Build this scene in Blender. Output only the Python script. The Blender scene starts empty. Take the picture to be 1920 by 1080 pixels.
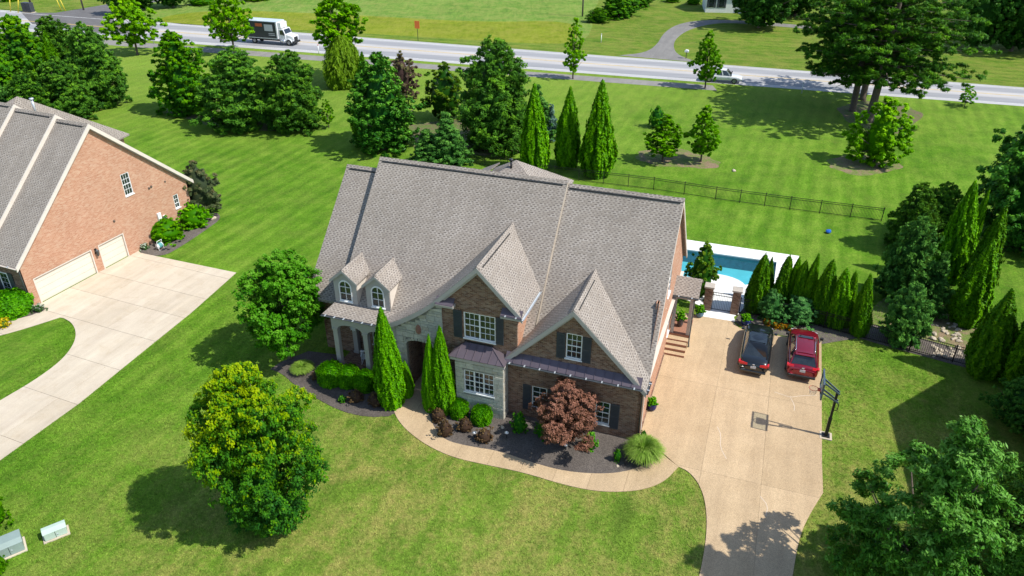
import bpy, bmesh, math, random
import numpy as np
from mathutils import Vector, Matrix
from mathutils.geometry import tessellate_polygon
R_ = math.radians
SC = bpy.context.scene
COL = SC.collection

# ---------------------------------------------------------------- camera
FPX, PITCH, CAMH = 1410.0, R_(30.0), 28.0       # focal length in pixels of a 1920 px wide picture
cam_data = bpy.data.cameras.new('camera')
cam_data.sensor_width = 36.0
cam_data.lens = 36.0 * FPX / 1920.0
cam_data.clip_start = 0.5
cam_data.clip_end = 3000.0
cam = bpy.data.objects.new('camera', cam_data)
COL.objects.link(cam)
cam.location = (0, 0, CAMH)
cam.rotation_euler = (R_(90) - PITCH, 0, 0)
SC.camera = cam

# ---------------------------------------------------------------- sky, sun, exposure
SUN_EL, SUN_AZ = R_(51.0), R_(-21.5)            # azimuth counted from +x
world = bpy.data.worlds.new('World')
SC.world = world
world.use_nodes = True
wn = world.node_tree
bg = wn.nodes['Background']
sky = wn.nodes.new('ShaderNodeTexSky')
sky.sky_type = 'NISHITA'
sky.sun_disc = False
sky.sun_elevation = SUN_EL
sky.sun_rotation = math.atan2(math.cos(SUN_AZ), math.sin(SUN_AZ))
sky.altitude = 200
sky.air_density = 1.0
sky.dust_density = 0.6
wn.links.new(sky.outputs[0], bg.inputs[0])
bg.inputs[1].default_value = 0.15
sun_data = bpy.data.lights.new('sun', 'SUN')
sun_data.energy = 4.25
sun_data.angle = R_(0.55)
sun_data.color = (1.0, 0.965, 0.90)
sun = bpy.data.objects.new('sun', sun_data)
COL.objects.link(sun)
sv = Vector((math.cos(SUN_EL) * math.cos(SUN_AZ), math.cos(SUN_EL) * math.sin(SUN_AZ), math.sin(SUN_EL)))
sun.rotation_euler = sv.to_track_quat('Z', 'Y').to_euler()
sun.location = (40, -20, 60)
SC.view_settings.view_transform = 'Standard'
SC.view_settings.look = 'None'
SC.view_settings.exposure = 0.48
SC.view_settings.gamma = 1.0
SC.cycles.max_bounces = 6
SC.cycles.diffuse_bounces = 3
SC.cycles.transparent_max_bounces = 8

# ---------------------------------------------------------------- pixel of the photograph -> place on the ground
def ray(px, py):
    x = (px - 960) / FPX
    y = -(py - 540) / FPX
    return Vector((x, math.cos(PITCH) + y * math.sin(PITCH), -math.sin(PITCH) + y * math.cos(PITCH)))
def G(px, py, z=0.0):
    d = ray(px, py)
    t = (z - CAMH) / d.z
    return Vector((t * d.x, t * d.y, z))
def pix_y(p):
    f = p[1] * math.cos(PITCH) - (p[2] - CAMH) * math.sin(PITCH)
    u = p[1] * math.sin(PITCH) + (p[2] - CAMH) * math.cos(PITCH)
    return 540 - FPX * u / f
def height_at(p, py):
    lo, hi = 0.0, 30.0
    for _ in range(40):
        m = (lo + hi) / 2
        if pix_y((p.x, p.y, m)) > py: lo = m
        else: hi = m
    return lo
def depth_of(p, z=0.0):
    return p.y * math.cos(PITCH) + (CAMH - z) * math.sin(PITCH)

HA = R_(19.3)                                    # yaw of the brick house
HO = G(1190, 826)
HU = Vector((math.cos(HA), -math.sin(HA), 0))
HV = Vector((math.sin(HA), math.cos(HA), 0))
def HW(u, v, z=0.0):                             # house frame -> world
    return HO + HU * u + HV * v + Vector((0, 0, z))

# ---------------------------------------------------------------- object helpers
def tag(o, label=None, cat=None, group=None, kind=None):
    if label: o['label'] = label
    if cat: o['category'] = cat
    if group: o['group'] = group
    if kind: o['kind'] = kind
    return o
def thing(name, loc, rz=0.0, label=None, cat=None, group=None):
    o = bpy.data.objects.new(name, None)
    o.empty_display_size = 0.3
    COL.objects.link(o)
    o.location = loc
    o.rotation_euler = (0, 0, rz)
    return tag(o, label, cat, group)
def link(name, me, parent=None):
    o = bpy.data.objects.new(name, me)
    COL.objects.link(o)
    if parent: o.parent = parent
    return o
def copy_tree(o, parent=None):
    c = o.copy()
    COL.objects.link(c)
    c.parent = parent
    for ch in o.children: copy_tree(ch, c)
    return c

class MB:
    def __init__(s): s.v = []; s.f = []; s.sm = []
    def add(s, vs, fs, smooth=False):
        b = len(s.v)
        s.v += [tuple(p) for p in vs]
        s.f += [tuple(i + b for i in f) for f in fs]
        s.sm += [smooth] * len(fs)
        return s
    def box(s, x0, x1, y0, y1, z0, z1):
        vs = [(x0,y0,z0),(x1,y0,z0),(x1,y1,z0),(x0,y1,z0),(x0,y0,z1),(x1,y0,z1),(x1,y1,z1),(x0,y1,z1)]
        return s.add(vs, [(0,3,2,1),(4,5,6,7),(0,1,5,4),(1,2,6,5),(2,3,7,6),(3,0,4,7)])
    def bar(s, a, b, w, h=None, up=(0, 0, 1)):
        a, b = Vector(a), Vector(b); h = w if h is None else h
        d = (b - a).normalized(); up = Vector(up)
        if abs(d.dot(up)) > 0.98: up = Vector((1, 0, 0))
        x = d.cross(up).normalized(); y = x.cross(d).normalized()
        vs = []
        for p in (a, b):
            for sx, sy in ((-1,-1),(1,-1),(1,1),(-1,1)): vs.append(p + x * sx * w / 2 + y * sy * h / 2)
        return s.add(vs, [(0,1,2,3),(7,6,5,4),(0,4,5,1),(1,5,6,2),(2,6,7,3),(3,7,4,0)])
    def poly(s, pts):
        return s.add(pts, [tuple(range(len(pts)))])
    def slab(s, pts, off):                       # polygon (counter-clockwise from outside) and its copy moved by off
        n = len(pts); off = Vector(off)
        vs = [Vector(p) for p in pts] + [Vector(p) + off for p in pts]
        fs = [tuple(range(n)), tuple(range(2 * n - 1, n - 1, -1))]
        fs += [(i, n + i, n + (i + 1) % n, (i + 1) % n) for i in range(n)]
        return s.add(vs, fs)
    def tube(s, path, rad, n=8, caps=True):
        path = [Vector(p) for p in path]
        if not hasattr(rad, '__len__'): rad = [rad] * len(path)
        vs = []; px = None
        for i, p in enumerate(path):
            d = (path[min(i + 1, len(path) - 1)] - path[max(i - 1, 0)])
            d = d.normalized() if d.length > 1e-9 else Vector((0, 0, 1))
            ref = px if px is not None else (Vector((1, 0, 0)) if abs(d.x) < 0.9 else Vector((0, 1, 0)))
            x = (ref - d * ref.dot(d)).normalized(); y = d.cross(x); px = x
            for k in range(n):
                a = 2 * math.pi * k / n
                vs.append(p + (x * math.cos(a) + y * math.sin(a)) * rad[i])
        fs = []
        for i in range(len(path) - 1):
            for k in range(n):
                fs.append((i*n+k, i*n+(k+1)%n, (i+1)*n+(k+1)%n, (i+1)*n+k))
        if caps:
            fs.append(tuple(range(n - 1, -1, -1))); fs.append(tuple((len(path)-1)*n + k for k in range(n)))
        return s.add(vs, fs, True)
    def lathe(s, prof, c=(0, 0, 0), n=16):
        vs = []; c = Vector(c)
        for r, z in prof:
            for k in range(n):
                a = 2 * math.pi * k / n
                vs.append(c + Vector((r * math.cos(a), r * math.sin(a), z)))
        fs = []
        for i in range(len(prof) - 1):
            for k in range(n): fs.append((i*n+k, i*n+(k+1)%n, (i+1)*n+(k+1)%n, (i+1)*n+k))
        fs.append(tuple(range(n - 1, -1, -1))); fs.append(tuple((len(prof)-1)*n + k for k in range(n)))
        return s.add(vs, fs, True)
    def holed(s, outer, holes, f3, back=None):   # flat wall with openings; f3 maps 2-D to 3-D; back = depth vector of the reveals
        loops = [outer] + holes
        flat = [p for l in loops for p in l]
        tris = tessellate_polygon([[Vector((p[0], p[1], 0)) for p in l] for l in loops])
        want = (f3((1, 0)) - f3((0, 0))).cross(f3((0, 1)) - f3((0, 0)))
        fs = []
        for t in tris:
            a, b, c = (f3(flat[i]) for i in t)
            fs.append(tuple(t) if (b - a).cross(c - a).dot(want) > 0 else tuple(t[::-1]))
        s.add([f3(p) for p in flat], fs)
        if back is not None:
            back = Vector(back)
            for l in loops:
                n = len(l)
                vs = [f3(p) for p in l] + [f3(p) + back for p in l]
                s.add(vs, [(i, (i+1) % n, n + (i+1) % n, n + i) for i in range(n)])
        return s
    def build(s, name, mat, parent=None, bevel=0.0, uv=True):
        me = bpy.data.meshes.new(name)
        me.from_pydata(s.v, [], s.f)
        me.polygons.foreach_set('use_smooth', s.sm)
        if mat is not None: me.materials.append(mat)
        if uv:
            ul = me.uv_layers.new(name='UVMap')
            Z = Vector((0, 0, 1))
            for p in me.polygons:
                n = p.normal
                t = Z.cross(n)
                if t.length < 0.05: t = Vector((1, 0, 0)); b = Vector((0, 1, 0))
                else: t.normalize(); b = n.cross(t)
                for li in p.loop_indices:
                    co = me.vertices[me.loops[li].vertex_index].co
                    ul.data[li].uv = (co.dot(t), co.dot(b))
        o = link(name, me, parent)
        if bevel > 0:
            m = o.modifiers.new('bevel', 'BEVEL'); m.width = bevel; m.segments = 2; m.limit_method = 'ANGLE'
        return o

def chaikin(pts, k=2, closed=False):
    pts = [Vector(p) for p in pts]
    for _ in range(k):
        out = [] if closed else [pts[0]]
        n = len(pts)
        for i in range(n if closed else n - 1):
            a, b = pts[i], pts[(i + 1) % n]
            out += [a * 0.75 + b * 0.25, a * 0.25 + b * 0.75]
        if not closed: out.append(pts[-1])
        pts = out
    return pts
def clip_half(poly, p, n):                       # keep the side where (q - p).n >= 0
    out = []
    for i in range(len(poly)):
        a, b = poly[i], poly[(i + 1) % len(poly)]
        da, db = (a - p).dot(n), (b - p).dot(n)
        if da >= 0: out.append(a)
        if (da >= 0) != (db >= 0): out.append(a + (b - a) * (da / (da - db)))
    return out
def sheet(name, pts, z, mat, parent=None, thick=0.0):
    mb = MB()
    P = [Vector((p[0], p[1], 0)) for p in pts]
    area = sum(P[i].x * P[(i+1) % len(P)].y - P[(i+1) % len(P)].x * P[i].y for i in range(len(P)))
    if area < 0: P = P[::-1]
    mb.holed([(p.x, p.y) for p in P], [], lambda q: Vector((q[0], q[1], z)), (0, 0, -thick) if thick else None)
    return mb.build(name, mat, parent)

# ---------------------------------------------------------------- materials
class NT:
    def __init__(s, name):
        s.m = bpy.data.materials.new(name); s.m.use_nodes = True
        s.t = s.m.node_tree; s.b = s.t.nodes['Principled BSDF']; s.out = s.t.nodes['Material Output']
    def n(s, kind, **kw):
        nd = s.t.nodes.new('ShaderNode' + kind)
        for k, v in kw.items():
            if k.startswith('_'): setattr(nd, k[1:], v)
        for k, v in kw.items():
            if k.startswith('_'): continue
            key = int(k[1:]) if k[0] == 'i' and k[1:].isdigit() else k.replace('__', ' ')
            inp = nd.inputs[key]
            if hasattr(v, 'is_linked') or isinstance(v, bpy.types.NodeSocket): s.t.links.new(v, inp)
            else: inp.default_value = v
        return nd
    def math(s, op, a, b=0.0, c=0.0):
        return s.n('Math', _operation=op, i0=a, i1=b, i2=c).outputs[0]
    def mix(s, fac, a, b, blend='MIX'):
        nd = s.t.nodes.new('ShaderNodeMix'); nd.data_type = 'RGBA'; nd.blend_type = blend
        for k, v in ((0, fac), (6, a), (7, b)):
            if isinstance(v, bpy.types.NodeSocket): s.t.links.new(v, nd.inputs[k])
            else: nd.inputs[k].default_value = v if not isinstance(v, tuple) else (*v, 1.0)[:4]
        return nd.outputs[2]
    def ramp(s, fac, stops, interp='LINEAR'):
        nd = s.t.nodes.new('ShaderNodeValToRGB'); nd.color_ramp.interpolation = interp
        e = nd.color_ramp.elements
        while len(e) < len(stops): e.new(0.5)
        for i, (p, c) in enumerate(stops):
            e[i].position = p; e[i].color = (c, c, c, 1) if not isinstance(c, tuple) else (*c, 1)[:4]
        s.t.links.new(fac, nd.inputs[0])
        return nd.outputs[0]
    def noise(s, vec, scale, detail=3.0, rough=0.55, dist=0.0):
        return s.n('TexNoise', Vector=vec, Scale=scale, Detail=detail, Roughness=rough, Distortion=dist).outputs[0]
    def pos(s): return s.n('NewGeometry').outputs['Position']
    def uv(s): return s.n('TexCoord').outputs['UV']
    def obj(s): return s.n('TexCoord').outputs['Object']
    def bump(s, h, strength=0.3, dist=0.02):
        nd = s.n('Bump', Strength=strength, Distance=dist, Height=h)
        s.t.links.new(nd.outputs[0], s.b.inputs['Normal'])
    def set(s, **kw):
        for k, v in kw.items():
            inp = s.b.inputs[k.replace('__', ' ')]
            if isinstance(v, bpy.types.NodeSocket): s.t.links.new(v, inp)
            else: inp.default_value = (*v, 1.0) if isinstance(v, tuple) and len(v) == 3 else v
        return s

def plain(name, col, rough=0.6, var=0.12, scale=6.0, metallic=0.0, bump=0.0, spec=0.4, coat=0.0):
    m = NT(name)
    p = m.obj()
    n = m.noise(p, scale, 4.0)
    dark = tuple(c * (1 - var) for c in col); light = tuple(min(1, c * (1 + var)) for c in col)
    m.set(Base__Color=m.ramp(n, [(0.3, dark), (0.7, light)]), Roughness=rough, Metallic=metallic)
    m.b.inputs['Specular IOR Level'].default_value = spec
    m.b.inputs['Coat Weight'].default_value = coat
    if bump: m.bump(m.noise(p, scale * 6, 3.0), 0.5, bump)
    return m.m

def leaf_mat(name, c0, c1, c2, trans=0.28, rough=0.5, objvar=0.12, gain=1.14):
    c0, c1, c2 = (tuple(v * gain for v in c) for c in (c0, c1, c2)); trans += 0.05
    m = NT(name)
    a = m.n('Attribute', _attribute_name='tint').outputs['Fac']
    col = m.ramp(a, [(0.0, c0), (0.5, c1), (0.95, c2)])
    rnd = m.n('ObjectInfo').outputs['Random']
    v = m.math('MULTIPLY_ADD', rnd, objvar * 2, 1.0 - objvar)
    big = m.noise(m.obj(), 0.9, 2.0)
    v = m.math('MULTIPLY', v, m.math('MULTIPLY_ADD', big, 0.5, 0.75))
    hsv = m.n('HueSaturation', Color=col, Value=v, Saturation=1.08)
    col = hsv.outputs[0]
    m.set(Base__Color=col, Roughness=rough)
    m.b.inputs['Specular IOR Level'].default_value = 0.08
    tr = m.n('BsdfTranslucent', Color=m.mix(0.4, col, (0.24, 0.34, 0.03), 'MIX'))
    mx = m.n('MixShader', Fac=trans, i1=m.b.outputs[0], i2=tr.outputs[0])
    m.t.links.new(mx.outputs[0], m.out.inputs[0])
    return m.m

def shingle_mat():
    m = NT('asphalt_shingle')
    sep = m.n('SeparateXYZ', Vector=m.uv()); x, y = sep.outputs[0], sep.outputs[1]
    rowf = m.math('DIVIDE', y, 0.125); row = m.math('FLOOR', rowf); fr = m.math('FRACT', rowf)
    wr = m.n('TexWhiteNoise', _noise_dimensions='1D', W=row).outputs[0]
    xo = m.math('ADD', m.math('DIVIDE', x, 0.26), m.math('ADD', m.math('MULTIPLY', wr, 0.3), m.math('MULTIPLY', row, 0.5)))
    cell = m.math('FLOOR', xo); fx = m.math('FRACT', xo)
    cv = m.n('CombineXYZ', X=cell, Y=row).outputs[0]
    rnd = m.n('TexWhiteNoise', _noise_dimensions='2D', Vector=cv).outputs[0]
    wdt = m.math('MULTIPLY_ADD', rnd, 0.3, 0.34)
    dash = m.math('MULTIPLY', m.math('LESS_THAN', fx, wdt), m.math('GREATER_THAN', fr, 0.42))
    dash = m.math('MULTIPLY', dash, m.math('MULTIPLY_ADD', rnd, 0.5, 0.5))
    base = m.ramp(rnd, [(0.0, (0.248, 0.214, 0.180)), (0.5, (0.295, 0.258, 0.220)), (1.0, (0.338, 0.300, 0.260))])
    col = m.mix(dash, base, (0.135, 0.115, 0.10))
    big = m.noise(m.uv(), 0.35, 3.0)
    col = m.mix(0.35, col, m.ramp(big, [(0.3, 0.35), (0.7, 0.65)]), 'OVERLAY')
    streak = m.n('Mapping', Vector=m.uv(), Scale=(1.5, 0.12, 1.0)).outputs[0]
    col = m.mix(0.25, col, m.ramp(m.noise(streak, 1.5, 3.0), [(0.3, 0.38), (0.7, 0.6)]), 'OVERLAY')
    grit = m.noise(m.uv(), 60.0, 2.0)
    col = m.mix(0.15, col, m.ramp(grit, [(0.25, 0.3), (0.75, 0.7)]), 'OVERLAY')
    m.set(Base__Color=col, Roughness=0.92)
    m.b.inputs['Specular IOR Level'].default_value = 0.15
    h = m.math('ADD', m.math('MULTIPLY', dash, -0.5), m.math('SUBTRACT', 1.0, fr))
    m.bump(h, 0.6, 0.012)
    return m.m

def brick_mat(name, cols, mortar, w=0.215, h=0.078, stain=0.35):
    m = NT(name)
    uv = m.uv()
    bt = m.n('TexBrick', Vector=uv, Color1=(0, 0, 0, 1), Color2=(1, 1, 1, 1), Mortar=(0.5, 0.5, 0.5, 1), Scale=1.0, Mortar__Size=0.006, Mortar__Smooth=0.1, Bias=0.0, Brick__Width=w, Row__Height=h)
    bt.offset = 0.5
    colv = m.ramp(bt.outputs[0], [(i / (len(cols) - 1), c) for i, c in enumerate(cols)])
    col = m.mix(bt.outputs[1], colv, mortar)
    patch = m.noise(uv, 0.7, 4.0)
    col = m.mix(stain, col, m.ramp(patch, [(0.3, 0.32), (0.7, 0.68)]), 'OVERLAY')
    m.set(Base__Color=col, Roughness=0.88)
    m.b.inputs['Specular IOR Level'].default_value = 0.2
    m.bump(m.math('MULTIPLY_ADD', bt.outputs[1], -1.0, m.math('MULTIPLY', m.noise(uv, 40.0, 2.0), 0.3)), 0.6, 0.012)
    return m.m

def grass_mat(name, c_dark, c_mid, c_light, c_dry, dry=0.4, stripe=0.0, sdir=0.0, swidth=1.1, near=None, gain=1.0):
    m = NT(name)
    c_dark, c_mid, c_light, c_dry = (tuple(v * gain for v in c) for c in (c_dark, c_mid, c_light, c_dry))
    p = m.pos()
    big = m.noise(p, 0.07, 4.0, 0.6)
    mid = m.noise(p, 0.5, 5.0, 0.65)
    fine = m.noise(p, 5.0, 5.0, 0.75)
    micro = m.noise(p, 19.0, 3.0, 0.75)
    rot = m.n('VectorRotate', Vector=p, Axis=(0, 0, 1), Angle=sdir).outputs[0]
    streak = m.noise(m.n('Mapping', Vector=rot, Scale=(1.0, 0.16, 1.0)).outputs[0], 1.3, 5.0, 0.7)
    f = m.math('ADD', m.math('MULTIPLY', big, 0.28), m.math('ADD', m.math('MULTIPLY', mid, 0.40), m.math('MULTIPLY', streak, 0.32)))
    if stripe:
        w = m.n('TexWave', Vector=rot, Scale=math.pi / (10 * swidth), Distortion=1.3, Detail=3.0, Detail__Scale=0.5).outputs[1]
        f = m.math('ADD', f, m.math('MULTIPLY', m.math('MULTIPLY', m.math('SUBTRACT', w, 0.5), m.ramp(m.noise(p, 0.05, 3.0), [(0.35, 0.15), (0.65, 1.0)])), stripe * 0.3))
    col = m.ramp(f, [(0.38, c_dark), (0.5, c_mid), (0.62, c_light)])
    dn = m.noise(p, 0.3, 6.0, 0.72, 0.5)
    dn2 = m.noise(p, 2.2, 5.0, 0.75)
    df = m.math('ADD', m.math('MULTIPLY', dn, 0.5), m.math('ADD', m.math('MULTIPLY', dn2, 0.3), m.math('MULTIPLY', streak, 0.2)))
    dfac = m.ramp(df, [(0.45, 0.0), (0.58, 1.0)])
    dfac = m.math('MULTIPLY', dfac, dry)
    if near:                                     # the lawn in front of the house is drier than the rest
        dist = m.n('VectorMath', _operation='DISTANCE', i0=p, i1=(near[0], near[1], 0.0)).outputs['Value']
        dist = m.math('ADD', dist, m.math('MULTIPLY', m.math('SUBTRACT', big, 0.5), 22.0))
        msk = m.n('MapRange', Value=dist, i1=near[2], i2=near[3], i3=1.0, i4=near[4]).outputs[0]
        dfac = m.math('MULTIPLY', dfac, msk)
        col = m.mix(m.math('MULTIPLY', msk, 0.22), col, c_dry)
    if near:                                     # thinner, yellower grass towards the road
        yy = m.n('SeparateXYZ', Vector=p).outputs[1]
        yy = m.math('ADD', yy, m.math('MULTIPLY', m.math('SUBTRACT', big, 0.5), 60.0))
        far = m.n('MapRange', Value=yy, i1=72.0, i2=112.0, i3=0.0, i4=0.55).outputs[0]
        col = m.mix(far, col, tuple(0.6 * a + 0.4 * b for a, b in zip(c_light, c_dry)))
    col = m.mix(dfac, col, c_dry)
    gr = m.math('ADD', m.math('MULTIPLY', fine, 0.5), m.math('MULTIPLY', micro, 0.5))
    col = m.mix(0.85, col, m.ramp(gr, [(0.30, 0.10), (0.70, 0.88)]), 'OVERLAY')
    m.set(Base__Color=col, Roughness=0.85)
    m.b.inputs['Specular IOR Level'].default_value = 0.04
    m.bump(m.math('ADD', m.math('MULTIPLY', fine, 0.6), micro), 0.9, 0.08)
    return m.m

def concrete_mat(name, c0, c1, speck=0.25, grain=40.0, bump=0.004, stain=(0.5, 0.5, 0.5), stainf=0.3):
    m = NT(name)
    p = m.pos()
    rnd = m.n('ObjectInfo').outputs['Random']
    f = m.math('ADD', m.math('MULTIPLY', m.noise(p, 0.5, 5.0, 0.65), 0.7), m.math('MULTIPLY', rnd, 0.3))
    col = m.ramp(f, [(0.3, c0), (0.7, c1)])
    sp = m.noise(p, grain, 3.0, 0.8)
    col = m.mix(speck, col, m.ramp(sp, [(0.3, 0.2), (0.7, 0.8)]), 'OVERLAY')
    tr_ = m.n('VectorRotate', Vector=p, Axis=(0, 0, 1), Angle=R_(19.5)).outputs[0]
    tr_ = m.noise(m.n('Mapping', Vector=tr_, Scale=(1.0, 0.10, 1.0)).outputs[0], 1.1, 5.0, 0.7)
    col = m.mix(0.45, col, m.ramp(tr_, [(0.3, 0.36), (0.7, 0.62)]), 'OVERLAY')
    st = m.ramp(m.noise(p, 0.9, 5.0, 0.7, 0.6), [(0.5, 0.0), (0.75, 1.0)])
    col = m.mix(m.math('MULTIPLY', st, stainf), col, m.mix(1.0, col, stain, 'MULTIPLY'))
    m.set(Base__Color=col, Roughness=0.85)
    m.b.inputs['Specular IOR Level'].default_value = 0.25
    m.bump(sp, 0.5, bump)
    return m.m

def glass_mat(name, col, rough=0.06):
    m = NT(name)
    n = m.noise(m.obj(), 2.0, 2.0)
    m.set(Base__Color=m.ramp(n, [(0.3, col), (0.7, tuple(c * 1.8 + 0.004 for c in col))]), Roughness=rough)
    m.b.inputs['Specular IOR Level'].default_value = 0.8
    m.b.inputs['IOR'].default_value = 1.52
    return m.m

# ================================================================ shared materials
M = {}
M['shingle'] = shingle_mat()
M['brick'] = brick_mat('brown_brick', [(0.10, 0.05, 0.034), (0.175, 0.088, 0.055), (0.225, 0.125, 0.082), (0.27, 0.18, 0.125), (0.14, 0.085, 0.066)], (0.30, 0.245, 0.19))
M['brick2'] = brick_mat('orange_brick', [(0.39, 0.175, 0.10), (0.43, 0.205, 0.12), (0.46, 0.24, 0.148), (0.49, 0.30, 0.20)], (0.56, 0.42, 0.31), stain=0.12)
M['stone'] = None
def stone_mat():
    m = NT('limestone')
    rnd = m.n('ObjectInfo').outputs['Random']
    col = m.ramp(rnd, [(0.0, (0.36, 0.35, 0.295)), (0.4, (0.44, 0.425, 0.36)), (0.75, (0.50, 0.475, 0.40)), (1.0, (0.40, 0.36, 0.28))])
    n = m.noise(m.obj(), 5.0, 5.0, 0.7)
    col = m.mix(0.5, col, m.ramp(n, [(0.3, 0.3), (0.7, 0.68)]), 'OVERLAY')
    m.set(Base__Color=col, Roughness=0.9)
    m.bump(m.noise(m.obj(), 14.0, 4.0, 0.7), 0.7, 0.02)
    return m.m
M['stone'] = stone_mat()
M['mortar'] = plain('stone_mortar', (0.22, 0.21, 0.18), 0.95)
M['trim'] = plain('grey_trim', (0.37, 0.345, 0.32), 0.55, 0.05, 2.0)
M['cream'] = plain('cream_trim', (0.60, 0.535, 0.46), 0.55, 0.05, 2.0)
M['white'] = plain('white_paint', (0.76, 0.76, 0.74), 0.45, 0.05, 2.0)
M['shutter'] = plain('slate_shutter', (0.042, 0.048, 0.058), 0.5, 0.12, 3.0)
M['gutter'] = plain('dark_gutter', (0.085, 0.095, 0.10), 0.35, 0.1, 3.0, 0.3)
M['zinc'] = plain('bright_gutter', (0.48, 0.52, 0.55), 0.35, 0.08, 3.0, 0.3)
M['metal_roof'] = plain('bronze_standing_seam', (0.125, 0.10, 0.115), 0.42, 0.1, 1.5, 0.35)
M['pane'] = glass_mat('window_glass', (0.012, 0.018, 0.016))
M['black'] = plain('black_iron', (0.012, 0.012, 0.013), 0.45, 0.2, 8.0)
M['bark'] = plain('bark', (0.11, 0.085, 0.065), 0.95, 0.35, 9.0, bump=0.03)
M['bark_grey'] = plain('grey_bark', (0.17, 0.145, 0.125), 0.95, 0.35, 7.0, bump=0.03)
M['mulch'] = concrete_mat('dark_mulch', (0.080, 0.067, 0.058), (0.15, 0.128, 0.110), 0.95, 17.0, 0.05)
def litter_mat(name, c0, c1, grass):
    m = NT(name); p = m.pos()
    col = m.ramp(m.noise(p, 3.0, 5.0, 0.75), [(0.3, c0), (0.7, c1)])
    g = m.ramp(m.math('ADD', m.math('MULTIPLY', m.noise(p, 0.7, 6.0, 0.75, 0.5), 0.7), m.math('MULTIPLY', m.noise(p, 6.0, 4.0), 0.3)), [(0.44, 0.0), (0.56, 1.0)])
    col = m.mix(g, col, grass)
    col = m.mix(0.8, col, m.ramp(m.noise(p, 14.0, 4.0, 0.75), [(0.3, 0.15), (0.7, 0.85)]), 'OVERLAY')
    m.set(Base__Color=col, Roughness=0.95); m.bump(m.noise(p, 9.0, 4.0), 0.8, 0.06)
    return m.m
M['soil'] = litter_mat('bare_soil', (0.16, 0.11, 0.06), (0.27, 0.19, 0.115), (0.11, 0.17, 0.02))
M['pine_straw'] = litter_mat('needle_litter', (0.10, 0.07, 0.04), (0.18, 0.125, 0.075), (0.085, 0.145, 0.016))
M['aggregate'] = concrete_mat('exposed_aggregate', (0.41, 0.298, 0.176), (0.49, 0.362, 0.220), 0.7, 32.0, 0.006, (0.86, 0.83, 0.78), 0.5)
M['concrete'] = concrete_mat('pale_concrete', (0.48, 0.405, 0.30), (0.55, 0.475, 0.365), 0.2, 30.0, 0.003, (0.80, 0.74, 0.66), 0.5)
M['deck'] = concrete_mat('white_pool_deck', (0.70, 0.68, 0.64), (0.78, 0.77, 0.73), 0.12, 30.0, 0.002)
M['joint'] = plain('joint_filler', (0.27, 0.20, 0.135), 0.95)
M['asphalt'] = concrete_mat('grey_asphalt', (0.105, 0.10, 0.098), (0.16, 0.15, 0.145), 0.4, 12.0, 0.004)
M['path'] = concrete_mat('gravel_path', (0.19, 0.18, 0.165), (0.25, 0.235, 0.21), 0.4, 10.0, 0.004)
LAWN = dict(c_dark=(0.052, 0.148, 0.008), c_mid=(0.090, 0.215, 0.012), c_light=(0.155, 0.300, 0.024), c_dry=(0.30, 0.28, 0.075), dry=0.9, stripe=0.36, sdir=R_(22), swidth=1.6, near=(6, 20, 15, 32, 0.2))
M['lawn'] = grass_mat('mown_lawn', **LAWN)
M['blades'] = grass_mat('lawn_blades', gain=1.35, **LAWN)
M['meadow'] = grass_mat('meadow_grass', (0.085, 0.175, 0.025), (0.130, 0.235, 0.035), (0.190, 0.30, 0.055), (0.26, 0.27, 0.075), 0.6)
M['tall'] = grass_mat('tall_olive_grass', (0.115, 0.165, 0.010), (0.175, 0.225, 0.016), (0.24, 0.275, 0.03), (0.27, 0.25, 0.05), 0.5)
M['verge'] = grass_mat('roadside_grass', (0.060, 0.130, 0.012), (0.105, 0.185, 0.018), (0.155, 0.235, 0.03), (0.22, 0.22, 0.05), 0.7, 0.4, R_(-73), 2.2)

# ================================================================ ground
POOL = [(-1.2, 19.6), (4.2, 19.6), (6.45, 21.2), (6.48, 24.35), (-1.2, 24.2)]      # house frame
pool_w = [HW(*p) for p in POOL]
mb = MB()
mb.holed([(-420, -60), (420, -60), (420, 620), (-420, 620)], [[(p.x, p.y) for p in pool_w]], lambda q: Vector((q[0], q[1], 0.0)))
tag(mb.build('lawn', M['lawn']), kind='structure')

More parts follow.
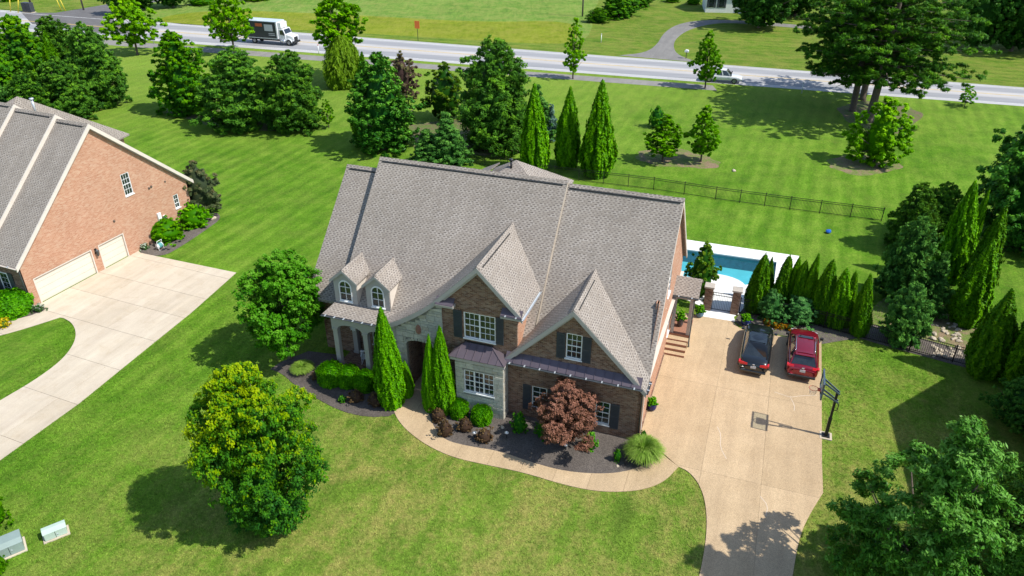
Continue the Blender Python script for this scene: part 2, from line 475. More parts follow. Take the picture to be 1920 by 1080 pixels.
def road_y(x, k): return (115.0 - 0.305 * x) if k == 0 else (127.9 - 0.338 * x)
def strip(a, b, xs):                              # between two fractions across the road
    lo = [Vector((x, road_y(x, 0) * (1 - a) + road_y(x, 1) * a, 0)) for x in xs]
    hi = [Vector((x, road_y(x, 0) * (1 - b) + road_y(x, 1) * b, 0)) for x in xs]
    return lo + hi[::-1]
XS = [-150, 180]
def road_mat():
    m = NT('worn_road')
    p = m.pos()
    sep = m.n('SeparateXYZ', Vector=p)
    n0 = m.math('MULTIPLY_ADD', sep.outputs[0], -0.305, 115.0); n1 = m.math('MULTIPLY_ADD', sep.outputs[0], -0.338, 127.9)
    t = m.math('DIVIDE', m.math('SUBTRACT', sep.outputs[1], n0), m.math('SUBTRACT', n1, n0))
    col = m.ramp(t, [(0.0, (0.42, 0.41, 0.395)), (0.085, (0.40, 0.39, 0.375)), (0.12, (0.255, 0.255, 0.26)), (0.31, (0.265, 0.265, 0.27)), (0.38, (0.41, 0.39, 0.37)), (0.60, (0.42, 0.40, 0.38)), (0.67, (0.27, 0.27, 0.275)), (0.82, (0.265, 0.265, 0.27)), (0.90, (0.36, 0.355, 0.345)), (1.0, (0.38, 0.37, 0.35))])
    st = m.n('Mapping', Vector=p, Rotation=(0, 0, R_(17.5)), Scale=(0.06, 1.2, 1)).outputs[0]
    col = m.mix(0.4, col, m.ramp(m.noise(st, 1.0, 4.0), [(0.3, 0.36), (0.7, 0.64)]), 'OVERLAY')
    col = m.mix(0.25, col, m.ramp(m.noise(p, 9.0, 3.0), [(0.3, 0.3), (0.7, 0.7)]), 'OVERLAY')
    m.set(Base__Color=col, Roughness=0.9)
    return m.m
tag(sheet('road', strip(0, 1, XS), 0.012, road_mat()), kind='structure')
M['line_w'] = plain('worn_white_line', (0.62, 0.62, 0.60), 0.8, 0.2, 2.0)
M['line_y'] = plain('worn_yellow_line', (0.55, 0.38, 0.10), 0.8, 0.25, 2.0)
for a, mt in ((0.095, 'line_w'), (0.905, 'line_w'), (0.487, 'line_y'), (0.513, 'line_y')):
    tag(sheet('road_line', strip(a, a + 0.011, XS), 0.017, M[mt]), kind='structure')
# path along the near side of the road
tag(sheet('footpath', strip(-0.34, -0.12, [-95, 28]), 0.010, M['path']), kind='structure')
# verge across the road, meadow, mown house plot, side road
tag(sheet('verge', [Vector((x, road_y(x, 1) * 1.0 + 0.15, 0)) for x in (-150, 180)] + [Vector((180, 300, 0)), Vector((-150, 300, 0))], 0.004, M['verge']), kind='structure')
tag(sheet('meadow', chaikin([G(300, 44), G(560, 50), G(780, 66), G(1085, 84), G(1110, 60), G(1112, 20), G(1125, 0), G(1120, -60), G(300, -60), G(240, 5), G(270, 30)], 1, True), 0.008, M['meadow']), kind='structure')
tag(sheet('tall_grass', chaikin([G(290, 44), G(555, 56), G(780, 68), G(1060, 86), G(1088, 70), G(1075, 38), G(900, 42), G(700, 30), G(430, 18), G(310, 28)], 2, True), 0.012, M['tall']), kind='structure')
tag(sheet('side_road', [G(60, 45), G(215, 66), G(300, 55), G(215, 40), G(205, 14), G(330, 0), G(350, -14), G(310, -14), G(190, 10), G(105, 24), G(40, 24)], 0.0145, M['asphalt']), kind='structure')
dr_l = chaikin([G(1160, 104), G(1210, 99), G(1232, 84), G(1244, 62), G(1268, 46), G(1308, 38), G(1370, 37), G(1440, 42), G(1560, 52)], 2)
dr_r = chaikin([G(1560, 58), G(1440, 48), G(1370, 42.5), G(1330, 45), G(1290, 56), G(1266, 73), G(1262, 90), G(1272, 104), G(1310, 117)], 2)
tag(sheet('farm_drive', dr_l + dr_r, 0.0145, M['path']), kind='structure')
# mounded planting strips with needle litter under the tree groups
for pts, mt in (([(300, 205), (360, 190), (560, 215), (600, 235), (575, 246), (440, 246), (330, 222)], 'pine_straw'),
                ([(770, 225), (900, 225), (960, 262), (985, 290), (900, 292), (800, 300), (760, 262)], 'pine_straw'),
                ([(1560, 190), (1700, 188), (1740, 215), (1690, 262), (1620, 240), (1570, 222)], 'pine_straw'),
                ([(1540, 300), (1600, 285), (1690, 292), (1700, 318), (1640, 332), (1560, 322)], 'soil'),
                ([(1180, 285), (1250, 272), (1345, 296), (1360, 318), (1290, 316), (1200, 310)], 'soil'),
                ([(1640, 560), (1720, 545), (1850, 560), (1860, 640), (1790, 676), (1700, 652), (1620, 622)], 'soil')):
    rg_ = random.Random(pts[0][0])
    ring = chaikin([G(*p) for p in pts], 2, True); cen_ = sum(ring, Vector()) / len(ring)
    ring = [p + (p - cen_) * rg_.uniform(-0.16, 0.05) for p in ring]
    tag(sheet('planting_strip', chaikin(ring, 1, True), 0.006, M[mt]), kind='structure')

# ---------------------------------------------------------------- drives cut into slabs
def slabs(name, outline, origin, ax, ay, xs, ys, z, mat, gap=0.012, thick=0.05):
    base = sheet(name, outline, z - 0.022, M['joint'])
    tag(base, kind='structure')
    P = [Vector((p.x, p.y, 0)) for p in outline]
    area = sum(P[i].x * P[(i+1) % len(P)].y - P[(i+1) % len(P)].x * P[i].y for i in range(len(P)))
    if area < 0: P = P[::-1]
    o = Vector((origin.x, origin.y, 0))
    for i in range(len(xs) - 1):
        for j in range(len(ys) - 1):
            q = P
            for pt, nn in ((o + ax * (xs[i] + gap), ax), (o + ax * (xs[i+1] - gap), -ax), (o + ay * (ys[j] + gap), ay), (o + ay * (ys[j+1] - gap), -ay)):
                q = clip_half(q, pt, nn)
                if len(q) < 3: break
            if len(q) < 3: continue
            a = sum(q[k].x * q[(k+1) % len(q)].y - q[(k+1) % len(q)].x * q[k].y for k in range(len(q))) / 2
            if a < 0.01: continue
            sheet('slab', q, z, mat, base, 0.03)
    return base
house_walk = [G(*p) for p in ((1213, 768), (1224, 735), (1241, 668), (1252, 610), (1266, 560), (1300, 566), (1318, 590))]
drive = [HW(0.12, -0.55), HW(0.12, 9.0), HW(0.12, 14.3), HW(1.75, 14.22), HW(4.13, 14.27)]
drive += chaikin([HW(4.05, 14.2), HW(4.5, 13.5), HW(5.3, 13.25), HW(7.5, 13.5), HW(9.65, 13.4)], 2)
drive += [G(1540, 640), G(1541, 868)]
drive += chaikin([G(1543, 925), G(1521, 960), G(1500, 1002), G(1486, 1075), G(1480, 1140), G(1470, 1400)], 2)
drive += [G(1250, 1400)]
drive += chaikin([G(1298, 1140), G(1320, 1040), G(1326, 985), G(1322, 938), G(1309, 905), G(1290, 884), G(1272, 876)], 2)
drive += [G(1240, 848), G(1212, 838)]
DRV = slabs('driveway', drive, HO, HU, HV, [-3, 3.75, 6.78, 12], [-16, -8.5, -1.2, 6.4, 15], 0.045, M['aggregate'], 0.005)
M['crack'] = plain('pale_crack_sealer', (0.56, 0.47, 0.36), 0.9)
for pts in ([(1452, 735), (1468, 740), (1482, 745), (1500, 742), (1532, 741)], [(1482, 745), (1490, 760), (1489, 770)], [(1345, 800), (1352, 815), (1350, 838), (1362, 860)], [(1425, 930), (1440, 948), (1436, 968)]):
    c_ = chaikin([G(*p, 0.048) for p in pts], 1); mb = MB()
    for a, b in zip(c_, c_[1:]): mb.bar(a, b, 0.035, 0.003)
    mb.build('crack_seam', M['crack'], DRV, uv=False)
walk_out = chaikin([G(1272, 876), G(1245, 905), G(1200, 921), G(1130, 924), G(1060, 911), G(980, 886), G(900, 870), G(848, 858), G(800, 836), G(760, 806), G(741, 780), G(738, 764)], 2)
walk_in = chaikin([G(744, 758), G(765, 742), G(772, 722)], 1) + [HW(-13.55, 0.4), HW(-12.0, 0.4)] + chaikin([G(802, 770), G(812, 800), G(832, 826), G(880, 838), G(935, 846), G(1000, 869), G(1060, 885), G(1130, 890), G(1180, 884), G(1225, 866), G(1238, 850)], 2)
walk = walk_out + walk_in
slabs('front_walk', walk, HW(-14, -8), HU, HV, [-2, 1.55, 3.4, 5.2, 7.0, 8.8, 10.6, 12.4, 14.2, 17], [-4, 30], 0.042, M['aggregate'], 0.006)
NBA = R_(67.3)
ND = Vector((math.cos(NBA), math.sin(NBA), 0)); NN = Vector((math.sin(NBA), -math.cos(NBA), 0))
NO = G(78, 569)
nb_drive = [NO + ND * -0.55 + NN * 0.02, NO + ND * 8.9 + NN * 0.02, G(264, 475), G(443, 512), G(360, 586), G(262, 665), G(150, 756), G(0, 864), G(-160, 975), G(-260, 930)]
nb_drive += chaikin([G(-80, 800), G(0, 752), G(62, 716), G(112, 680), G(137, 650), G(144, 626), G(136, 606), G(119, 597)], 2)
nb_drive += chaikin([G(112, 596), G(75, 608), G(30, 622), G(-40, 640), G(-120, 652)], 1) + [G(-120, 625), G(0, 607), G(60, 592), G(92, 578)]
slabs('neighbour_drive', nb_drive, NO, NN, ND, [-1.5, 3.6, 7.0, 10.6, 16, 22], [-40, -33, -29.5, -26, -22, -18.2, -14.6, -11, -7.4, -3.9, -0.6, 2.4, 5.0, 8.0, 13], 0.045, M['concrete'], 0.010)

# mulch beds
def bed(pts, z=0.03, mt='mulch', k=2):
    return tag(sheet('mulch_bed', chaikin(pts, k, True) if k else pts, z, M[mt], None, 0.03), kind='structure')
bed([HW(-12.0, 0.3), HW(-0.2, 0.2), G(1205, 838), G(1235, 852)] + [p for p in walk_in[::-1]][:-5], 0.034, 'mulch', 0)
bed([HW(-14.3, 0.3), HW(-21.2, 2.3), G(500, 690), G(528, 700), G(552, 722), G(590, 746), G(640, 772), G(690, 783), G(741, 780), G(744, 760), G(770, 735)], 0.03, 'mulch', 1)
bed([HW(4.1, 14.3), HW(5.0, 13.4), HW(7.5, 13.6), HW(9.8, 13.4), G(1610, 634), G(1700, 660), G(1790, 684), G(1900, 712), G(1990, 735), G(1990, 690), G(1800, 655), G(1620, 605), G(1400, 565)], 0.03, 'mulch', 0)
bed([G(258, 476), G(272, 462), G(330, 440), G(400, 395), G(418, 408), G(385, 432), G(340, 462), G(305, 482)], 0.03, 'mulch', 2)
bed([G(70, 575), G(92, 580), G(60, 596), G(0, 612), G(-120, 630), G(-120, 560), G(0, 540)], 0.03, 'mulch', 1)
bed([G(478, 975), G(500, 960), G(540, 950), G(552, 962), G(530, 985), G(495, 992)], 0.02, 'mulch', 2)

# ---------------------------------------------------------------- pool
def pool():
    deck_o = [HW(-1.6, 26.0), HW(8.15, 26.0), HW(7.6, 22.2), HW(5.2, 18.4), HW(4.3, 15.4), HW(4.0, 14.9), HW(4.15, 14.25), HW(1.75, 14.2), HW(2.1, 14.9), HW(1.6, 15.6), HW(0.4, 16.2), HW(-1.6, 17.0)]
    mb = MB()
    ring = chaikin(pool_w, 0, True)
    mb.holed([(p.x, p.y) for p in deck_o[::-1]], [[(p.x, p.y) for p in ring]], lambda q: Vector((q[0], q[1], 0.06)), (0, 0, -0.09))
    tag(mb.build('pool_deck', M['deck']), kind='structure')
    root = thing('swimming_pool', HW(2.6, 22, 0), 0, 'turquoise swimming pool behind the row of pointed evergreens', 'pool')
    c = HW(2.6, 22, 0)
    P = [p - c for p in pool_w]
    a = sum(P[i].x * P[(i+1) % len(P)].y - P[(i+1) % len(P)].x * P[i].y for i in range(len(P)))
    if a < 0: P = P[::-1]
    wall = MB()
    n = len(P)
    for i in range(n):
        q0, q1 = P[i], P[(i+1) % n]
        wall.add([q0 + Vector((0, 0, -0.03)), q1 + Vector((0, 0, -0.03)), q1 + Vector((0, 0, -1.1)), q0 + Vector((0, 0, -1.1))], [(0, 1, 2, 3)])
    pm = plain('pool_plaster', (0.17, 0.47, 0.52), 0.7, 0.12, 0.7)
    wall.build('basin_wall', plain('pool_tile', (0.08, 0.20, 0.24), 0.4, 0.2, 3.0), root)
    MB().poly([p + Vector((0, 0, -1.1)) for p in P]).build('basin_floor', pm, root)
    m = NT('pool_water')
    m.t.nodes.remove(m.b)
    bmp = m.n('Bump', Strength=0.25, Distance=0.05, Height=m.noise(m.pos(), 2.2, 3.0))
    tr = m.n('BsdfTransparent', Color=(0.62, 0.92, 0.95, 1)); gl = m.n('BsdfGlossy', Color=(1, 1, 1, 1), Roughness=0.04, Normal=bmp.outputs[0])
    fr = m.n('Fresnel', IOR=1.33, Normal=bmp.outputs[0])
    mx = m.n('MixShader', Fac=fr.outputs[0], i1=tr.outputs[0], i2=gl.outputs[0])
    m.t.links.new(mx.outputs[0], m.out.inputs[0])
    MB().poly([p + Vector((0, 0, -0.16)) for p in P]).build('water', m.m, root)
    # shallow sun shelf with a curved edge on the near side
    cc = HW(2.4, 19.6, 0) - c
    arc = [cc + HU * (2.1 * math.cos(t)) + HV * (1.5 * math.sin(t)) for t in [math.pi * k / 12 for k in range(13)]]
    MB().slab([p + Vector((0, 0, -0.1)) for p in arc], (0, 0, -0.98)).build('sun_shelf', M['deck'], root)
pool()

# ================================================================ the brick house
H = thing('brick_house', HO, -HA, 'large brown brick house with grey shingle roof, two front gables and two dormers', 'house')
def f_front(v):
    return lambda q: Vector((q[0], v, q[1]))
def part(mb, name, mt, parent=H, **k):
    return mb.build(name, M[mt], parent, **k)
def rect(u0, u1, z0, z1): return [(u0, z0), (u1, z0), (u1, z1), (u0, z1)]
def arch(u0, u1, z0, zs, zt, n=10):
    c = (u0 + u1) / 2; w = (u1 - u0) / 2
    return [(u0, z0), (u1, z0)] + [(c + w * math.cos(t), zs + (zt - zs) * math.sin(t)) for t in [math.pi * k / n for k in range(n + 1)]]

def window(parent, u0, u1, z0, z1, v, cols, rows, name='window', axis='v', inset=0.07, mull=0, frame='white', top=None, sillw=0.05):
    """window in a wall at depth v; axis 'v': wall faces -v; axis 'u': wall faces +u (v is then its u)"""
    if axis == 'v': T = lambda s, d, z: Vector((s, v + d, z))
    else: T = lambda s, d, z: Vector((v - d, s, z))
    def bx(mb, s0, s1, d0, d1, a, b):
        p, q = T(s0, d0, a), T(s1, d1, b)
        mb.box(min(p.x, q.x), max(p.x, q.x), min(p.y, q.y), max(p.y, q.y), a, b)
    fw = 0.055
    mb = MB()
    for a, b, c, d in ((u0, u0 + fw, z0, z1), (u1 - fw, u1, z0, z1), (u0 + fw, u1 - fw, z0, z0 + fw), (u0 + fw, u1 - fw, z1 - fw, z1)):
        bx(mb, a, b, inset - 0.05, inset + 0.03, c, d)
    bx(mb, u0 - sillw, u1 + sillw, -0.07, 0.04, z0 - 0.07, z0 - 0.002)
    w = part(mb, name, frame, parent)
    nb = mull + 1
    bw = (u1 - u0 - 2 * fw) / nb
    for k in range(nb):
        a0 = u0 + fw + k * bw; a1 = a0 + bw
        if k:
            mm = MB(); bx(mm, a0 - 0.035, a0 + 0.035, inset - 0.055, inset + 0.025, z0 + fw, z1 - fw); part(mm, 'mullion', frame, w)
            a0 += 0.04
        if k < nb - 1: a1 -= 0.04
        cw = (a1 - a0) / cols; rh = (z1 - z0 - 2 * fw) / rows
        for i in range(1, cols):
            mm = MB(); bx(mm, a0 + i * cw - 0.010, a0 + i * cw + 0.010, inset - 0.02, inset + 0.01, z0 + fw, z1 - fw); part(mm, 'muntin', frame, w)
        for j in range(1, rows):
            t = 0.024 if j == rows // 2 else 0.010
            mm = MB(); bx(mm, a0, a1, inset - 0.023, inset + 0.012, z0 + fw + j * rh - t, z0 + fw + j * rh + t); part(mm, 'muntin', frame, w)
        for i in range(cols):
            for j in range(rows):
                mm = MB(); bx(mm, a0 + i * cw, a0 + (i + 1) * cw, inset + 0.014, inset + 0.026, z0 + fw + j * rh, z0 + fw + (j + 1) * rh); part(mm, 'pane', 'pane', w, uv=False)
    return w
def shutter(u0, u1, z0, z1, v=0.0):
    mb = MB()
    mb.box(u0, u1, v - 0.055, v - 0.004, z0, z1)
    o = part(mb, 'shutter', 'shutter')
    n = 12
    zm = (z0 + z1) / 2
    for a, b in ((z0 + 0.08, zm - 0.04), (zm + 0.04, z1 - 0.08)):
        mm = MB(); k = int((b - a) / 0.09)
        for i in range(k):
            zz = a + (b - a) * (i + 0.5) / k
            mm.add([(u0 + 0.05, v - 0.057, zz - 0.03), (u1 - 0.05, v - 0.057, zz - 0.03), (u1 - 0.05, v - 0.072, zz + 0.015), (u0 + 0.05, v - 0.072, zz + 0.015)], [(0, 1, 2, 3)])
        part(mm, 'louvre', 'shutter', o)

# ---------------------------------------------------------------- front walls
GW = [(-5.97, -5.09, 0.72, 2.26), (-2.32, -1.5, 0.66, 2.18), (-4.12, -3.25, 4.63, 6.2)]
mb = MB()
mb.holed([(-7.4, -0.05), (0.12, -0.05), (0.12, 3.72), (-3.75, 7.55), (-7.4, 3.92)], [rect(*w) for w in GW], f_front(0.0), (0, 0.16, 0))
part(mb, 'wall', 'brick')
for k, w in enumerate(GW): window(H, *w, 0.0, 3 if k == 2 else 2, 4, top=None)
for s in ((-6.5, -6.02, 0.55, 2.28), (-5.05, -4.57, 0.6, 2.28), (-2.83, -2.36, 0.55, 2.2), (-1.46, -0.98, 0.52, 2.2), (-4.64, -4.16, 4.55, 6.15), (-3.22, -2.75, 4.55, 6.15)): shutter(*s)
# soldier-course lintels over the windows
def lintel(u0, u1, z, rise, v=0.0, mt='brick'):
    n = int((u1 - u0) / 0.075)
    mb = MB(); w = (u1 - u0) / n
    for i in range(n):
        t = ((i + 0.5) / n - 0.5) * 2
        zz = z + rise * (1 - t * t)
        mb.box(u0 + i * w + 0.006, u0 + (i + 1) * w - 0.006, v - 0.014, v + 0.05, zz, zz + 0.2)
    part(mb, 'lintel', mt)
lintel(-6.1, -4.95, 2.28, 0.0); lintel(-2.45, -1.37, 2.2, 0.0); lintel(-4.25, -3.12, 6.22, 0.0); lintel(-10.15, -7.95, 6.36, 0.16)
# upper gable wall and the brick beside the entry
W1 = (-9.98, -8.12, 4.65, 6.31)
mb = MB()
mb.holed([(-11.3, -0.05), (-7.4, -0.05), (-6.87, -0.05), (-6.87, 6.55), (-9.08, 8.98), (-11.3, 6.72)], [rect(*W1)], f_front(0.003), (0, 0.16, 0))
part(mb, 'wall', 'brick')
window(H, *W1, 0.0, 3, 4, mull=1)
shutter(-10.58, -10.08, 4.58, 6.36); shutter(-8.07, -7.64, 4.62, 6.36)
# walls of the gable returning to the main roof, right side, rear, left side
part(MB().poly([(-6.872, 0.003, 0), (-6.872, 4.5, 0), (-6.872, 4.5, 6.75), (-6.872, 0.003, 6.6)]), 'wall', 'brick2')  # same brick as the front; sunlight is put into this lighter colour
mb = MB()
SW = [(9.3, 10.2, 1.0, 3.2), (3.2, 4.3, 5.2, 7.0), (11.7, 12.5, 1.4, 3.3), (7.0, 8.0, 5.2, 7.0)]
mb.holed([(0.0, -0.05), (14.0, -0.05), (14.0, 4.75), (7.5, 11.2), (0.85, 3.86), (0.0, 3.72)], [rect(*w) for w in SW], lambda q: Vector((0.122, q[0], q[1])), (-0.16, 0, 0))
part(mb, 'wall', 'brick2')  # sun-facing side: the orange brick paints sunlight into the wall colour
for w in SW: window(H, *w, 0.122, 2, 4, axis='u')
part(MB().add([(0.12, 14, -0.05), (-20.8, 14, -0.05), (-20.8, 14, 4.75), (0.12, 14, 4.75)], [(0, 1, 2, 3)]), 'wall', 'brick')
part(MB().add([(-20.8, 14, -0.05), (-20.8, 2.4, -0.05), (-20.8, 2.4, 5.2), (-20.8, 7.5, 10.5), (-20.8, 14, 4.75)], [(0, 1, 2, 3, 4)]), 'wall', 'brick')
PW = (-17.35, -16.35, 1.0, 2.9)
mb = MB()
mb.holed([(-20.8, -0.05), (-14.2, -0.05), (-14.2, 4.6), (-20.8, 4.6)], [rect(*PW)], f_front(2.4), (0, 0.16, 0))
part(mb, 'wall', 'brick')
window(H, *PW, 2.4, 2, 4)
part(MB().poly([(-14.2, 0.2, -0.05), (-14.2, 2.4, -0.05), (-14.2, 2.4, 4.6), (-14.2, 0.2, 4.6)][::-1]), 'wall', 'brick')
# entry recess: side walls, back wall, door
mb = MB()
mb.poly([(-13.62, 0.16, 0), (-13.62, 1.9, 0), (-13.62, 1.9, 3.8), (-13.62, 0.16, 3.8)])
mb.poly([(-11.9, 1.9, 0), (-11.9, 0.16, 0), (-11.9, 0.16, 3.8), (-11.9, 1.9, 3.8)])
mb.poly([(-13.62, 1.9, 0), (-11.9, 1.9, 0), (-11.9, 1.9, 3.8), (-13.62, 1.9, 3.8)])
mb.poly([(-13.62, 0.16, 3.78), (-13.62, 1.9, 3.78), (-11.9, 1.9, 3.78), (-11.9, 0.16, 3.78)])
part(mb, 'entry_recess', 'brick')
M['door'] = plain('dark_door', (0.06, 0.025, 0.016), 0.4, 0.2, 4.0)
d = part(MB().box(-13.25, -12.27, 1.84, 1.89, 0.15, 2.6), 'front_door', 'door', bevel=0.01)
for z0, z1 in ((0.3, 1.1), (1.25, 2.4)):
    for u0 in (-13.12, -12.72): part(MB().box(u0, u0 + 0.32, 1.825, 1.845, z0, z1), 'door_panel', 'door', d, bevel=0.01)
part(MB().box(-12.38, -12.34, 1.79, 1.84, 1.15, 1.35), 'handle', 'zinc', d)
part(MB().box(-13.6, -11.92, 0.1, 1.88, 0.0, 0.15), 'threshold', 'aggregate')

# ---------------------------------------------------------------- stone: entry front and bay, every stone a piece
SWOOP = [(-15.0, 4.60), (-14.39, 4.86), (-13.89, 5.13), (-13.26, 5.53), (-12.65, 5.95), (-12.11, 6.37), (-11.55, 6.86), (-10.59, 7.83), (-9.02, 9.38)]
def swoop_z(u):
    for (a, za), (b, zb) in zip(SWOOP, SWOOP[1:]):
        if a <= u <= b: return za + (zb - za) * (u - a) / (b - a)
    return SWOOP[0][1]
stone_cache = {}
def stones(wall, u0, u1, z0, z1, v, holes, top=None, seed=0, axis='v', uface=0):
    rg = random.Random(seed)
    z = z0
    while z < z1 - 0.02:
        h = min(rg.choice((0.17, 0.2, 0.24, 0.3)), z1 - z)
        if z1 - z - h < 0.1: h = z1 - z
        u = u0
        while u < u1 - 0.02:
            w = min(rg.uniform(0.3, 0.72), u1 - u)
            if u1 - u - w < 0.16: w = u1 - u
            segs = [(u, u + w)]
            for (a, b, c, d) in holes:
                if z + h > c + 0.01 and z < d - 0.01:
                    ns = []
                    for s, e in segs:
                        if e <= a or s >= b: ns.append((s, e)); continue
                        if s < a: ns.append((s, a))
                        if e > b: ns.append((b, e))
                    segs = ns
            for s, e in segs:
                if e - s < 0.06: continue
                g = 0.009
                q = [(s + g, z + g), (e - g, z + g), (e - g, z + h - g), (s + g, z + h - g)]
                if top:
                    lim = [top(p[0]) for p in q]
                    if z + 0.04 > max(lim[0], lim[1]): continue
                    q = [(p[0], min(p[1], l)) for p, l in zip(q, lim)]
                    if q[2][1] - q[1][1] < 0.02 or q[3][1] - q[0][1] < 0.02: continue
                pr = rg.uniform(0.028, 0.05)
                mb = MB()
                if axis == 'v': pts = [Vector((a, v - pr, b)) for a, b in q]; off = (0, pr + 0.01, 0)
                else: pts = [Vector((v + pr * uface, a, b)) for a, b in (q if uface > 0 else q[::-1])]; off = ((-pr - 0.01) * uface, 0, 0)
                mb.slab(pts, off)
                part(mb, 'stone', 'stone', wall, uv=False)
            u += w
        z += h
hole = arch(-13.62, -11.9, -0.04, 3.44, 3.78)
mb = MB()
wallpts = [(-14.22, -0.05), (-11.28, -0.05), (-11.28, 6.55)] + [(u, swoop_z(u) - 0.3) for u in (-11.55, -12.11, -12.65, -13.26, -13.89)] + [(-14.22, 4.55)]
mb.holed(wallpts, [hole], f_front(-0.02), (0, 0.18, 0))
sw = part(mb, 'stone_wall', 'mortar')
stones(sw, -14.24, -11.26, 0.0, 6.5, -0.02, [(-13.64, -11.88, -0.1, 3.80)], lambda u: swoop_z(u) - 0.36, 3)
stones(sw, 0.0, 0.3, 0.0, 4.4, -14.22, [], None, 8, 'u', -1)
n = 13
for k in range(n):                               # voussoirs of the entry arch
    t0, t1 = math.pi * k / n + 0.02, math.pi * (k + 1) / n - 0.02
    c, a, b = -12.76, 0.86, 0.34
    q = [(c + (a + e) * math.cos(t), 3.44 + (b + e) * math.sin(t)) for t, e in ((t0, 0), (t0, 0.17), (t1, 0.17), (t1, 0))]
    part(MB().slab([Vector((x, -0.085, z)) for x, z in q][::-1], (0, 0.1, 0)), 'voussoir', 'stone', sw, uv=False)
# bay
BU0, BU1, BV = -10.24, -7.43, -0.75
BW = (-9.77, -7.96, 1.5, 2.99)
mb = MB()
mb.holed([(BU0, -0.05), (BU1, -0.05), (BU1, 3.66), (BU0, 3.66)], [rect(*BW)], f_front(BV), (0, 0.15, 0))
mb.poly([(BU0, 0, -0.05), (BU0, BV, -0.05), (BU0, BV, 3.66), (BU0, 0, 3.66)])
mb.poly([(BU1, BV, -0.05), (BU1, 0, -0.05), (BU1, 0, 3.66), (BU1, BV, 3.66)])
bw = part(mb, 'bay_wall', 'mortar')
stones(bw, BU0 - 0.03, BU1 + 0.03, 0.0, 3.64, BV, [(BW[0], BW[1], BW[2], BW[3])], None, 11)
stones(bw, BV, 0.0, 0.0, 3.64, BU0, [], None, 12, 'u', -1)
stones(bw, BV, 0.0, 0.0, 3.64, BU1, [], None, 13, 'u', 1)
window(H, *BW, BV, 2, 4, mull=2)
# bay roof: hipped standing-seam metal, each pan a piece
br = part(MB().box(-10.52, -7.30, -0.93, -0.005, 3.66, 3.86), 'bay_roof', 'trim')
e0, e1, ev, ez = -10.56, -7.27, -0.97, 3.875
t0, t1, tv, tz = -9.87, -8.35, -0.01, 4.36
def pan(pts, nm='roof_pan'):
    part(MB().slab(pts, (0, 0, -0.03)), nm, 'metal_roof', br, uv=False)
pan([(e0, ev, ez), (t0, tv, tz), (e0, 0.0, ez)][::-1] if False else [(e0, 0.0, ez), (e0, ev, ez), (t0, tv, tz)])
pan([(e1, ev, ez), (e1, 0.0, ez), (t1, tv, tz)])
cuts = [e0 + (e1 - e0) * k / 7 for k in range(8)]
def hip_v(u):                                    # how far up the front slope reaches at u
    if u < t0: return (u - e0) / (t0 - e0)
    if u > t1: return (e1 - u) / (e1 - t1)
    return 1.0
for a, b in zip(cuts, cuts[1:]):
    xs = sorted({a, b} | {x for x in (t0, t1) if a < x < b})
    low = [(a + 0.008, ev, ez), (b - 0.008, ev, ez)]
    up = [(x, ev + (tv - ev) * hip_v(x), ez + (tz - ez) * hip_v(x)) for x in xs[::-1]]
    pan(low + up)
    if a > e0:
        h = hip_v(a); part(MB().bar((a, ev, ez + 0.02), (a, ev + (tv - ev) * h, ez + (tz - ez) * h + 0.02), 0.022, 0.05), 'seam', 'metal_roof', br, uv=False)
for p, q in (((e0, ev, ez), (t0, tv, tz)), ((e1, ev, ez), (t1, tv, tz))):
    part(MB().bar((p[0], p[1], p[2] + 0.02), (q[0], q[1], q[2] + 0.02), 0.06, 0.04), 'hip_cap', 'metal_roof', br, uv=False)
part(MB().box(t0 - 0.1, t1 + 0.1, -0.03, 0.0, tz - 0.02, tz + 0.1), 'flashing', 'black', br)

# pent roof across the garage front
pr = part(MB().box(-7.42, 0.1, -0.42, -0.004, 3.70, 3.86), 'pent_roof', 'trim')
npan = 15
for k in range(npan):
    a = -7.45 + 7.55 * k / npan; b = a + 7.55 / npan
    za, zb = 3.88, 4.3
    part(MB().slab([(a + 0.006, -0.47, za), (b - 0.006, -0.47, za), (b - 0.006, -0.006, zb), (a + 0.006, -0.006, zb)], (0, 0, -0.03)), 'roof_pan', 'metal_roof', pr, uv=False)
    if k: part(MB().bar((a, -0.47, za + 0.02), (a, -0.008, zb + 0.02), 0.02, 0.045), 'seam', 'metal_roof', pr, uv=False)
def gutter(a, b, r=0.065, mt='gutter', clips=0, name='gutter', parent=H):
    a, b = Vector(a), Vector(b)
    d = (b - a).normalized(); x = d.cross(Vector((0, 0, 1))).normalized()
    mb = MB(); n = 7
    vs = []
    for p in (a, b):
        for rr in (r, r * 0.86):
            for k in range(n):
                t = math.pi * k / (n - 1)
                vs.append(p + x * (rr * math.cos(t)) + Vector((0, 0, -rr * math.sin(t))))
    fs = []
    for o in (0, n):
        for k in range(n - 1): fs.append((o + k, o + k + 1, o + 2 * n + k + 1, o + 2 * n + k))
    fs += [(0, 2*n, 3*n, n), (n - 1, 2*n - 1, 4*n - 1, 3*n - 1)]
    mb.add(vs, fs, True)
    g = part(mb, name, mt, parent, uv=False)
    for k in range(clips):
        p = a + (b - a) * ((k + 0.5) / clips)
        mm = MB(); mm.bar(p - x * r * 1.3 + Vector((0, 0, 0.015)), p + x * r * 1.3 + Vector((0, 0, 0.015)), 0.07, 0.03)
        part(mm, 'gutter_strap', 'zinc', g, uv=False)
    return g
gutter((-7.55, -0.56, 3.9), (0.2, -0.56, 3.9), 0.07, 'gutter', 9)

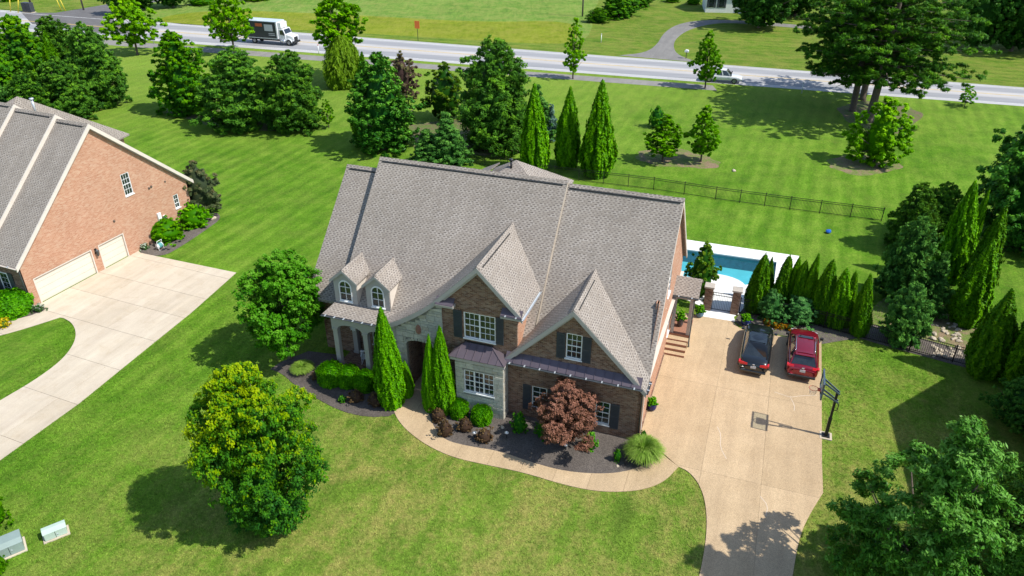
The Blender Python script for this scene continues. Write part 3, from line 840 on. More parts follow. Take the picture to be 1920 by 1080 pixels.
# ---------------------------------------------------------------- roofs
def roof(pts, name='roof', thick=0.16, mt='shingle'):
    P = [Vector(p) for p in pts]
    n = (P[1] - P[0]).cross(P[2] - P[0])
    if n.z < 0: P = P[::-1]
    return part(MB().slab(P, (0, 0, -thick)), name, mt)
RS = (11.4 - 3.9) / (7.5 - 0.75)
def zr(v): return 3.9 + (v - 0.75) * RS          # right section of the main roof
MS = (11.55 - 4.72) / (7.5 - 0.95)
def zm(v): return 4.72 + (v - 0.95) * MS         # middle section
r_right = roof([(-6.35, 0.75, 3.9), (0.36, 0.75, 3.9), (0.36, 7.5, 11.4), (-6.35, 7.5, 11.4)])
roof([(-6.35, 7.5, 11.4), (0.36, 7.5, 11.4), (0.36, 14.3, 4.6), (-6.35, 14.3, 4.6)])
r_mid = roof([(-18.55, 0.95, 4.72), (-6.36, 0.95, 4.72), (-6.36, 7.5, 11.55), (-18.55, 7.5, 11.55)], thick=0.22)
roof([(-18.55, 7.5, 11.55), (-6.36, 7.5, 11.55), (-6.36, 14.3, 4.6), (-18.55, 14.3, 4.6)], thick=0.22)
roof([(-18.95, -0.28, 4.48), (-14.6, -0.28, 4.48), (-14.6, 0.955, 4.722), (-18.7, 0.955, 4.722)], thick=0.1)
r_left = roof([(-20.98, 1.2, 4.45), (-18.5, 1.2, 4.45), (-18.5, 7.5, 10.75), (-20.98, 7.5, 10.75)])
roof([(-20.98, 7.5, 10.75), (-18.5, 7.5, 10.75), (-18.5, 14.3, 4.6), (-20.98, 14.3, 4.6)])
M['tan'] = plain('tan_flashing', (0.42, 0.35, 0.27), 0.7)
# step walls between the sections
part(MB().slab([(-18.45, 0.95, 4.3), (-18.45, 7.5, 10.4), (-18.45, 7.5, 11.4), (-18.45, 0.95, 4.6)], (0.1, 0, 0)), 'step_wall', 'trim')
part(MB().bar((-6.33, 1.6, zr(1.6) + 0.10), (-6.33, 7.45, 11.48), 0.06, 0.08), 'step_flashing', 'tan')
# rear hipped wing
hz_ = [(-10.6, 10.6, 11.25), (-12.9, 13.0, 9.6), (-7.4, 13.0, 9.4), (-7.4, 8.2, 9.4), (-12.9, 8.2, 9.6)]
for q in ((0, 1, 4), (0, 2, 1), (0, 3, 2), (0, 4, 3)): roof([hz_[i] for i in q], thick=0.1)
roof([(-11.7, 10.6, 10.95), (-13.6, 12.6, 9.6), (-13.6, 8.4, 9.6)], thick=0.1)
part(MB().tube([(-10.75, 10.1, 10.6), (-10.75, 10.1, 11.35)], 0.07, 8).tube([(-10.75, 10.1, 11.35), (-10.75, 10.1, 11.47)], 0.13, 8), 'vent_pipe', 'black')
# front gable over the upper window: straight right slope, swept left slope
def vmid(z): return 0.95 + (z - 4.72) / MS
roof([(-9.02, -0.3, 9.38), (-6.5, -0.3, 6.78), (-6.5, 3.6, 6.78), (-9.02, vmid(9.38) + 0.12, 9.38)], thick=0.14)
fine = []
cs = chaikin([Vector((u, z, 0)) for u, z in SWOOP], 2)
mb = MB()
for a, b in zip(cs, cs[1:]):
    va, vb = max(0.9, vmid(a.y)) + 0.15, max(0.9, vmid(b.y)) + 0.15
    mb.slab([(a.x, -0.3, a.y), (b.x, -0.3, b.y), (b.x, vb, b.y), (a.x, va, a.y)], (0, 0, -0.13))
sweep = part(mb, 'roof', 'shingle')
# garage gable
def vr(z): return 0.75 + (z - 3.9) / RS
roof([(-3.72, -0.32, 7.83), (0.36, -0.32, 3.66), (0.36, 0.78, 3.66), (0.36, 0.95, 3.9), (-3.72, vr(7.83) + 0.12, 7.83)], thick=0.14)
roof([(-7.68, -0.32, 3.80), (-3.72, -0.32, 7.83), (-3.72, vr(7.83) + 0.12, 7.83), (-7.68, 1.0, 3.80)], thick=0.14)
# ridge caps: overlapping cap shingles
def ridge(a, b, drop=0.12, wd=0.17, parent=None, mt='shingle'):
    a, b = Vector(a), Vector(b); d = (b - a).normalized(); x = d.cross(Vector((0, 0, 1))).normalized()
    L = (b - a).length; n = max(1, int(L / 0.62))
    mb = MB()
    for k in range(n):
        p = a + d * (L * k / n); q = a + d * (L * (k + 1) / n + 0.03)
        up0, up1 = Vector((0, 0, 0.035)), Vector((0, 0, 0.055))
        vs = [p + up0, p + x * wd - Vector((0, 0, drop)) + up0, p - x * wd - Vector((0, 0, drop)) + up0, q + up1, q + x * wd - Vector((0, 0, drop)) + up1, q - x * wd - Vector((0, 0, drop)) + up1]
        mb.add(vs, [(0, 1, 4, 3), (2, 0, 3, 5), (3, 4, 5), (0, 2, 1)])
    return part(mb, 'ridge_cap', mt, parent or H)
ridge((-6.3, 7.5, 11.4), (0.36, 7.5, 11.4), 0.17); ridge((-18.55, 7.5, 11.55), (-6.36, 7.5, 11.55), 0.17); ridge((-20.98, 7.5, 10.75), (-18.6, 7.5, 10.75), 0.17)
ridge((-9.02, -0.25, 9.38), (-9.02, vmid(9.38), 9.38), 0.17); ridge((-3.72, -0.28, 7.83), (-3.72, vr(7.83), 7.83), 0.17)
M['vent'] = plain('ridge_vent_slot', (0.03, 0.03, 0.03), 0.8)
for a, b in (((-6.2, 7.28, 11.22), (0.2, 7.28, 11.22)), ((-18.3, 7.28, 11.36), (-6.6, 7.28, 11.36)), ((-20.7, 7.28, 10.57), (-18.8, 7.28, 10.57)), ((-8.83, 0.1, 9.22), (-8.83, 4.4, 9.22)), ((-3.53, 0.1, 7.68), (-3.53, 3.4, 7.68))):
    part(MB().bar(a, b, 0.05, 0.05), 'ridge_vent', 'vent')
# rake boards
def rake(pts, w=0.24, t=0.05, mt='trim', name='rake_board', axis='v', parent=None):
    mb = MB()
    off = Vector((0, t, 0)) if axis == 'v' else Vector((-t, 0, 0))
    for a, b in zip(pts, pts[1:]):
        a, b = Vector(a), Vector(b)
        q = [a - Vector((0, 0, w)), b - Vector((0, 0, w)), b, a]
        if axis == 'u': pass
        mb.slab(q, off)
    return part(mb, name, mt, parent or H)
dz = Vector((0, 0, -0.03))
rake([(-7.7, -0.34, 3.74), (-3.72, -0.34, 7.80), (0.38, -0.34, 3.60)], 0.30, 0.1)
rake([(c.x, -0.325, c.y - 0.03) for c in cs] + [(-9.02, -0.325, 9.35), (-6.48, -0.325, 6.74)], 0.30, 0.1)
rake([(-7.45, -0.18, 3.75), (-3.72, -0.18, 7.50), (0.15, -0.18, 3.55)], 0.16, 0.17)
rake([(-11.3, -0.18, 6.78), (-9.02, -0.18, 9.05), (-6.75, -0.18, 6.7)], 0.16, 0.17)
rake([(0.375, 0.75, 3.87), (0.375, 7.5, 11.37), (0.375, 14.3, 4.57)], 0.26, 0.06, 'cream', axis='u')
part(MB().box(0.12, 0.33, 0.9, 14.0, 3.4, 3.44) , 'soffit', 'cream')
# cornice returns of the upper gable
for u0, u1 in ((-11.5, -10.44), (-7.7, -6.52)):
    cr = part(MB().box(u0, u1, -0.36, -0.005, 6.56, 6.74), 'cornice_return', 'trim')
    part(MB().slab([(u0, -0.4, 6.76), (u1, -0.4, 6.76), (u1, -0.005, 7.05), (u0, -0.005, 7.05)], (0, 0, -0.03)), 'return_roof', 'metal_roof', cr)
gutter((-7.7, -0.44, 6.78), (-6.5, -0.44, 6.78), 0.06, 'gutter', 2); gutter((-11.45, -0.42, 6.76), (-10.44, -0.42, 6.76), 0.06, 'trim', 0)
gutter((-6.44, -0.36, 6.72), (-6.44, 3.4, 6.72), 0.075, 'zinc', 0)
gutter((0.42, -0.36, 3.6), (0.42, 0.85, 3.6), 0.075, 'gutter', 2); gutter((-7.74, -0.36, 3.76), (-7.74, 0.0, 3.76), 0.075, 'zinc', 1)
gutter((-19.0, -0.36, 4.46), (-14.7, -0.36, 4.46), 0.075, 'gutter', 7)
def downpipe(pts, mt='trim'):
    part(MB().tube(pts, 0.045, 8), 'downpipe', mt, uv=False)
downpipe([(0.42, 0.5, 3.55), (0.19, 0.45, 3.2), (0.19, 0.45, 0.15), (0.4, 0.45, 0.08)], 'cream')
downpipe([(0.1, -0.5, 3.85), (0.17, -0.06, 3.5), (0.17, -0.06, 0.1)], 'gutter')
part(MB().box(0.122, 0.2, 0.0, 14.0, 0.0, 0.12), 'plinth', 'brick')

# plaque on the stone front
M['terracotta'] = plain('terracotta_relief', (0.30, 0.15, 0.11), 0.8, 0.3, 20.0)
pq = MB()
for rr, zz in ((1.0, 0.02), (0.72, 0.06), (0.35, 0.09)):
    ring = [(-12.78 + 0.17 * rr * math.cos(t), -0.07 - zz, 4.56 + 0.33 * rr * math.sin(t) * (1.0 if math.sin(t) > 0 else 0.9)) for t in [2 * math.pi * k / 20 for k in range(20)]]
    pq.slab(ring, (0, 0.05, 0))
part(pq, 'wall_plaque', 'terracotta')

# ---------------------------------------------------------------- porch
mb = MB()
pf = []
u = -18.62
def beam(u0, u1, v0, v1, arches, z1=4.4, zs=3.42, zt=3.76):
    outer = [(u0, z1), (u0, zs)]
    for a, b in arches:
        c = (a + b) / 2; w = (b - a) / 2
        outer += [(a, zs)] + [(c - w * math.cos(t), zs + (zt - zs) * math.sin(t)) for t in [math.pi * k / 10 for k in range(1, 10)]] + [(b, zs)]
    outer += [(u1, zs), (u1, z1)]
    m2 = MB(); m2.holed(outer[::-1], [], lambda q: Vector((q[0], v0, q[1])), (0, v1 - v0, 0))
    m2.holed(outer[::-1], [], lambda q: Vector((q[0], v1, q[1])))
    return m2
part(beam(-18.62, -14.24, 0.02, 0.34, [(-18.22, -16.58), (-16.22, -14.5)]), 'porch_beam', 'trim')
sb = MB()
outer = [(0.34, 4.4), (0.34, 3.42)] + [(1.37 - 1.0 * math.cos(t), 3.42 + 0.34 * math.sin(t)) for t in [math.pi * k / 10 for k in range(0, 11)]] + [(2.4, 3.42), (2.4, 4.4)]
sb.holed(outer[::-1], [], lambda q: Vector((-18.6, q[0], q[1])), (0.3, 0, 0))
part(sb, 'porch_beam', 'trim')
part(MB().box(-18.9, -14.3, 0.0, 2.4, 4.40, 4.44), 'porch_ceiling', 'trim')
part(MB().box(-18.9, -14.25, -0.1, 2.4, -0.03, 0.28), 'porch_floor', 'brick')
for cu, cv in ((-18.42, 0.18), (-16.40, 0.18), (-14.48, 0.18), (-18.42, 2.2)):
    c = part(MB().box(cu - 0.15, cu + 0.15, cv - 0.15, cv + 0.15, 0.42, 3.3), 'porch_column', 'trim')
    part(MB().box(cu - 0.2, cu + 0.2, cv - 0.2, cv + 0.2, 0.28, 0.42), 'column_base', 'trim', c)
    part(MB().box(cu - 0.19, cu + 0.19, cv - 0.19, cv + 0.19, 3.3, 3.42), 'column_cap', 'trim', c)

# ---------------------------------------------------------------- dormers
def dormer(uc):
    w = 0.76; v0 = 0.93; zb = 4.6; ze = 6.34; za = 6.98
    d = MB()
    win = arch(uc - 0.36, uc + 0.36, 4.95, 5.85, 6.22, 10)
    d.holed([(uc - w, zb), (uc + w, zb), (uc + w, ze), (uc, za - 0.05), (uc - w, ze)], [win], f_front(v0), (0, 0.12, 0))
    dm = part(d, 'dormer', 'trim')
    for s in (-1, 1):
        vb = 0.95 + (ze - 4.72) / MS + 0.05
        q = [(uc + s * w, v0, zb), (uc + s * w, vb, ze), (uc + s * w, v0, ze)]
        part(MB().poly(q if s > 0 else q[::-1]), 'cheek_wall', 'cream', dm)  # cream paints sunlight on the cheeks, the front's grey paints its shade
        oe = 0.16
        e = (uc + s * (w + oe), ze - oe * (za - ze) / w)
        vback = 0.95 + (za + 0.05 - 4.72) / MS + 0.08; veave = 0.95 + (e[1] - 4.72) / MS + 0.1
        q = [Vector((uc, v0 - 0.16, za + 0.05)), Vector((e[0], v0 - 0.16, e[1] + 0.05)), Vector((e[0], veave, e[1] + 0.05)), Vector((uc, vback, za + 0.05))]
        if (q[1] - q[0]).cross(q[2] - q[0]).z < 0: q = q[::-1]
        part(MB().slab(q, (0, 0, -0.07)), 'dormer_roof', 'shingle', dm)
    rake([(uc - w - 0.16, v0 - 0.175, ze - 0.10), (uc, v0 - 0.175, za + 0.03), (uc + w + 0.16, v0 - 0.175, ze - 0.10)], 0.17, 0.06, 'trim', 'dormer_rake', parent=dm)
    ridge((uc, v0 - 0.1, za + 0.06), (uc, 0.95 + (za - 4.72) / MS, za + 0.06), 0.12, 0.15, dm)
    # casing, panes, glazing bars
    fr = MB()
    oo = arch(uc - 0.42, uc + 0.42, 4.88, 5.85, 6.30, 12); ii = arch(uc - 0.36, uc + 0.36, 4.95, 5.85, 6.22, 12)
    fr.holed(oo, [ii], f_front(v0 - 0.03), (0, 0.05, 0))
    part(fr, 'window_casing', 'white', dm)
    part(MB().box(uc - 0.45, uc + 0.45, v0 - 0.09, v0, 4.82, 4.88), 'window_sill', 'white', dm)
    part(MB().box(uc - 0.016, uc + 0.016, v0 + 0.02, v0 + 0.05, 4.95, 6.22), 'muntin', 'white', dm)
    for z in (5.38, 5.82): part(MB().box(uc - 0.36, uc + 0.36, v0 + 0.017, v0 + 0.047, z - 0.016, z + 0.016), 'muntin', 'white', dm)
    for s0, s1 in ((-0.36, -0.016), (0.016, 0.36)):
        for z0, z1 in ((4.95, 5.364), (5.396, 5.804)):
            part(MB().box(uc + s0, uc + s1, v0 + 0.05, v0 + 0.06, z0, z1), 'pane', 'pane', dm, uv=False)
        c, a, b = uc, 0.36, 0.37
        q = [(uc + s0, 5.836), (uc + s1, 5.836)]
        ts = [math.pi / 2 * k / 6 for k in range(7)]
        arcp = [(c + a * math.cos(t), 5.85 + b * math.sin(t)) for t in ts]
        if s0 > 0: q = [(uc + 0.016, 5.836), (uc + 0.36, 5.836)] + arcp
        else: q = [(uc - 0.016, 5.836)] + [(2 * c - x, z) for x, z in arcp][::-1] + [(uc - 0.36, 5.836)]
        pm = MB().poly([(x, v0 + 0.055, z) for x, z in q])
        part(pm, 'pane', 'pane', dm, uv=False)
dormer(-17.94); dormer(-15.80)

# ---------------------------------------------------------------- side entrance: steps, landing, little shingled roof
M['step'] = plain('brick_step', (0.30, 0.145, 0.09), 0.9, 0.2, 12.0)
for k in range(3):
    st = part(MB().box(0.125, 1.42, 8.75 + 0.36 * k, 10.0, 0.17 * k + 0.004 * k, 0.17 * (k + 1)), 'step', 'aggregate')
    part(MB().box(0.13, 1.44, 8.725 + 0.36 * k, 8.76 + 0.36 * k, 0.17 * k + 0.03, 0.17 * (k + 1) + 0.006), 'nosing', 'step', st)
ld = part(MB().box(0.125, 1.46, 9.85, 12.4, 0.0, 0.60), 'landing', 'aggregate')
part(MB().box(0.13, 1.47, 9.82, 9.86, 0.45, 0.607), 'nosing', 'step', ld)
part(MB().box(0.125, 1.46, 10.3, 12.4, 0.6, 0.76), 'landing_step', 'step', ld)
for cu, cv in ((0.32, 10.45), (1.34, 10.45), (1.34, 11.9)):
    part(MB().box(cu - 0.1, cu + 0.1, cv - 0.1, cv + 0.1, 0.76, 3.5), 'portico_post', 'trim')
part(MB().box(0.13, 1.6, 10.3, 12.2, 3.42, 3.62), 'portico_beam', 'trim')
roof([(0.05, 10.15, 3.72), (1.75, 10.15, 3.72), (1.75, 11.35, 4.5), (0.05, 11.35, 4.5)], thick=0.1)
roof([(0.05, 11.35, 4.5), (1.75, 11.35, 4.5), (1.75, 12.5, 3.72), (0.05, 12.5, 3.72)], thick=0.1)
gutter((0.1, 10.08, 3.7), (1.75, 10.08, 3.7), 0.06, 'gutter', 2)
downpipe([(1.6, 10.1, 3.65), (1.5, 10.3, 3.4), (1.5, 10.3, 0.3), (1.55, 10.05, 0.08)], 'gutter')

# ================================================================ neighbouring house on the left
NB = thing('orange_brick_house', NO, NBA, 'orange brick house with two cream garage doors beside a pale concrete drive', 'house')
f_n = lambda q: Vector((q[0], 0.0, q[1]))
D1, D2 = (0.0, 4.93, -0.04, 2.02), (5.56, 7.98, -0.04, 2.06)
NW = [(9.12, 9.92, 4.72, 6.5), (13.55, 14.08, 1.85, 3.05)]
M['garage_door'] = plain('cream_garage_door', (0.66, 0.575, 0.475), 0.5, 0.04, 1.0)
mb = MB()
mb.holed([(-0.6, -0.05), (15.25, -0.05), (15.25, 3.95), (7.45, 10.75), (-0.6, 3.7)], [rect(*D1), rect(*D2)] + [rect(*w) for w in NW], f_n, (0, 0.22, 0))
part(mb, 'wall', 'brick2', NB)
part(MB().poly([(-0.6, 16, -0.05), (-0.6, 0, -0.05), (-0.6, 0, 3.7), (-0.6, 16, 3.7)]), 'wall', 'brick', NB)  # front out of the sun: the brown brick paints shade into its colour
part(MB().poly([(15.25, 0, -0.05), (15.25, 16, -0.05), (15.25, 16, 3.9), (15.25, 0, 3.9)]), 'wall', 'brick2', NB)
for w in NW: window(NB, *w, 0.0, 3 if w[0] < 10 else 2, 4 if w[0] < 10 else 3)
for a, b, c, d in (D1, D2):
    g = part(MB().box(a, b, 0.16, 0.2, 0.0, d), 'garage_door', 'cream', NB)
    for k in range(4):
        z0 = d * k / 4 + 0.012; z1 = d * (k + 1) / 4 - 0.012
        part(MB().box(a + 0.03, b - 0.03, 0.12, 0.158, z0, z1), 'door_section', 'garage_door', g, bevel=0.012)
    cs_ = MB().box(a - 0.001, a + 0.09, -0.02, 0.155, 0.0, d); cs_.box(b - 0.09, b + 0.001, -0.02, 0.155, 0.0, d); cs_.box(a + 0.09, b - 0.09, -0.02, 0.155, d - 0.07, d + 0.001)
    part(cs_, 'door_casing', 'cream', NB)
    lm = MB()
    for k in range(int((b - a + 0.2) / 0.08)):
        lm.box(a - 0.1 + k * 0.08, a - 0.03 + k * 0.08, -0.012, 0.05, d + 0.01, d + 0.21)
    part(lm, 'lintel', 'brick2', NB)
def nroof(pts, thick=0.16): 
    P = [Vector(p) for p in pts]
    if (P[1] - P[0]).cross(P[2] - P[0]).z < 0: P = P[::-1]
    return part(MB().slab(P, (0, 0, -thick)), 'roof', 'shingle', NB)
for d0, d1, lift in ((-0.3, 3.0, 0.0), (2.9, 7.2, 0.32), (7.1, 17.0, 0.6)):
    nroof([(-1.0, d0, 3.42), (7.48, d0, 11.05 + lift), (7.48, d1, 11.05 + lift), (-1.0, d1, 3.42)][::-1] if False else [(-1.0 - lift * 0.0, d0, 3.42 + lift), (7.48, d0, 11.05 + lift), (7.48, d1, 11.05 + lift), (-1.0, d1, 3.42 + lift)])
    nroof([(7.48, d0, 11.05 + lift), (15.75, d0, 3.72 + lift), (15.75, d1, 3.72 + lift), (7.48, d1, 11.05 + lift)])
    rk = MB()
    for a, b in (((-1.02, 3.40), (7.48, 11.03)), ((7.48, 11.03), (15.77, 3.70))):
        q = [(a[0], d0 - 0.03, a[1] - 0.3 + lift), (b[0], d0 - 0.03, b[1] - 0.3 + lift), (b[0], d0 - 0.03, b[1] + 0.03 + lift), (a[0], d0 - 0.03, a[1] + 0.03 + lift)]
        rk.slab(q, (0, 0.1, 0))
    part(rk, 'rake_board', 'cream', NB)
    ridge((7.48, d0 + 0.1, 11.05 + lift), (7.48, d1, 11.05 + lift), 0.17, 0.17, NB)
    part(MB().bar((7.25, d0 + 0.4, 10.88 + lift), (7.25, d1 - 0.3, 10.88 + lift), 0.05, 0.05), 'ridge_vent', 'vent', NB)
sf = MB()
for a, b in (((-0.6, 3.55), (7.48, 10.80)), ((7.48, 10.80), (15.4, 3.75))):
    sf.slab([(a[0], -0.2, a[1]), (b[0], -0.2, b[1]), (b[0], -0.005, b[1]), (a[0], -0.005, a[1])], (0, 0, -0.12))
part(sf, 'frieze_board', 'trim', NB)
gutter((-1.08, -0.3, 3.4), (-1.08, 9.0, 3.4), 0.075, 'cream', 6, parent=NB)
part(MB().tube([(-1.05, 0.1, 3.32), (-0.68, 0.1, 2.9), (-0.68, 0.1, 0.1)], 0.05, 8), 'downpipe', 'gutter', NB)
ap = (10.0, 10.2, 11.3); cn = [(18.6, 9.3, 5.7), (18.6, 18.0, 5.7), (0.5, 18.0, 5.7), (0.5, 6.5, 5.7)]
ap2 = (10.3, 10.6, 11.6)
nroof([ap, cn[0], cn[1]]); nroof([ap, cn[3], cn[0]]); nroof([ap, cn[1], cn[2]]); nroof([ap, cn[2], cn[3]])
part(MB().poly([(18.2, 9.7, 0), (18.2, 17.6, 0), (18.2, 17.6, 5.6), (18.2, 9.7, 5.6)]), 'wall', 'brick2', NB)
part(MB().poly([(15.2, 9.7, 0), (18.2, 9.7, 0), (18.2, 9.7, 5.6), (15.2, 9.7, 5.6)]), 'wall', 'brick2', NB)
part(MB().tube([(9.3, 7.6, 10.4), (9.3, 7.6, 11.5)], 0.09, 8).tube([(9.3, 7.6, 11.5), (9.3, 7.6, 11.62)], 0.16, 8), 'vent_pipe', 'zinc', NB)
for s, z, r in ((11.4, 4.55, 0.09), (11.65, 4.6, 0.09), (13.1, 4.5, 0.07), (7.5, 3.3, 0.09)):
    part(MB().tube([(s, 0.0, z), (s, -0.07, z)], r, 10), 'wall_vent', 'bark', NB)
FW = (0.8, 1.6, 0.7, 2.3)
wn_ = MB()
def side_window(d0, d1, z0, z1):
    fr = MB()
    x = -0.6
    for a, b, c, e in ((d0, d0 + 0.07, z0, z1), (d1 - 0.07, d1, z0, z1), (d0 + 0.07, d1 - 0.07, z0, z0 + 0.07), (d0 + 0.07, d1 - 0.07, z1 - 0.07, z1)): fr.box(x - 0.05, x + 0.02, a, b, c, e)
    w = part(fr, 'window', 'white', NB)
    for i in range(2):
        for j in range(4):
            a = d0 + 0.07 + (d1 - d0 - 0.14) * i / 2; c = z0 + 0.07 + (z1 - z0 - 0.14) * j / 4
            part(MB().box(x - 0.02, x - 0.012, a + 0.012, a + (d1 - d0 - 0.14) / 2 - 0.012, c + 0.012, c + (z1 - z0 - 0.14) / 4 - 0.012), 'pane', 'pane', w, uv=False)
    part(MB().box(x - 0.015, x + 0.01, d0 + 0.07, d1 - 0.07, z0 + 0.07, z1 - 0.07), 'muntin', 'white', w)
side_window(1.6, 2.5, 0.75, 2.45); side_window(5.2, 6.1, 0.75, 2.45)
for a, b in ((1.1, 1.55), (2.55, 3.0)): part(MB().box(-0.66, -0.604, a, b, 0.7, 2.5), 'shutter', 'shutter', NB)
# wall lantern between the doors, meter boxes
ln = part(MB().box(5.17, 5.33, -0.07, -0.002, 1.55, 1.95), 'wall_lantern', 'black', NB)
part(MB().lathe([(0.04, 1.35), (0.10, 1.45), (0.12, 1.75), (0.15, 1.78), (0.02, 1.95)], (5.25, -0.19, 0.0), 8), 'lamp', 'gutter', ln)
for s, z, w, h in ((11.65, 1.75, 0.34, 1.0), (11.25, 1.35, 0.4, 0.28), (12.15, 1.7, 0.26, 0.32)):
    part(MB().box(s - w / 2, s + w / 2, -0.16, -0.003, z - h / 2, z + h / 2), 'meter_box', 'white', NB, bevel=0.02)

# house beyond the right edge of the picture: its gable throws the pointed shadow on the lawn
pk = G(1675, 775)
k = 9.5 / math.tan(SUN_EL)
ax_ = Vector((pk.x + k * math.cos(SUN_AZ), pk.y + k * math.sin(SUN_AZ), 0))
td = (HU * 0.657 + HV * 1.92); td.normalize()
RB = thing('brick_house', ax_, math.atan2(td.y, td.x), 'brown brick house beyond the right edge of the picture, casting the pointed shadow', 'house')
hw = 10.6; ez_ = 9.5 - hw * 0.49
part(MB().poly([(hw, 0, 0), (-hw, 0, 0), (-hw, 0, ez_), (0, 0, 9.3), (hw, 0, ez_)][::-1] if False else [(-hw, 0, 0), (-hw, 0, ez_), (0, 0, 9.3), (hw, 0, ez_), (hw, 0, 0)]), 'wall', 'brick', RB)
part(MB().poly([(-hw, 0, 0), (-hw, -14, 0), (-hw, -14, ez_), (-hw, 0, ez_)]), 'wall', 'brick', RB)
part(MB().poly([(hw, 0, 0), (hw, -14, 0), (hw, -14, ez_), (hw, 0, ez_)][::-1]), 'wall', 'brick', RB)
part(MB().poly([(-hw, -14, 0), (hw, -14, 0), (hw, -14, ez_), (0, -14, 9.3), (-hw, -14, ez_)]), 'wall', 'brick', RB)
for s in (-1, 1):
    q = [Vector((0, 0.3, 9.5)), Vector((s * (hw + 0.4), 0.3, 9.5 - (hw + 0.4) * 0.49)), Vector((s * (hw + 0.4), -14.3, 9.5 - (hw + 0.4) * 0.49)), Vector((0, -14.3, 9.5))]
    if (q[1] - q[0]).cross(q[2] - q[0]).z < 0: q = q[::-1]
    part(MB().slab(q, (0, 0, -0.16)), 'roof', 'shingle', RB)

# ================================================================ cars
def paint(name, col, metallic=0.35):
    m = NT(name)
    n = m.noise(m.obj(), 3.0, 3.0)
    m.set(Base__Color=m.ramp(n, [(0.3, tuple(c * 0.9 for c in col)), (0.7, col)]), Roughness=0.28, Metallic=metallic)
    m.b.inputs['Coat Weight'].default_value = 0.8; m.b.inputs['Coat Roughness'].default_value = 0.04
    return m.m
M['car_glass'] = glass_mat('car_glass', (0.010, 0.014, 0.016), 0.03)
M['tyre'] = plain('tyre_rubber', (0.018, 0.018, 0.018), 0.85, 0.2, 12.0)
M['rim'] = plain('alloy_rim', (0.42, 0.43, 0.45), 0.3, 0.1, 8.0, 0.8)
M['chrome'] = plain('chrome', (0.65, 0.66, 0.68), 0.15, 0.05, 4.0, 0.9)
M['tail'] = plain('tail_lamp', (0.55, 0.012, 0.015), 0.15, 0.15, 20.0, 0.0, 0.0, 0.6)
M['plate'] = plain('licence_plate', (0.50, 0.52, 0.55), 0.4, 0.25, 30.0)
M['plastic'] = plain('black_plastic', (0.016, 0.016, 0.017), 0.55, 0.2, 10.0)
M['headlamp'] = plain('clear_lamp', (0.60, 0.62, 0.65), 0.1, 0.1, 15.0)

def loft(stations, sub=1):
    """stations: (x, z_bottom, z_belt, z_deck, half_width)"""
    vs = []; K = 13
    for x, zb, zl, zd, w in stations:
        half = [(w * 0.80, zb), (w * 0.96, zb + 0.10), (w, zb + (zl - zb) * 0.55), (w * 0.975, zl), (w * 0.86, zd - (zd - zl) * 0.12), (w * 0.45, zd + 0.012)]
        ring = [(0, zb)] + half + [(0, zd + 0.02)]
        full = ring + [(-y, z) for y, z in half[::-1]]
        vs += [(x, y, z) for y, z in full]
        K = len(full)
    fs = []
    for i in range(len(stations) - 1):
        for k in range(K):
            fs.append((i*K+k, i*K+(k+1)%K, (i+1)*K+(k+1)%K, (i+1)*K+k))
    fs.append(tuple(range(K))); fs.append(tuple((len(stations)-1)*K + k for k in range(K))[::-1])
    return vs, [f[::-1] for f in fs]
def body_part(stations, mat, root):
    vs, fs = loft(stations)
    o = MB().add(vs, fs, True).build('body', mat, root, uv=False)
    m = o.modifiers.new('smooth', 'SUBSURF'); m.levels = 1; m.render_levels = 2
    return o
def cabin_part(base, roofp, mat, root):
    """base: (x_rear, x_front, half_w_rear, half_w_front, z_rear, z_front); roofp the same for the roof"""
    xr, xf, wr, wf, zr_, zf = base; rr, rf, rwr, rwf, rzr, rzf = roofp
    n = 6; vs = []
    for k in range(n + 1):
        t = k / n
        bx_ = xr + (xf - xr) * t; rx = rr + (rf - rr) * t
        bw = wr + (wf - wr) * t; rw = rwr + (rwf - rwr) * t
        bz = zr_ + (zf - zr_) * t; rz = rzr + (rzf - rzr) * t + 0.045 * math.sin(math.pi * t)
        vs += [(bx_, bw, bz), (rx, rw, rz - 0.03), (rx, rw * 0.7, rz + 0.02), (rx, 0, rz + 0.035), (rx, -rw * 0.7, rz + 0.02), (rx, -rw, rz - 0.03), (bx_, -bw, bz)]
    K = 7; fs = []
    for i in range(n):
        for k in range(K - 1): fs.append((i*K+k, i*K+k+1, (i+1)*K+k+1, (i+1)*K+k)[::-1])
    fs.append(tuple(range(K))[::-1]); fs.append(tuple(n*K + k for k in range(K)))
    o = MB().add(vs, [f[::-1] for f in fs], False).build('cabin', mat, root, uv=False)
    bv = o.modifiers.new('round', 'BEVEL'); bv.width = 0.05; bv.segments = 3; bv.limit_method = 'ANGLE'; bv.angle_limit = R_(30)
    for p in o.data.polygons: p.use_smooth = True
    return o
def pane_on(a, b, c, d, name, root, inset=0.06, off=0.012, mt='car_glass'):
    """quad pane inset from the corners a b c d (counter-clockwise seen from outside)"""
    P = [Vector(p) for p in (a, b, c, d)]
    n = (P[1] - P[0]).cross(P[3] - P[0]).normalized()
    ce = sum(P, Vector()) / 4
    q = [p + (ce - p).normalized() * inset * 1.4 + n * off for p in P]
    return MB().slab(q, -n * 0.02).build(name, M[mt], root, uv=False)
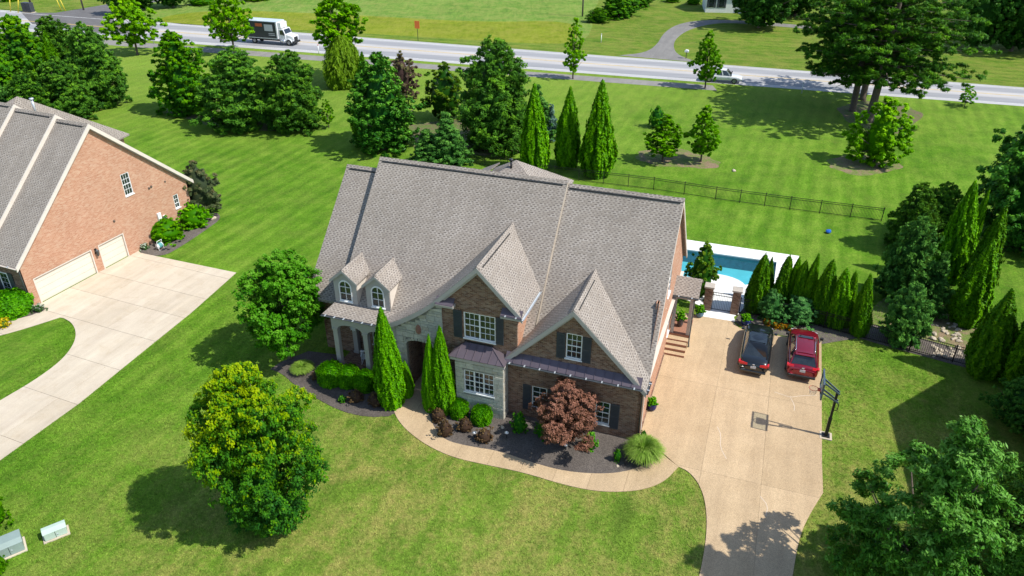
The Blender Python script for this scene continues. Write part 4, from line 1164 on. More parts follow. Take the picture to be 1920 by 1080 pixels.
def wheel(root, x, y, r, s):
    w = MB()
    prof = [(r * 0.62, -0.11), (r * 0.94, -0.11), (r, -0.07), (r, 0.07), (r * 0.94, 0.11), (r * 0.62, 0.11)]
    vs = []; n = 20
    for rr, t in prof:
        for k in range(n):
            a = 2 * math.pi * k / n; vs.append((x + rr * math.cos(a), y + t, r + rr * math.sin(a)))
    fs = [(i*n+k, i*n+(k+1)%n, (i+1)*n+(k+1)%n, (i+1)*n+k) for i in range(len(prof)-1) for k in range(n)]
    o = MB().add(vs, fs, True).build('wheel', M['tyre'], root, uv=False)
    rm = MB()
    for k in range(10):
        a = 2 * math.pi * k / 10
        rm.bar((x, y + s * 0.08, r), (x + r * 0.6 * math.cos(a), y + s * 0.10, r + r * 0.6 * math.sin(a)), 0.05, 0.03, (0, 1, 0))
    vs = []; fs = []
    rm.add([(x + r * 0.62 * math.cos(2*math.pi*k/n), y + s * 0.05, r + r * 0.62 * math.sin(2*math.pi*k/n)) for k in range(n)], [tuple(range(n)) if s < 0 else tuple(range(n))[::-1]])
    rm.build('rim', M['rim'], o, uv=False)

def sedan(loc, rz, mat, label):
    root = thing('sedan_car', loc, rz, label, 'car')
    body_part([(-2.46, 0.42, 0.62, 0.74, 0.66), (-2.40, 0.30, 0.72, 0.96, 0.84), (-2.15, 0.24, 0.82, 1.08, 0.91), (-1.6, 0.20, 0.86, 1.06, 0.935), (-0.6, 0.19, 0.86, 0.99, 0.94), (0.6, 0.19, 0.84, 0.96, 0.94), (1.25, 0.20, 0.82, 0.96, 0.925), (1.8, 0.21, 0.76, 0.90, 0.91), (2.2, 0.24, 0.66, 0.80, 0.85), (2.42, 0.30, 0.56, 0.66, 0.72), (2.48, 0.38, 0.50, 0.56, 0.5)], mat, root)
    base = (-1.95, 1.30, 0.74, 0.78, 1.02, 0.94); top = (-0.95, 0.30, 0.56, 0.60, 1.40, 1.42)
    cabin_part(base, top, mat, root)
    xr, xf, wr, wf, zr_, zf = base; rr, rf, rwr, rwf, rzr, rzf = top
    pane_on((xr, wr, zr_), (xr, -wr, zr_), (rr, -rwr, rzr), (rr, rwr, rzr), 'rear_window', root, 0.07)
    pane_on((xf, -wf, zf), (xf, wf, zf), (rf, rwf, rzf), (rf, -rwf, rzf), 'windscreen', root, 0.07)
    MB().slab([(rr + 0.14, -rwr * 0.84, rzr + 0.047), (rf - 0.1, -rwf * 0.84, rzf + 0.047), (rf - 0.1, rwf * 0.84, rzf + 0.047), (rr + 0.14, rwr * 0.84, rzr + 0.047)], (0, 0, 0.018)).build('glass_roof', M['car_glass'], root, uv=False)
    for s in (-1, 1):
        for a, b in ((0.10, 0.50), (0.53, 0.90)):
            lo = lambda t: Vector((xr + (xf - xr) * t, s * (wr + (wf - wr) * t), zr_ + (zf - zr_) * t))
            hi = lambda t: Vector((rr + (rf - rr) * t, s * (rwr + (rwf - rwr) * t), rzr - 0.03 + (rzf - rzr) * t + 0.045 * math.sin(math.pi * t)))
            q = (lo(a), lo(b), hi(b), hi(a)) if s < 0 else (lo(b), lo(a), hi(a), hi(b))
            pane_on(*q, 'side_window', root, 0.05)
        MB().box(1.0, 1.14, s * 0.94 - 0.0 if s > 0 else -1.12, 1.12 if s > 0 else -0.94, 0.96, 1.08).build('wing_mirror', mat, root, bevel=0.03, uv=False)
        t = MB(); t.slab([(-2.455, s * 0.36, 0.78), (-2.43, s * 0.80, 0.76), (-2.395, s * 0.82, 0.93), (-2.43, s * 0.38, 0.90)][:: (1 if s < 0 else -1)], (0.05, 0, 0)); t.box(-2.42, -2.15, s * 0.80 if s > 0 else -0.90, 0.90 if s > 0 else s * 0.80, 0.80, 0.92)
        t.build('tail_lamp', M['tail'], root, uv=False)
        MB().slab([(2.30, s * 0.48, 0.62), (2.16, s * 0.82, 0.64), (2.08, s * 0.80, 0.76), (2.30, s * 0.48, 0.72)][:: (1 if s > 0 else -1)], (-0.05, 0, 0)).build('headlight', M['headlamp'], root, uv=False)
        for x in (-1.42, 1.48): wheel(root, x, s * 0.83, 0.33, s)
    MB().box(-2.485, -2.455, -0.16, 0.16, 0.60, 0.76).build('licence_plate', M['plate'], root, uv=False)
    MB().box(-2.475, -2.44, -0.07, 0.07, 0.84, 0.92).build('emblem', M['chrome'], root, bevel=0.02, uv=False)
    MB().box(-2.52, -2.36, -0.78, 0.78, 0.30, 0.46).build('bumper', mat, root, bevel=0.05, uv=False)
    return root
def suv(loc, rz, mat, label):
    root = thing('suv_car', loc, rz, label, 'car')
    body_part([(-2.36, 0.45, 0.72, 0.86, 0.74), (-2.32, 0.34, 0.82, 1.04, 0.86), (-2.12, 0.28, 0.92, 1.12, 0.93), (-1.5, 0.25, 0.96, 1.10, 0.95), (-0.5, 0.24, 0.96, 1.08, 0.955), (0.6, 0.24, 0.95, 1.06, 0.95), (1.2, 0.25, 0.93, 1.06, 0.94), (1.7, 0.26, 0.86, 1.00, 0.92), (2.1, 0.28, 0.74, 0.90, 0.86), (2.32, 0.34, 0.64, 0.74, 0.74), (2.38, 0.42, 0.56, 0.62, 0.52)], mat, root)
    base = (-2.16, 1.22, 0.78, 0.80, 1.06, 1.04); top = (-1.72, 0.28, 0.60, 0.63, 1.62, 1.63)
    cabin_part(base, top, mat, root)
    xr, xf, wr, wf, zr_, zf = base; rr, rf, rwr, rwf, rzr, rzf = top
    pane_on((xr, wr, zr_), (xr, -wr, zr_), (rr, -rwr, rzr), (rr, rwr, rzr), 'rear_window', root, 0.06)
    pane_on((xf, -wf, zf), (xf, wf, zf), (rf, rwf, rzf), (rf, -rwf, rzf), 'windscreen', root, 0.07)
    MB().slab([(-0.12, -0.44, 1.71), (0.14, -0.42, 1.70), (0.14, 0.42, 1.70), (-0.12, 0.44, 1.71)], (0, 0, 0.012)).build('sunroof', M['car_glass'], root, uv=False)
    MB().box(-1.92, -1.62, -0.56, 0.56, 1.60, 1.65).build('spoiler', mat, root, bevel=0.02, uv=False)
    for s in (-1, 1):
        for a, b in ((0.08, 0.30), (0.32, 0.60), (0.63, 0.92)):
            lo = lambda t: Vector((xr + (xf - xr) * t, s * (wr + (wf - wr) * t), zr_ + (zf - zr_) * t))
            hi = lambda t: Vector((rr + (rf - rr) * t, s * (rwr + (rwf - rwr) * t), rzr - 0.03 + (rzf - rzr) * t + 0.045 * math.sin(math.pi * t)))
            q = (lo(a), lo(b), hi(b), hi(a)) if s < 0 else (lo(b), lo(a), hi(a), hi(b))
            pane_on(*q, 'side_window', root, 0.05)
        MB().tube([(-1.55, s * 0.55, 1.66), (-1.45, s * 0.55, 1.72), (-0.1, s * 0.57, 1.75), (0.05, s * 0.57, 1.68)], 0.022, 8).build('roof_rail', M['chrome'], root, uv=False)
        MB().box(0.95, 1.12, 0.94 if s > 0 else -1.14, 1.14 if s > 0 else -0.94, 1.02, 1.17).build('wing_mirror', M['plastic'], root, bevel=0.03, uv=False)
        t = MB(); t.slab([(-2.335, s * 0.52, 0.98), (-2.28, s * 0.86, 0.94), (-2.22, s * 0.86, 1.06), (-2.29, s * 0.54, 1.07)][:: (1 if s < 0 else -1)], (0.06, 0, 0)); t.box(-2.3, -2.05, 0.82 if s > 0 else -0.93, 0.93 if s > 0 else -0.82, 0.95, 1.05)
        t.build('tail_lamp', M['tail'], root, uv=False)
        MB().slab([(2.2, s * 0.48, 0.74), (2.06, s * 0.84, 0.76), (1.98, s * 0.82, 0.88), (2.2, s * 0.48, 0.84)][:: (1 if s > 0 else -1)], (-0.05, 0, 0)).build('headlight', M['headlamp'], root, uv=False)
        for x in (-1.32, 1.40): wheel(root, x, s * 0.85, 0.36, s)
    MB().box(-2.385, -2.35, -0.16, 0.16, 0.72, 0.88).build('licence_plate', M['plate'], root, uv=False)
    MB().box(-2.37, -2.31, -0.08, 0.08, 0.96, 1.04).build('emblem', M['chrome'], root, bevel=0.02, uv=False)
    MB().box(-2.44, -2.28, -0.80, 0.80, 0.34, 0.50).build('bumper', M['plastic'], root, bevel=0.05, uv=False)
    return root
carz = R_(90) - HA
for car_ in (sedan(HW(5.72, 10.75, 0.045), carz - R_(1.5), paint('black_car_paint', (0.008, 0.010, 0.011), 0.2), 'black sedan with a dark glass roof parked on the driveway, seen from behind'),
    suv(HW(8.52, 11.05, 0.045), carz - R_(0.5), paint('red_car_paint', (0.25, 0.006, 0.022), 0.45), 'dark red SUV with silver roof rails parked at the driveway edge')):
    car_.scale = (1.06, 1.0, 1.0)

# delivery truck and pickup on the road
RDZ = math.atan2(-0.32, 1.0)
def truck():
    p = G(551, 87); d = Vector((math.cos(RDZ), math.sin(RDZ), 0)); l = Vector((-d.y, d.x, 0))
    root = thing('delivery_truck', p - d * 4.6 + l * 1.0 + Vector((0, 0, 0.015)), RDZ, 'white-cabbed delivery truck with a dark box body on the road', 'truck')
    wp = paint('white_truck_paint', (0.74, 0.75, 0.76), 0.0); M['wp'] = wp
    M['box_dark'] = plain('dark_box_panel', (0.045, 0.05, 0.055), 0.4, 0.1, 2.0)
    M['box_top'] = plain('pale_box_roof', (0.45, 0.52, 0.56), 0.5, 0.08, 1.0)
    bx = MB().box(-4.6, 1.9, -1.22, 1.22, 1.05, 3.75).build('cargo_box', M['box_dark'], root, bevel=0.03, uv=False)
    MB().box(-4.62, 1.92, -1.24, 1.24, 3.7, 3.80).build('box_roof', M['box_top'], bx, uv=False)
    MB().box(1.72, 1.94, -1.25, 1.25, 1.04, 3.69).build('front_frame', wp, bx, uv=False)
    MB().box(-4.6, 1.72, -1.245, 1.245, 0.98, 1.12).build('side_rail', M['zinc'], bx, uv=False)
    MB().box(-0.5, 1.1, -1.235, -1.222, 2.25, 3.3).build('side_graphic', M['plate'], bx, uv=False)
    MB().box(-2.2, -0.9, -1.235, -1.222, 2.9, 3.4).build('side_graphic', plain('faded_orange_print', (0.5, 0.13, 0.05), 0.5), bx, uv=False)
    for z in (1.55, 1.8): MB().box(0.2, 1.4, -1.235, -1.222, z, z + 0.10).build('side_lettering', M['plate'], bx, uv=False)
    MB().box(1.95, 2.55, -0.95, 0.95, 2.75, 3.65).build('cooling_unit', wp, root, bevel=0.08, uv=False)
    c = MB(); c.slab([(2.0, -1.05, 0.75), (3.25, -1.05, 0.75), (3.25, -1.05, 1.85), (2.9, -0.98, 2.65), (2.0, -0.98, 2.7)], (0, 2.1, 0)); c.build('cab', wp, root, bevel=0.07, uv=False)
    c = MB(); c.slab([(3.2, -0.95, 0.7), (4.5, -0.85, 0.7), (4.55, -0.8, 1.45), (4.3, -0.78, 1.6), (3.2, -0.92, 1.85)], (0, 1.75, 0)); c.build('hood', wp, root, bevel=0.1, uv=False)
    pane_on((3.26, -0.98, 1.88), (3.26, 0.98, 1.88), (2.92, 0.92, 2.6), (2.92, -0.92, 2.6), 'windscreen', root, 0.06, 0.03)
    for s in (-1, 1):
        q = [(2.25, s * 1.065, 1.75), (3.1, s * 1.065, 1.75), (2.85, s * 1.03, 2.45), (2.25, s * 1.03, 2.45)]
        MB().slab(q if s < 0 else q[::-1], (0, -s * 0.02, 0)).build('side_window', M['car_glass'], root, uv=False)
        MB().box(3.0, 3.1, s * 1.2 - 0.12, s * 1.2 + 0.12, 1.7, 2.2).build('wing_mirror', M['plastic'], root, uv=False)
        fe = MB(); fe.tube([(3.75 + 0.58 * math.cos(t), s * 0.98, 0.5 + 0.58 * math.sin(t)) for t in [math.pi * k / 8 for k in range(9)]], 0.10, 6); fe.build('mudguard', wp, root, uv=False)
        MB().tube([(2.2, s * 1.0, 0.72), (3.1, s * 1.0, 0.72)], 0.26, 10).build('fuel_tank', M['chrome'], root, uv=False)
        for x in (3.75, -2.9): wheel(root, x, s * 0.98, 0.5, s)
        MB().box(4.4, 4.56, s * 0.72 - 0.1, s * 0.72 + 0.1, 1.0, 1.2).build('headlight', M['headlamp'], root, uv=False)
    MB().box(4.52, 4.6, -0.5, 0.5, 0.8, 1.4).build('grille', M['plastic'], root, uv=False)
    MB().box(4.4, 4.72, -1.05, 1.05, 0.42, 0.72).build('bumper', M['plastic'], root, bevel=0.05, uv=False)
    MB().box(-4.4, 4.3, -0.45, 0.45, 0.55, 0.95).build('chassis', M['plastic'], root, uv=False)
truck()
def pickup():
    a, b = G(1317, 154), G(1387, 158.5)
    d = Vector((math.cos(RDZ), math.sin(RDZ), 0)); l = Vector((-d.y, d.x, 0))
    root = thing('pickup_truck', (a + b) / 2 + l * 0.95 + Vector((0, 0, 0.015)), RDZ, 'white pickup truck driving past behind a young tree', 'pickup')
    wp = M['wp']
    st = [(-2.72, 0.5, 0.8, 0.98, 0.88), (-2.65, 0.42, 0.9, 1.08, 0.95), (-1.0, 0.38, 0.95, 1.08, 0.97), (0.6, 0.38, 0.95, 1.08, 0.97), (1.5, 0.4, 0.95, 1.08, 0.96), (2.3, 0.42, 0.9, 1.02, 0.93), (2.65, 0.48, 0.8, 0.9, 0.85), (2.74, 0.55, 0.7, 0.76, 0.7)]
    body_part(st, wp, root)
    base = (-0.95, 1.3, 0.86, 0.86, 1.05, 1.05); top = (-0.75, 0.55, 0.70, 0.70, 1.78, 1.78)
    cabin_part(base, top, wp, root)
    xr, xf, wr, wf, zr_, zf = base; rr, rf, rwr, rwf, rzr, rzf = top
    pane_on((xf, -wf, zf), (xf, wf, zf), (rf, rwf, rzf), (rf, -rwf, rzf), 'windscreen', root, 0.07)
    pane_on((xr, wr, zr_), (xr, -wr, zr_), (rr, -rwr, rzr), (rr, rwr, rzr), 'rear_window', root, 0.1)
    for s in (-1, 1):
        for t0_, t1_ in ((0.06, 0.46), (0.5, 0.92)):
            lo = lambda t: Vector((xr + (xf - xr) * t, s * wr, zr_)); hi = lambda t: Vector((rr + (rf - rr) * t, s * rwr, rzr - 0.03 + 0.04 * math.sin(math.pi * t)))
            q = (lo(t0_), lo(t1_), hi(t1_), hi(t0_)) if s < 0 else (lo(t1_), lo(t0_), hi(t0_), hi(t1_))
            pane_on(*q, 'side_window', root, 0.05)
        for x in (-1.7, 1.75): wheel(root, x, s * 0.86, 0.40, s)
        MB().box(1.15, 1.3, 0.96 if s > 0 else -1.18, 1.18 if s > 0 else -0.96, 1.1, 1.3).build('wing_mirror', M['plastic'], root, uv=False)
    MB().box(-2.6, -1.05, -0.78, 0.78, 1.075, 1.105).build('load_bed', M['plastic'], root, uv=False)
    MB().box(2.66, 2.8, -0.85, 0.85, 0.45, 0.62).build('bumper', M['chrome'], root, bevel=0.03, uv=False)
pickup()

# ================================================================ basketball hoop
def hoop():
    root = thing('basketball_hoop', HW(9.93, 3.85, 0), -HA, 'basketball hoop on a black pole beside the driveway', 'basketball hoop')
    B = lambda mb, n, mt, **k: mb.build(n, M[mt], root, uv=False, **k)
    B(MB().box(-0.32, 0.32, -0.32, 0.32, 0.0, 0.06), 'footing', 'concrete')
    B(MB().box(-0.2, 0.2, -0.2, 0.2, 0.06, 0.10), 'base_plate', 'black')
    B(MB().bar((0, 0, 0.1), (0.0, 0, 1.3), 0.17, 0.17), 'pole', 'black'); B(MB().bar((0, 0, 1.3), (0.0, 0, 3.05), 0.125, 0.125), 'pole', 'black')
    M['hoop_steel'] = plain('slate_steel', (0.10, 0.14, 0.17), 0.4, 0.1, 5.0, 0.4)
    for s in (-1, 1):
        B(MB().bar((0.12, s * 0.10, 3.02), (-0.74, s * 0.2, 3.62), 0.05, 0.09), 'upper_arm', 'hoop_steel')
        B(MB().bar((0.16, s * 0.10, 2.45), (-0.74, s * 0.2, 2.98), 0.05, 0.09), 'lower_arm', 'hoop_steel')
    B(MB().tube([(0.1, 0, 2.4), (0.22, 0, 2.3), (0.22, 0, 1.9), (0.08, 0, 1.85)], 0.025, 6), 'crank_handle', 'black')
    m = NT('board_glass'); m.set(Base__Color=(0.75, 0.82, 0.84), Roughness=0.08)
    tr = m.n('BsdfTransparent', Color=(0.86, 0.92, 0.93, 1)); mx = m.n('MixShader', Fac=0.08, i1=tr.outputs[0], i2=m.b.outputs[0]); m.t.links.new(mx.outputs[0], m.out.inputs[0])
    M['board'] = m.m
    y0, y1, z0, z1 = -0.78, 0.72, 2.88, 3.92
    bd = B(MB().box(-0.83, -0.81, y0 + 0.04, y1 - 0.04, z0 + 0.04, z1 - 0.04), 'backboard', 'board')
    fr = MB(); fr.box(-0.86, -0.78, y0, y1, z1 - 0.05, z1); fr.box(-0.86, -0.78, y0, y1, z0, z0 + 0.05); fr.box(-0.859, -0.779, y0, y0 + 0.05, z0 + 0.05, z1 - 0.05); fr.box(-0.859, -0.779, y1 - 0.05, y1, z0 + 0.05, z1 - 0.05)
    fr.build('board_frame', M['hoop_steel'], bd, uv=False)
    tg = MB(); tg.box(-0.84, -0.832, -0.33, 0.27, 3.58, 3.62); tg.box(-0.84, -0.832, -0.33, 0.27, 3.12, 3.16); tg.box(-0.84, -0.832, -0.33, -0.29, 3.16, 3.58); tg.box(-0.84, -0.832, 0.23, 0.27, 3.16, 3.58)
    tg.build('target_square', M['white'], bd, uv=False)
    B(MB().box(-0.80, -0.72, -0.28, 0.22, 2.92, 3.68), 'bracket', 'hoop_steel')
    M['rim_orange'] = plain('orange_rim', (0.62, 0.11, 0.05), 0.4, 0.08, 6.0)
    cx = -1.20
    B(MB().tube([(cx + 0.23 * math.cos(t), -0.03 + 0.23 * math.sin(t), 3.05) for t in [2 * math.pi * k / 20 for k in range(21)]], 0.016, 6, False).box(-0.98, -0.84, -0.13, 0.07, 2.98, 3.08), 'rim', 'rim_orange')
    M['net'] = plain('white_net', (0.72, 0.66, 0.62), 0.9)
    nt = MB()
    for k in range(10):
        for sgn in (-1, 1):
            pts = []
            for j in range(4):
                a = 2 * math.pi * (k + sgn * j * 0.5) / 10; r = 0.225 - 0.03 * j
                pts.append((cx + r * math.cos(a), -0.03 + r * math.sin(a), 3.04 - 0.13 * j))
            nt.tube(pts, 0.006, 3, False)
    B(nt, 'net', 'net')
hoop()

# ================================================================ iron fences and gate
def fence(name, pts, label, h=1.25, step=2.4, group='black iron fences'):
    pts = [Vector(p) for p in pts]
    root = thing(name, pts[0], 0, label, 'fence', group)
    o = pts[0]
    pk_ = MB()
    for a, b in zip(pts, pts[1:]):
        L = (b - a).length; n = max(1, round(L / step)); d = (b - a) / n
        for k in range(n):
            p = a + d * k - o; q = a + d * (k + 1) - o
            MB().bar(p, p + Vector((0, 0, h + 0.08)), 0.06).build('post', M['black'], root, uv=False)
            for z in (0.12, h - 0.2, h - 0.03): MB().bar(p + Vector((0, 0, z)), q + Vector((0, 0, z)), 0.03, 0.035).build('rail', M['black'], root, uv=False)
            m = int(d.length / 0.115)
            for j in range(1, m):
                r = p + (q - p) * (j / m)
                pk_.bar(r + Vector((0, 0, 0.05)), r + Vector((0, 0, h)), 0.016)
    p = pts[-1] - o
    MB().bar(p, p + Vector((0, 0, h + 0.08)), 0.06).build('post', M['black'], root, uv=False)
    tag(pk_.build('pickets', M['black'], root, uv=False), kind='stuff')
    return root
fence('iron_fence', [G(868, 303), G(1040, 334), G(1225, 356), G(1341, 374), G(1480, 393), G(1652, 415)], 'black iron fence running across the back lawn behind the house')
fence('iron_fence', [G(1850, 465), G(1925, 474), G(2010, 484)], 'black iron fence at the right edge behind the tall evergreens')
fence('iron_fence', [HW(4.3, 15.5), G(1490, 601), G(1600, 630), G(1704, 657), G(1785, 679), G(1900, 708), G(1980, 728)], 'black iron fence behind the pointed evergreens and the stone rubble')
# gate pillars and gate
M['cap'] = plain('stone_cap', (0.42, 0.37, 0.31), 0.85, 0.15, 5.0)
for k, (u, v, lb) in enumerate(((2.1, 15.35, 'brick gate pillar next to the house portico'), (3.98, 15.4, 'brick gate pillar next to the pointed evergreens'))):
    r = thing('gate_pillar', HW(u, v, 0), -HA, lb, 'pillar', 'brick gate pillars')
    MB().box(-0.27, 0.27, -0.27, 0.27, 0, 1.85).build('pier', M['brick'], r); MB().box(-0.35, 0.35, -0.35, 0.35, 1.85, 2.0).build('cap', M['cap'], r, bevel=0.03)
g = thing('iron_gate', HW(2.39, 15.38, 0), -HA, 'black iron pool gate between two brick pillars', 'gate')
fr = MB(); 
for z in (0.12, 1.25, 1.45): fr.bar((0, 0, z), (1.34, 0, z), 0.035)
for x in (0.02, 1.32): fr.bar((x, 0, 0.06), (x, 0, 1.5), 0.045)
fr.build('gate_frame', M['black'], g, uv=False)
for k in range(1, 12): MB().bar((1.34 * k / 12, 0, 0.12), (1.34 * k / 12, 0, 1.5), 0.018).build('bar', M['black'], g, uv=False)

# ================================================================ small things
def utility_box(name, px, rz, sx, sy, h, col, label):
    r = thing(name, px, rz, label, 'utility box')
    m = plain('painted_cabinet', col, 0.45, 0.08, 2.0)
    MB().box(-sx / 2 - 0.08, sx / 2 + 0.08, -sy / 2 - 0.08, sy / 2 + 0.08, 0, 0.06).build('pad', M['concrete'], r)
    c = MB(); c.slab([(-sx/2, -sy/2, 0.06), (sx/2, -sy/2, 0.06), (sx/2, -sy/2, h * 0.8), (-sx/2, -sy/2, h * 0.8)], (0, sy, 0)); c.build('cabinet', m, r, bevel=0.03, uv=False)
    t = MB(); t.slab([(-sx/2 - 0.03, -sy/2 - 0.03, h * 0.8), (-sx/2 - 0.03, sy/2 + 0.03, h * 0.8), (-sx/2 - 0.03, sy/2 - 0.08, h), (-sx/2 - 0.03, -sy/2 + 0.22, h)][::-1], (sx + 0.06, 0, 0)); t.build('lid', m, r, bevel=0.02, uv=False)
    MB().box(-0.008, 0.008, -sy/2 - 0.012, -sy/2, 0.1, h * 0.78).build('door_seam', M['plastic'], r, uv=False)
    MB().box(0.06, 0.12, -sy/2 - 0.03, -sy/2, h * 0.4, h * 0.5).build('handle', M['zinc'], r, uv=False)
utility_box('utility_cabinet', G(106, 1003), R_(35), 0.95, 0.5, 0.58, (0.40, 0.50, 0.42), 'pale green utility box on the lawn, the brighter of two')
utility_box('utility_cabinet', G(20, 1032), R_(37), 1.12, 0.85, 0.74, (0.24, 0.31, 0.28), 'grey-green utility box at the left edge of the lawn')

def rocking_chair():
    r = thing('rocking_chair', HW(-17.3, 1.35, 0.28), -HA + R_(200), 'white wooden rocking chair on the front porch', 'chair')
    B = lambda mb, n: mb.build(n, M['white'], r, uv=False)
    for s in (-1, 1):
        B(MB().tube([(s * 0.26, -0.45 + 0.9 * t, 0.03 + 0.12 * (2 * t - 1) ** 2) for t in [k / 8 for k in range(9)]], 0.022, 6), 'rocker')
        B(MB().bar((s * 0.26, -0.22, 0.06), (s * 0.26, -0.22, 0.62), 0.04), 'leg'); B(MB().bar((s * 0.26, 0.22, 0.06), (s * 0.24, 0.34, 1.1), 0.04), 'leg')
        B(MB().box(s * 0.28 - 0.05, s * 0.28 + 0.05, -0.3, 0.27, 0.62, 0.65), 'armrest')
    B(MB().box(-0.27, 0.27, -0.27, 0.25, 0.40, 0.44), 'seat')
    for k in range(5): B(MB().bar((-0.2 + 0.1 * k, 0.23, 0.46), (-0.2 + 0.1 * k, 0.33, 1.06), 0.05, 0.02), 'back_slat')
    B(MB().bar((-0.26, 0.34, 1.1), (0.26, 0.34, 1.1), 0.08, 0.03), 'top_rail')
rocking_chair()
def porch_star():
    c = HW(-17.75, 0.9, 3.0)
    r = thing('star_lantern', c, -HA, 'white star-shaped lantern hanging under the porch arch', 'lantern')
    mb = MB(); pts = []
    for k in range(16):
        a = math.pi * k / 8; rr = 0.26 if k % 2 == 0 else 0.13
        pts.append(Vector((rr * math.cos(a), 0, rr * math.sin(a))))
    vs = pts + [Vector((0, -0.14, 0)), Vector((0, 0.14, 0))]
    mb.add(vs, [(k, (k + 1) % 16, 16) for k in range(16)] + [((k + 1) % 16, k, 17) for k in range(16)])
    mb.build('star', M['white'], r, uv=False); MB().bar((0, 0, 0.2), (0, 0, 1.38), 0.012).build('cord', M['black'], r, uv=False)
porch_star()
def hose_reel():
    r = thing('hose_reel', G(301, 468), NBA, 'white hose reel cart with a coiled green hose beside the orange brick house', 'hose reel')
    for s in (-1, 1):
        f = MB(); f.tube([(s * 0.24, -0.2, 0.0), (s * 0.24, 0, 0.5), (s * 0.24, 0.2, 0.0)], 0.022, 6); f.tube([(s * 0.24, 0, 0.5), (s * 0.24, -0.1, 0.85)], 0.02, 6); f.build('frame', M['white'], r, uv=False)
        MB().tube([(s * 0.2, 0, 0.38), (s * 0.215, 0, 0.38)], 0.24, 16).build('flange', M['white'], r, uv=False)
    MB().tube([(-0.24, -0.1, 0.85), (0.24, -0.1, 0.85)], 0.02, 6).build('handle', M['white'], r, uv=False)
    h = MB(); pts = []
    for k in range(97): a = 2 * math.pi * k / 16; pts.append((-0.17 + 0.34 * k / 96, 0.19 * math.cos(a), 0.38 + 0.19 * math.sin(a)))
    h.tube(pts, 0.035, 6).build('hose', plain('teal_hose', (0.10, 0.30, 0.30), 0.5), r, uv=False)
hose_reel()
def lathe_pot(name, loc, rad, h, col, label, cat='pot', plant=None):
    r = thing(name, loc, 0, label, cat, 'glazed patio pots')
    MB().lathe([(rad * 0.6, 0), (rad * 0.85, h * 0.25), (rad, h * 0.65), (rad * 0.93, h * 0.9), (rad * 1.02, h), (rad * 0.88, h), (rad * 0.85, h * 0.88), (0.01, h * 0.88)], (0, 0, 0), 18).build('pot', plain('glazed_pot', col, 0.2, 0.15, 4.0), r, uv=False)
    return r
POT1 = lathe_pot('flower_pot', G(1222, 768, 0.05), 0.27, 0.45, (0.012, 0.016, 0.11), 'dark blue glazed pot with a green plant beside the garage wall')
POT2 = lathe_pot('flower_pot', HW(4.85, 14.1, 0.05), 0.34, 0.45, (0.012, 0.03, 0.14), 'dark blue glazed pot with a green plant beside the pool gate pillar')
POT3 = lathe_pot('flower_pot', HW(1.75, 14.1, 0.06), 0.28, 0.4, (0.10, 0.20, 0.28), 'pale blue pot with a green plant behind the portico post')
POT4 = lathe_pot('flower_pot', HW(0.72, 11.3, 0.76), 0.22, 0.6, (0.09, 0.08, 0.075), 'tall grey urn with a bright green plant under the portico', 'pot')
# road sign, mailboxes, marker posts, poles, far house
def sign():
    p = G(784, 77)
    r = thing('road_sign', p, RDZ + R_(180), 'orange roadwork sign on a thin post beyond the road', 'sign')
    MB().bar((0, 0, 0), (0, 0, 3.0), 0.07).build('post', M['black'], r, uv=False)
    MB().box(-0.45, 0.45, 0.04, 0.07, 2.1, 3.35).build('panel', plain('orange_sheeting', (0.75, 0.17, 0.03), 0.5, 0.05), r, uv=False)
sign()
def pole(name, p, h, r0, label, cat='utility pole', lean=0.0, mt='bark_grey', arm=True):
    r = thing(name, p, RDZ, label, cat)
    MB().tube([(0, 0, 0), (lean, 0, h)], [r0, r0 * 0.7], 8).build('shaft', M[mt], r, uv=False)
    if arm:
        MB().bar((-1.1, 0, h - 0.9), (1.1, 0, h - 0.9), 0.1, 0.12).build('crossarm', M[mt], r, uv=False)
        for x in (-1, -0.5, 0.5, 1): MB().lathe([(0.05, h - 0.83), (0.07, h - 0.75), (0.04, h - 0.66)], (x, 0, 0), 8).build('insulator', M['zinc'], r, uv=False)
pole('utility_pole', G(1092, 31), 11, 0.17, 'grey utility pole standing in the meadow beyond the road')
pole('utility_pole', G(157, 19), 11, 0.17, 'grey utility pole beside the side road at the upper left')
pole('utility_pole', G(62, 22), 11, 0.22, 'dark utility pole beside the equipment box at the upper left', mt='bark')
M['guy'] = plain('yellow_guard', (0.62, 0.50, 0.04), 0.5)
for (a, b, lb) in (((34, 24), -2.2, 'yellow guy wire guard left of the dark utility pole'), ((20, 22), -1.6, 'yellow guy wire guard nearest the left edge of the picture'), ((115, 20), 1.0, 'yellow guy wire guard right of the dark utility pole'), ((123, 21), 1.4, 'yellow guy wire guard next to the side road pole')):
    r = thing('guy_guard', G(*a), RDZ, lb, 'guy guard', 'yellow guy wire guards')
    MB().tube([(0, 0, 0), (-b * 0.5, 0, 2.6)], 0.09, 6).build('sleeve', M['guy'], r, uv=False); MB().tube([(-b * 0.5, 0, 2.6), (-b * 1.2, 0, 6.2)], 0.012, 4).build('wire', M['zinc'], r, uv=False)
r = thing('equipment_box', G(55, 23), RDZ, 'dark equipment cabinet beside the pole at the upper left', 'cabinet')
MB().box(-1.1, 1.1, -0.5, 0.5, 0.1, 1.9).build('cabinet', M['shutter'], r, bevel=0.04); MB().box(-1.2, 1.2, -0.6, 0.6, 0, 0.1).build('pad', M['concrete'], r); MB().box(-0.02, 0.02, -0.52, -0.5, 0.2, 1.8).build('door_seam', M['black'], r)
r = thing('mailbox', G(1286, 110), RDZ, 'white mailbox on a post at the mouth of the farm drive', 'mailbox')
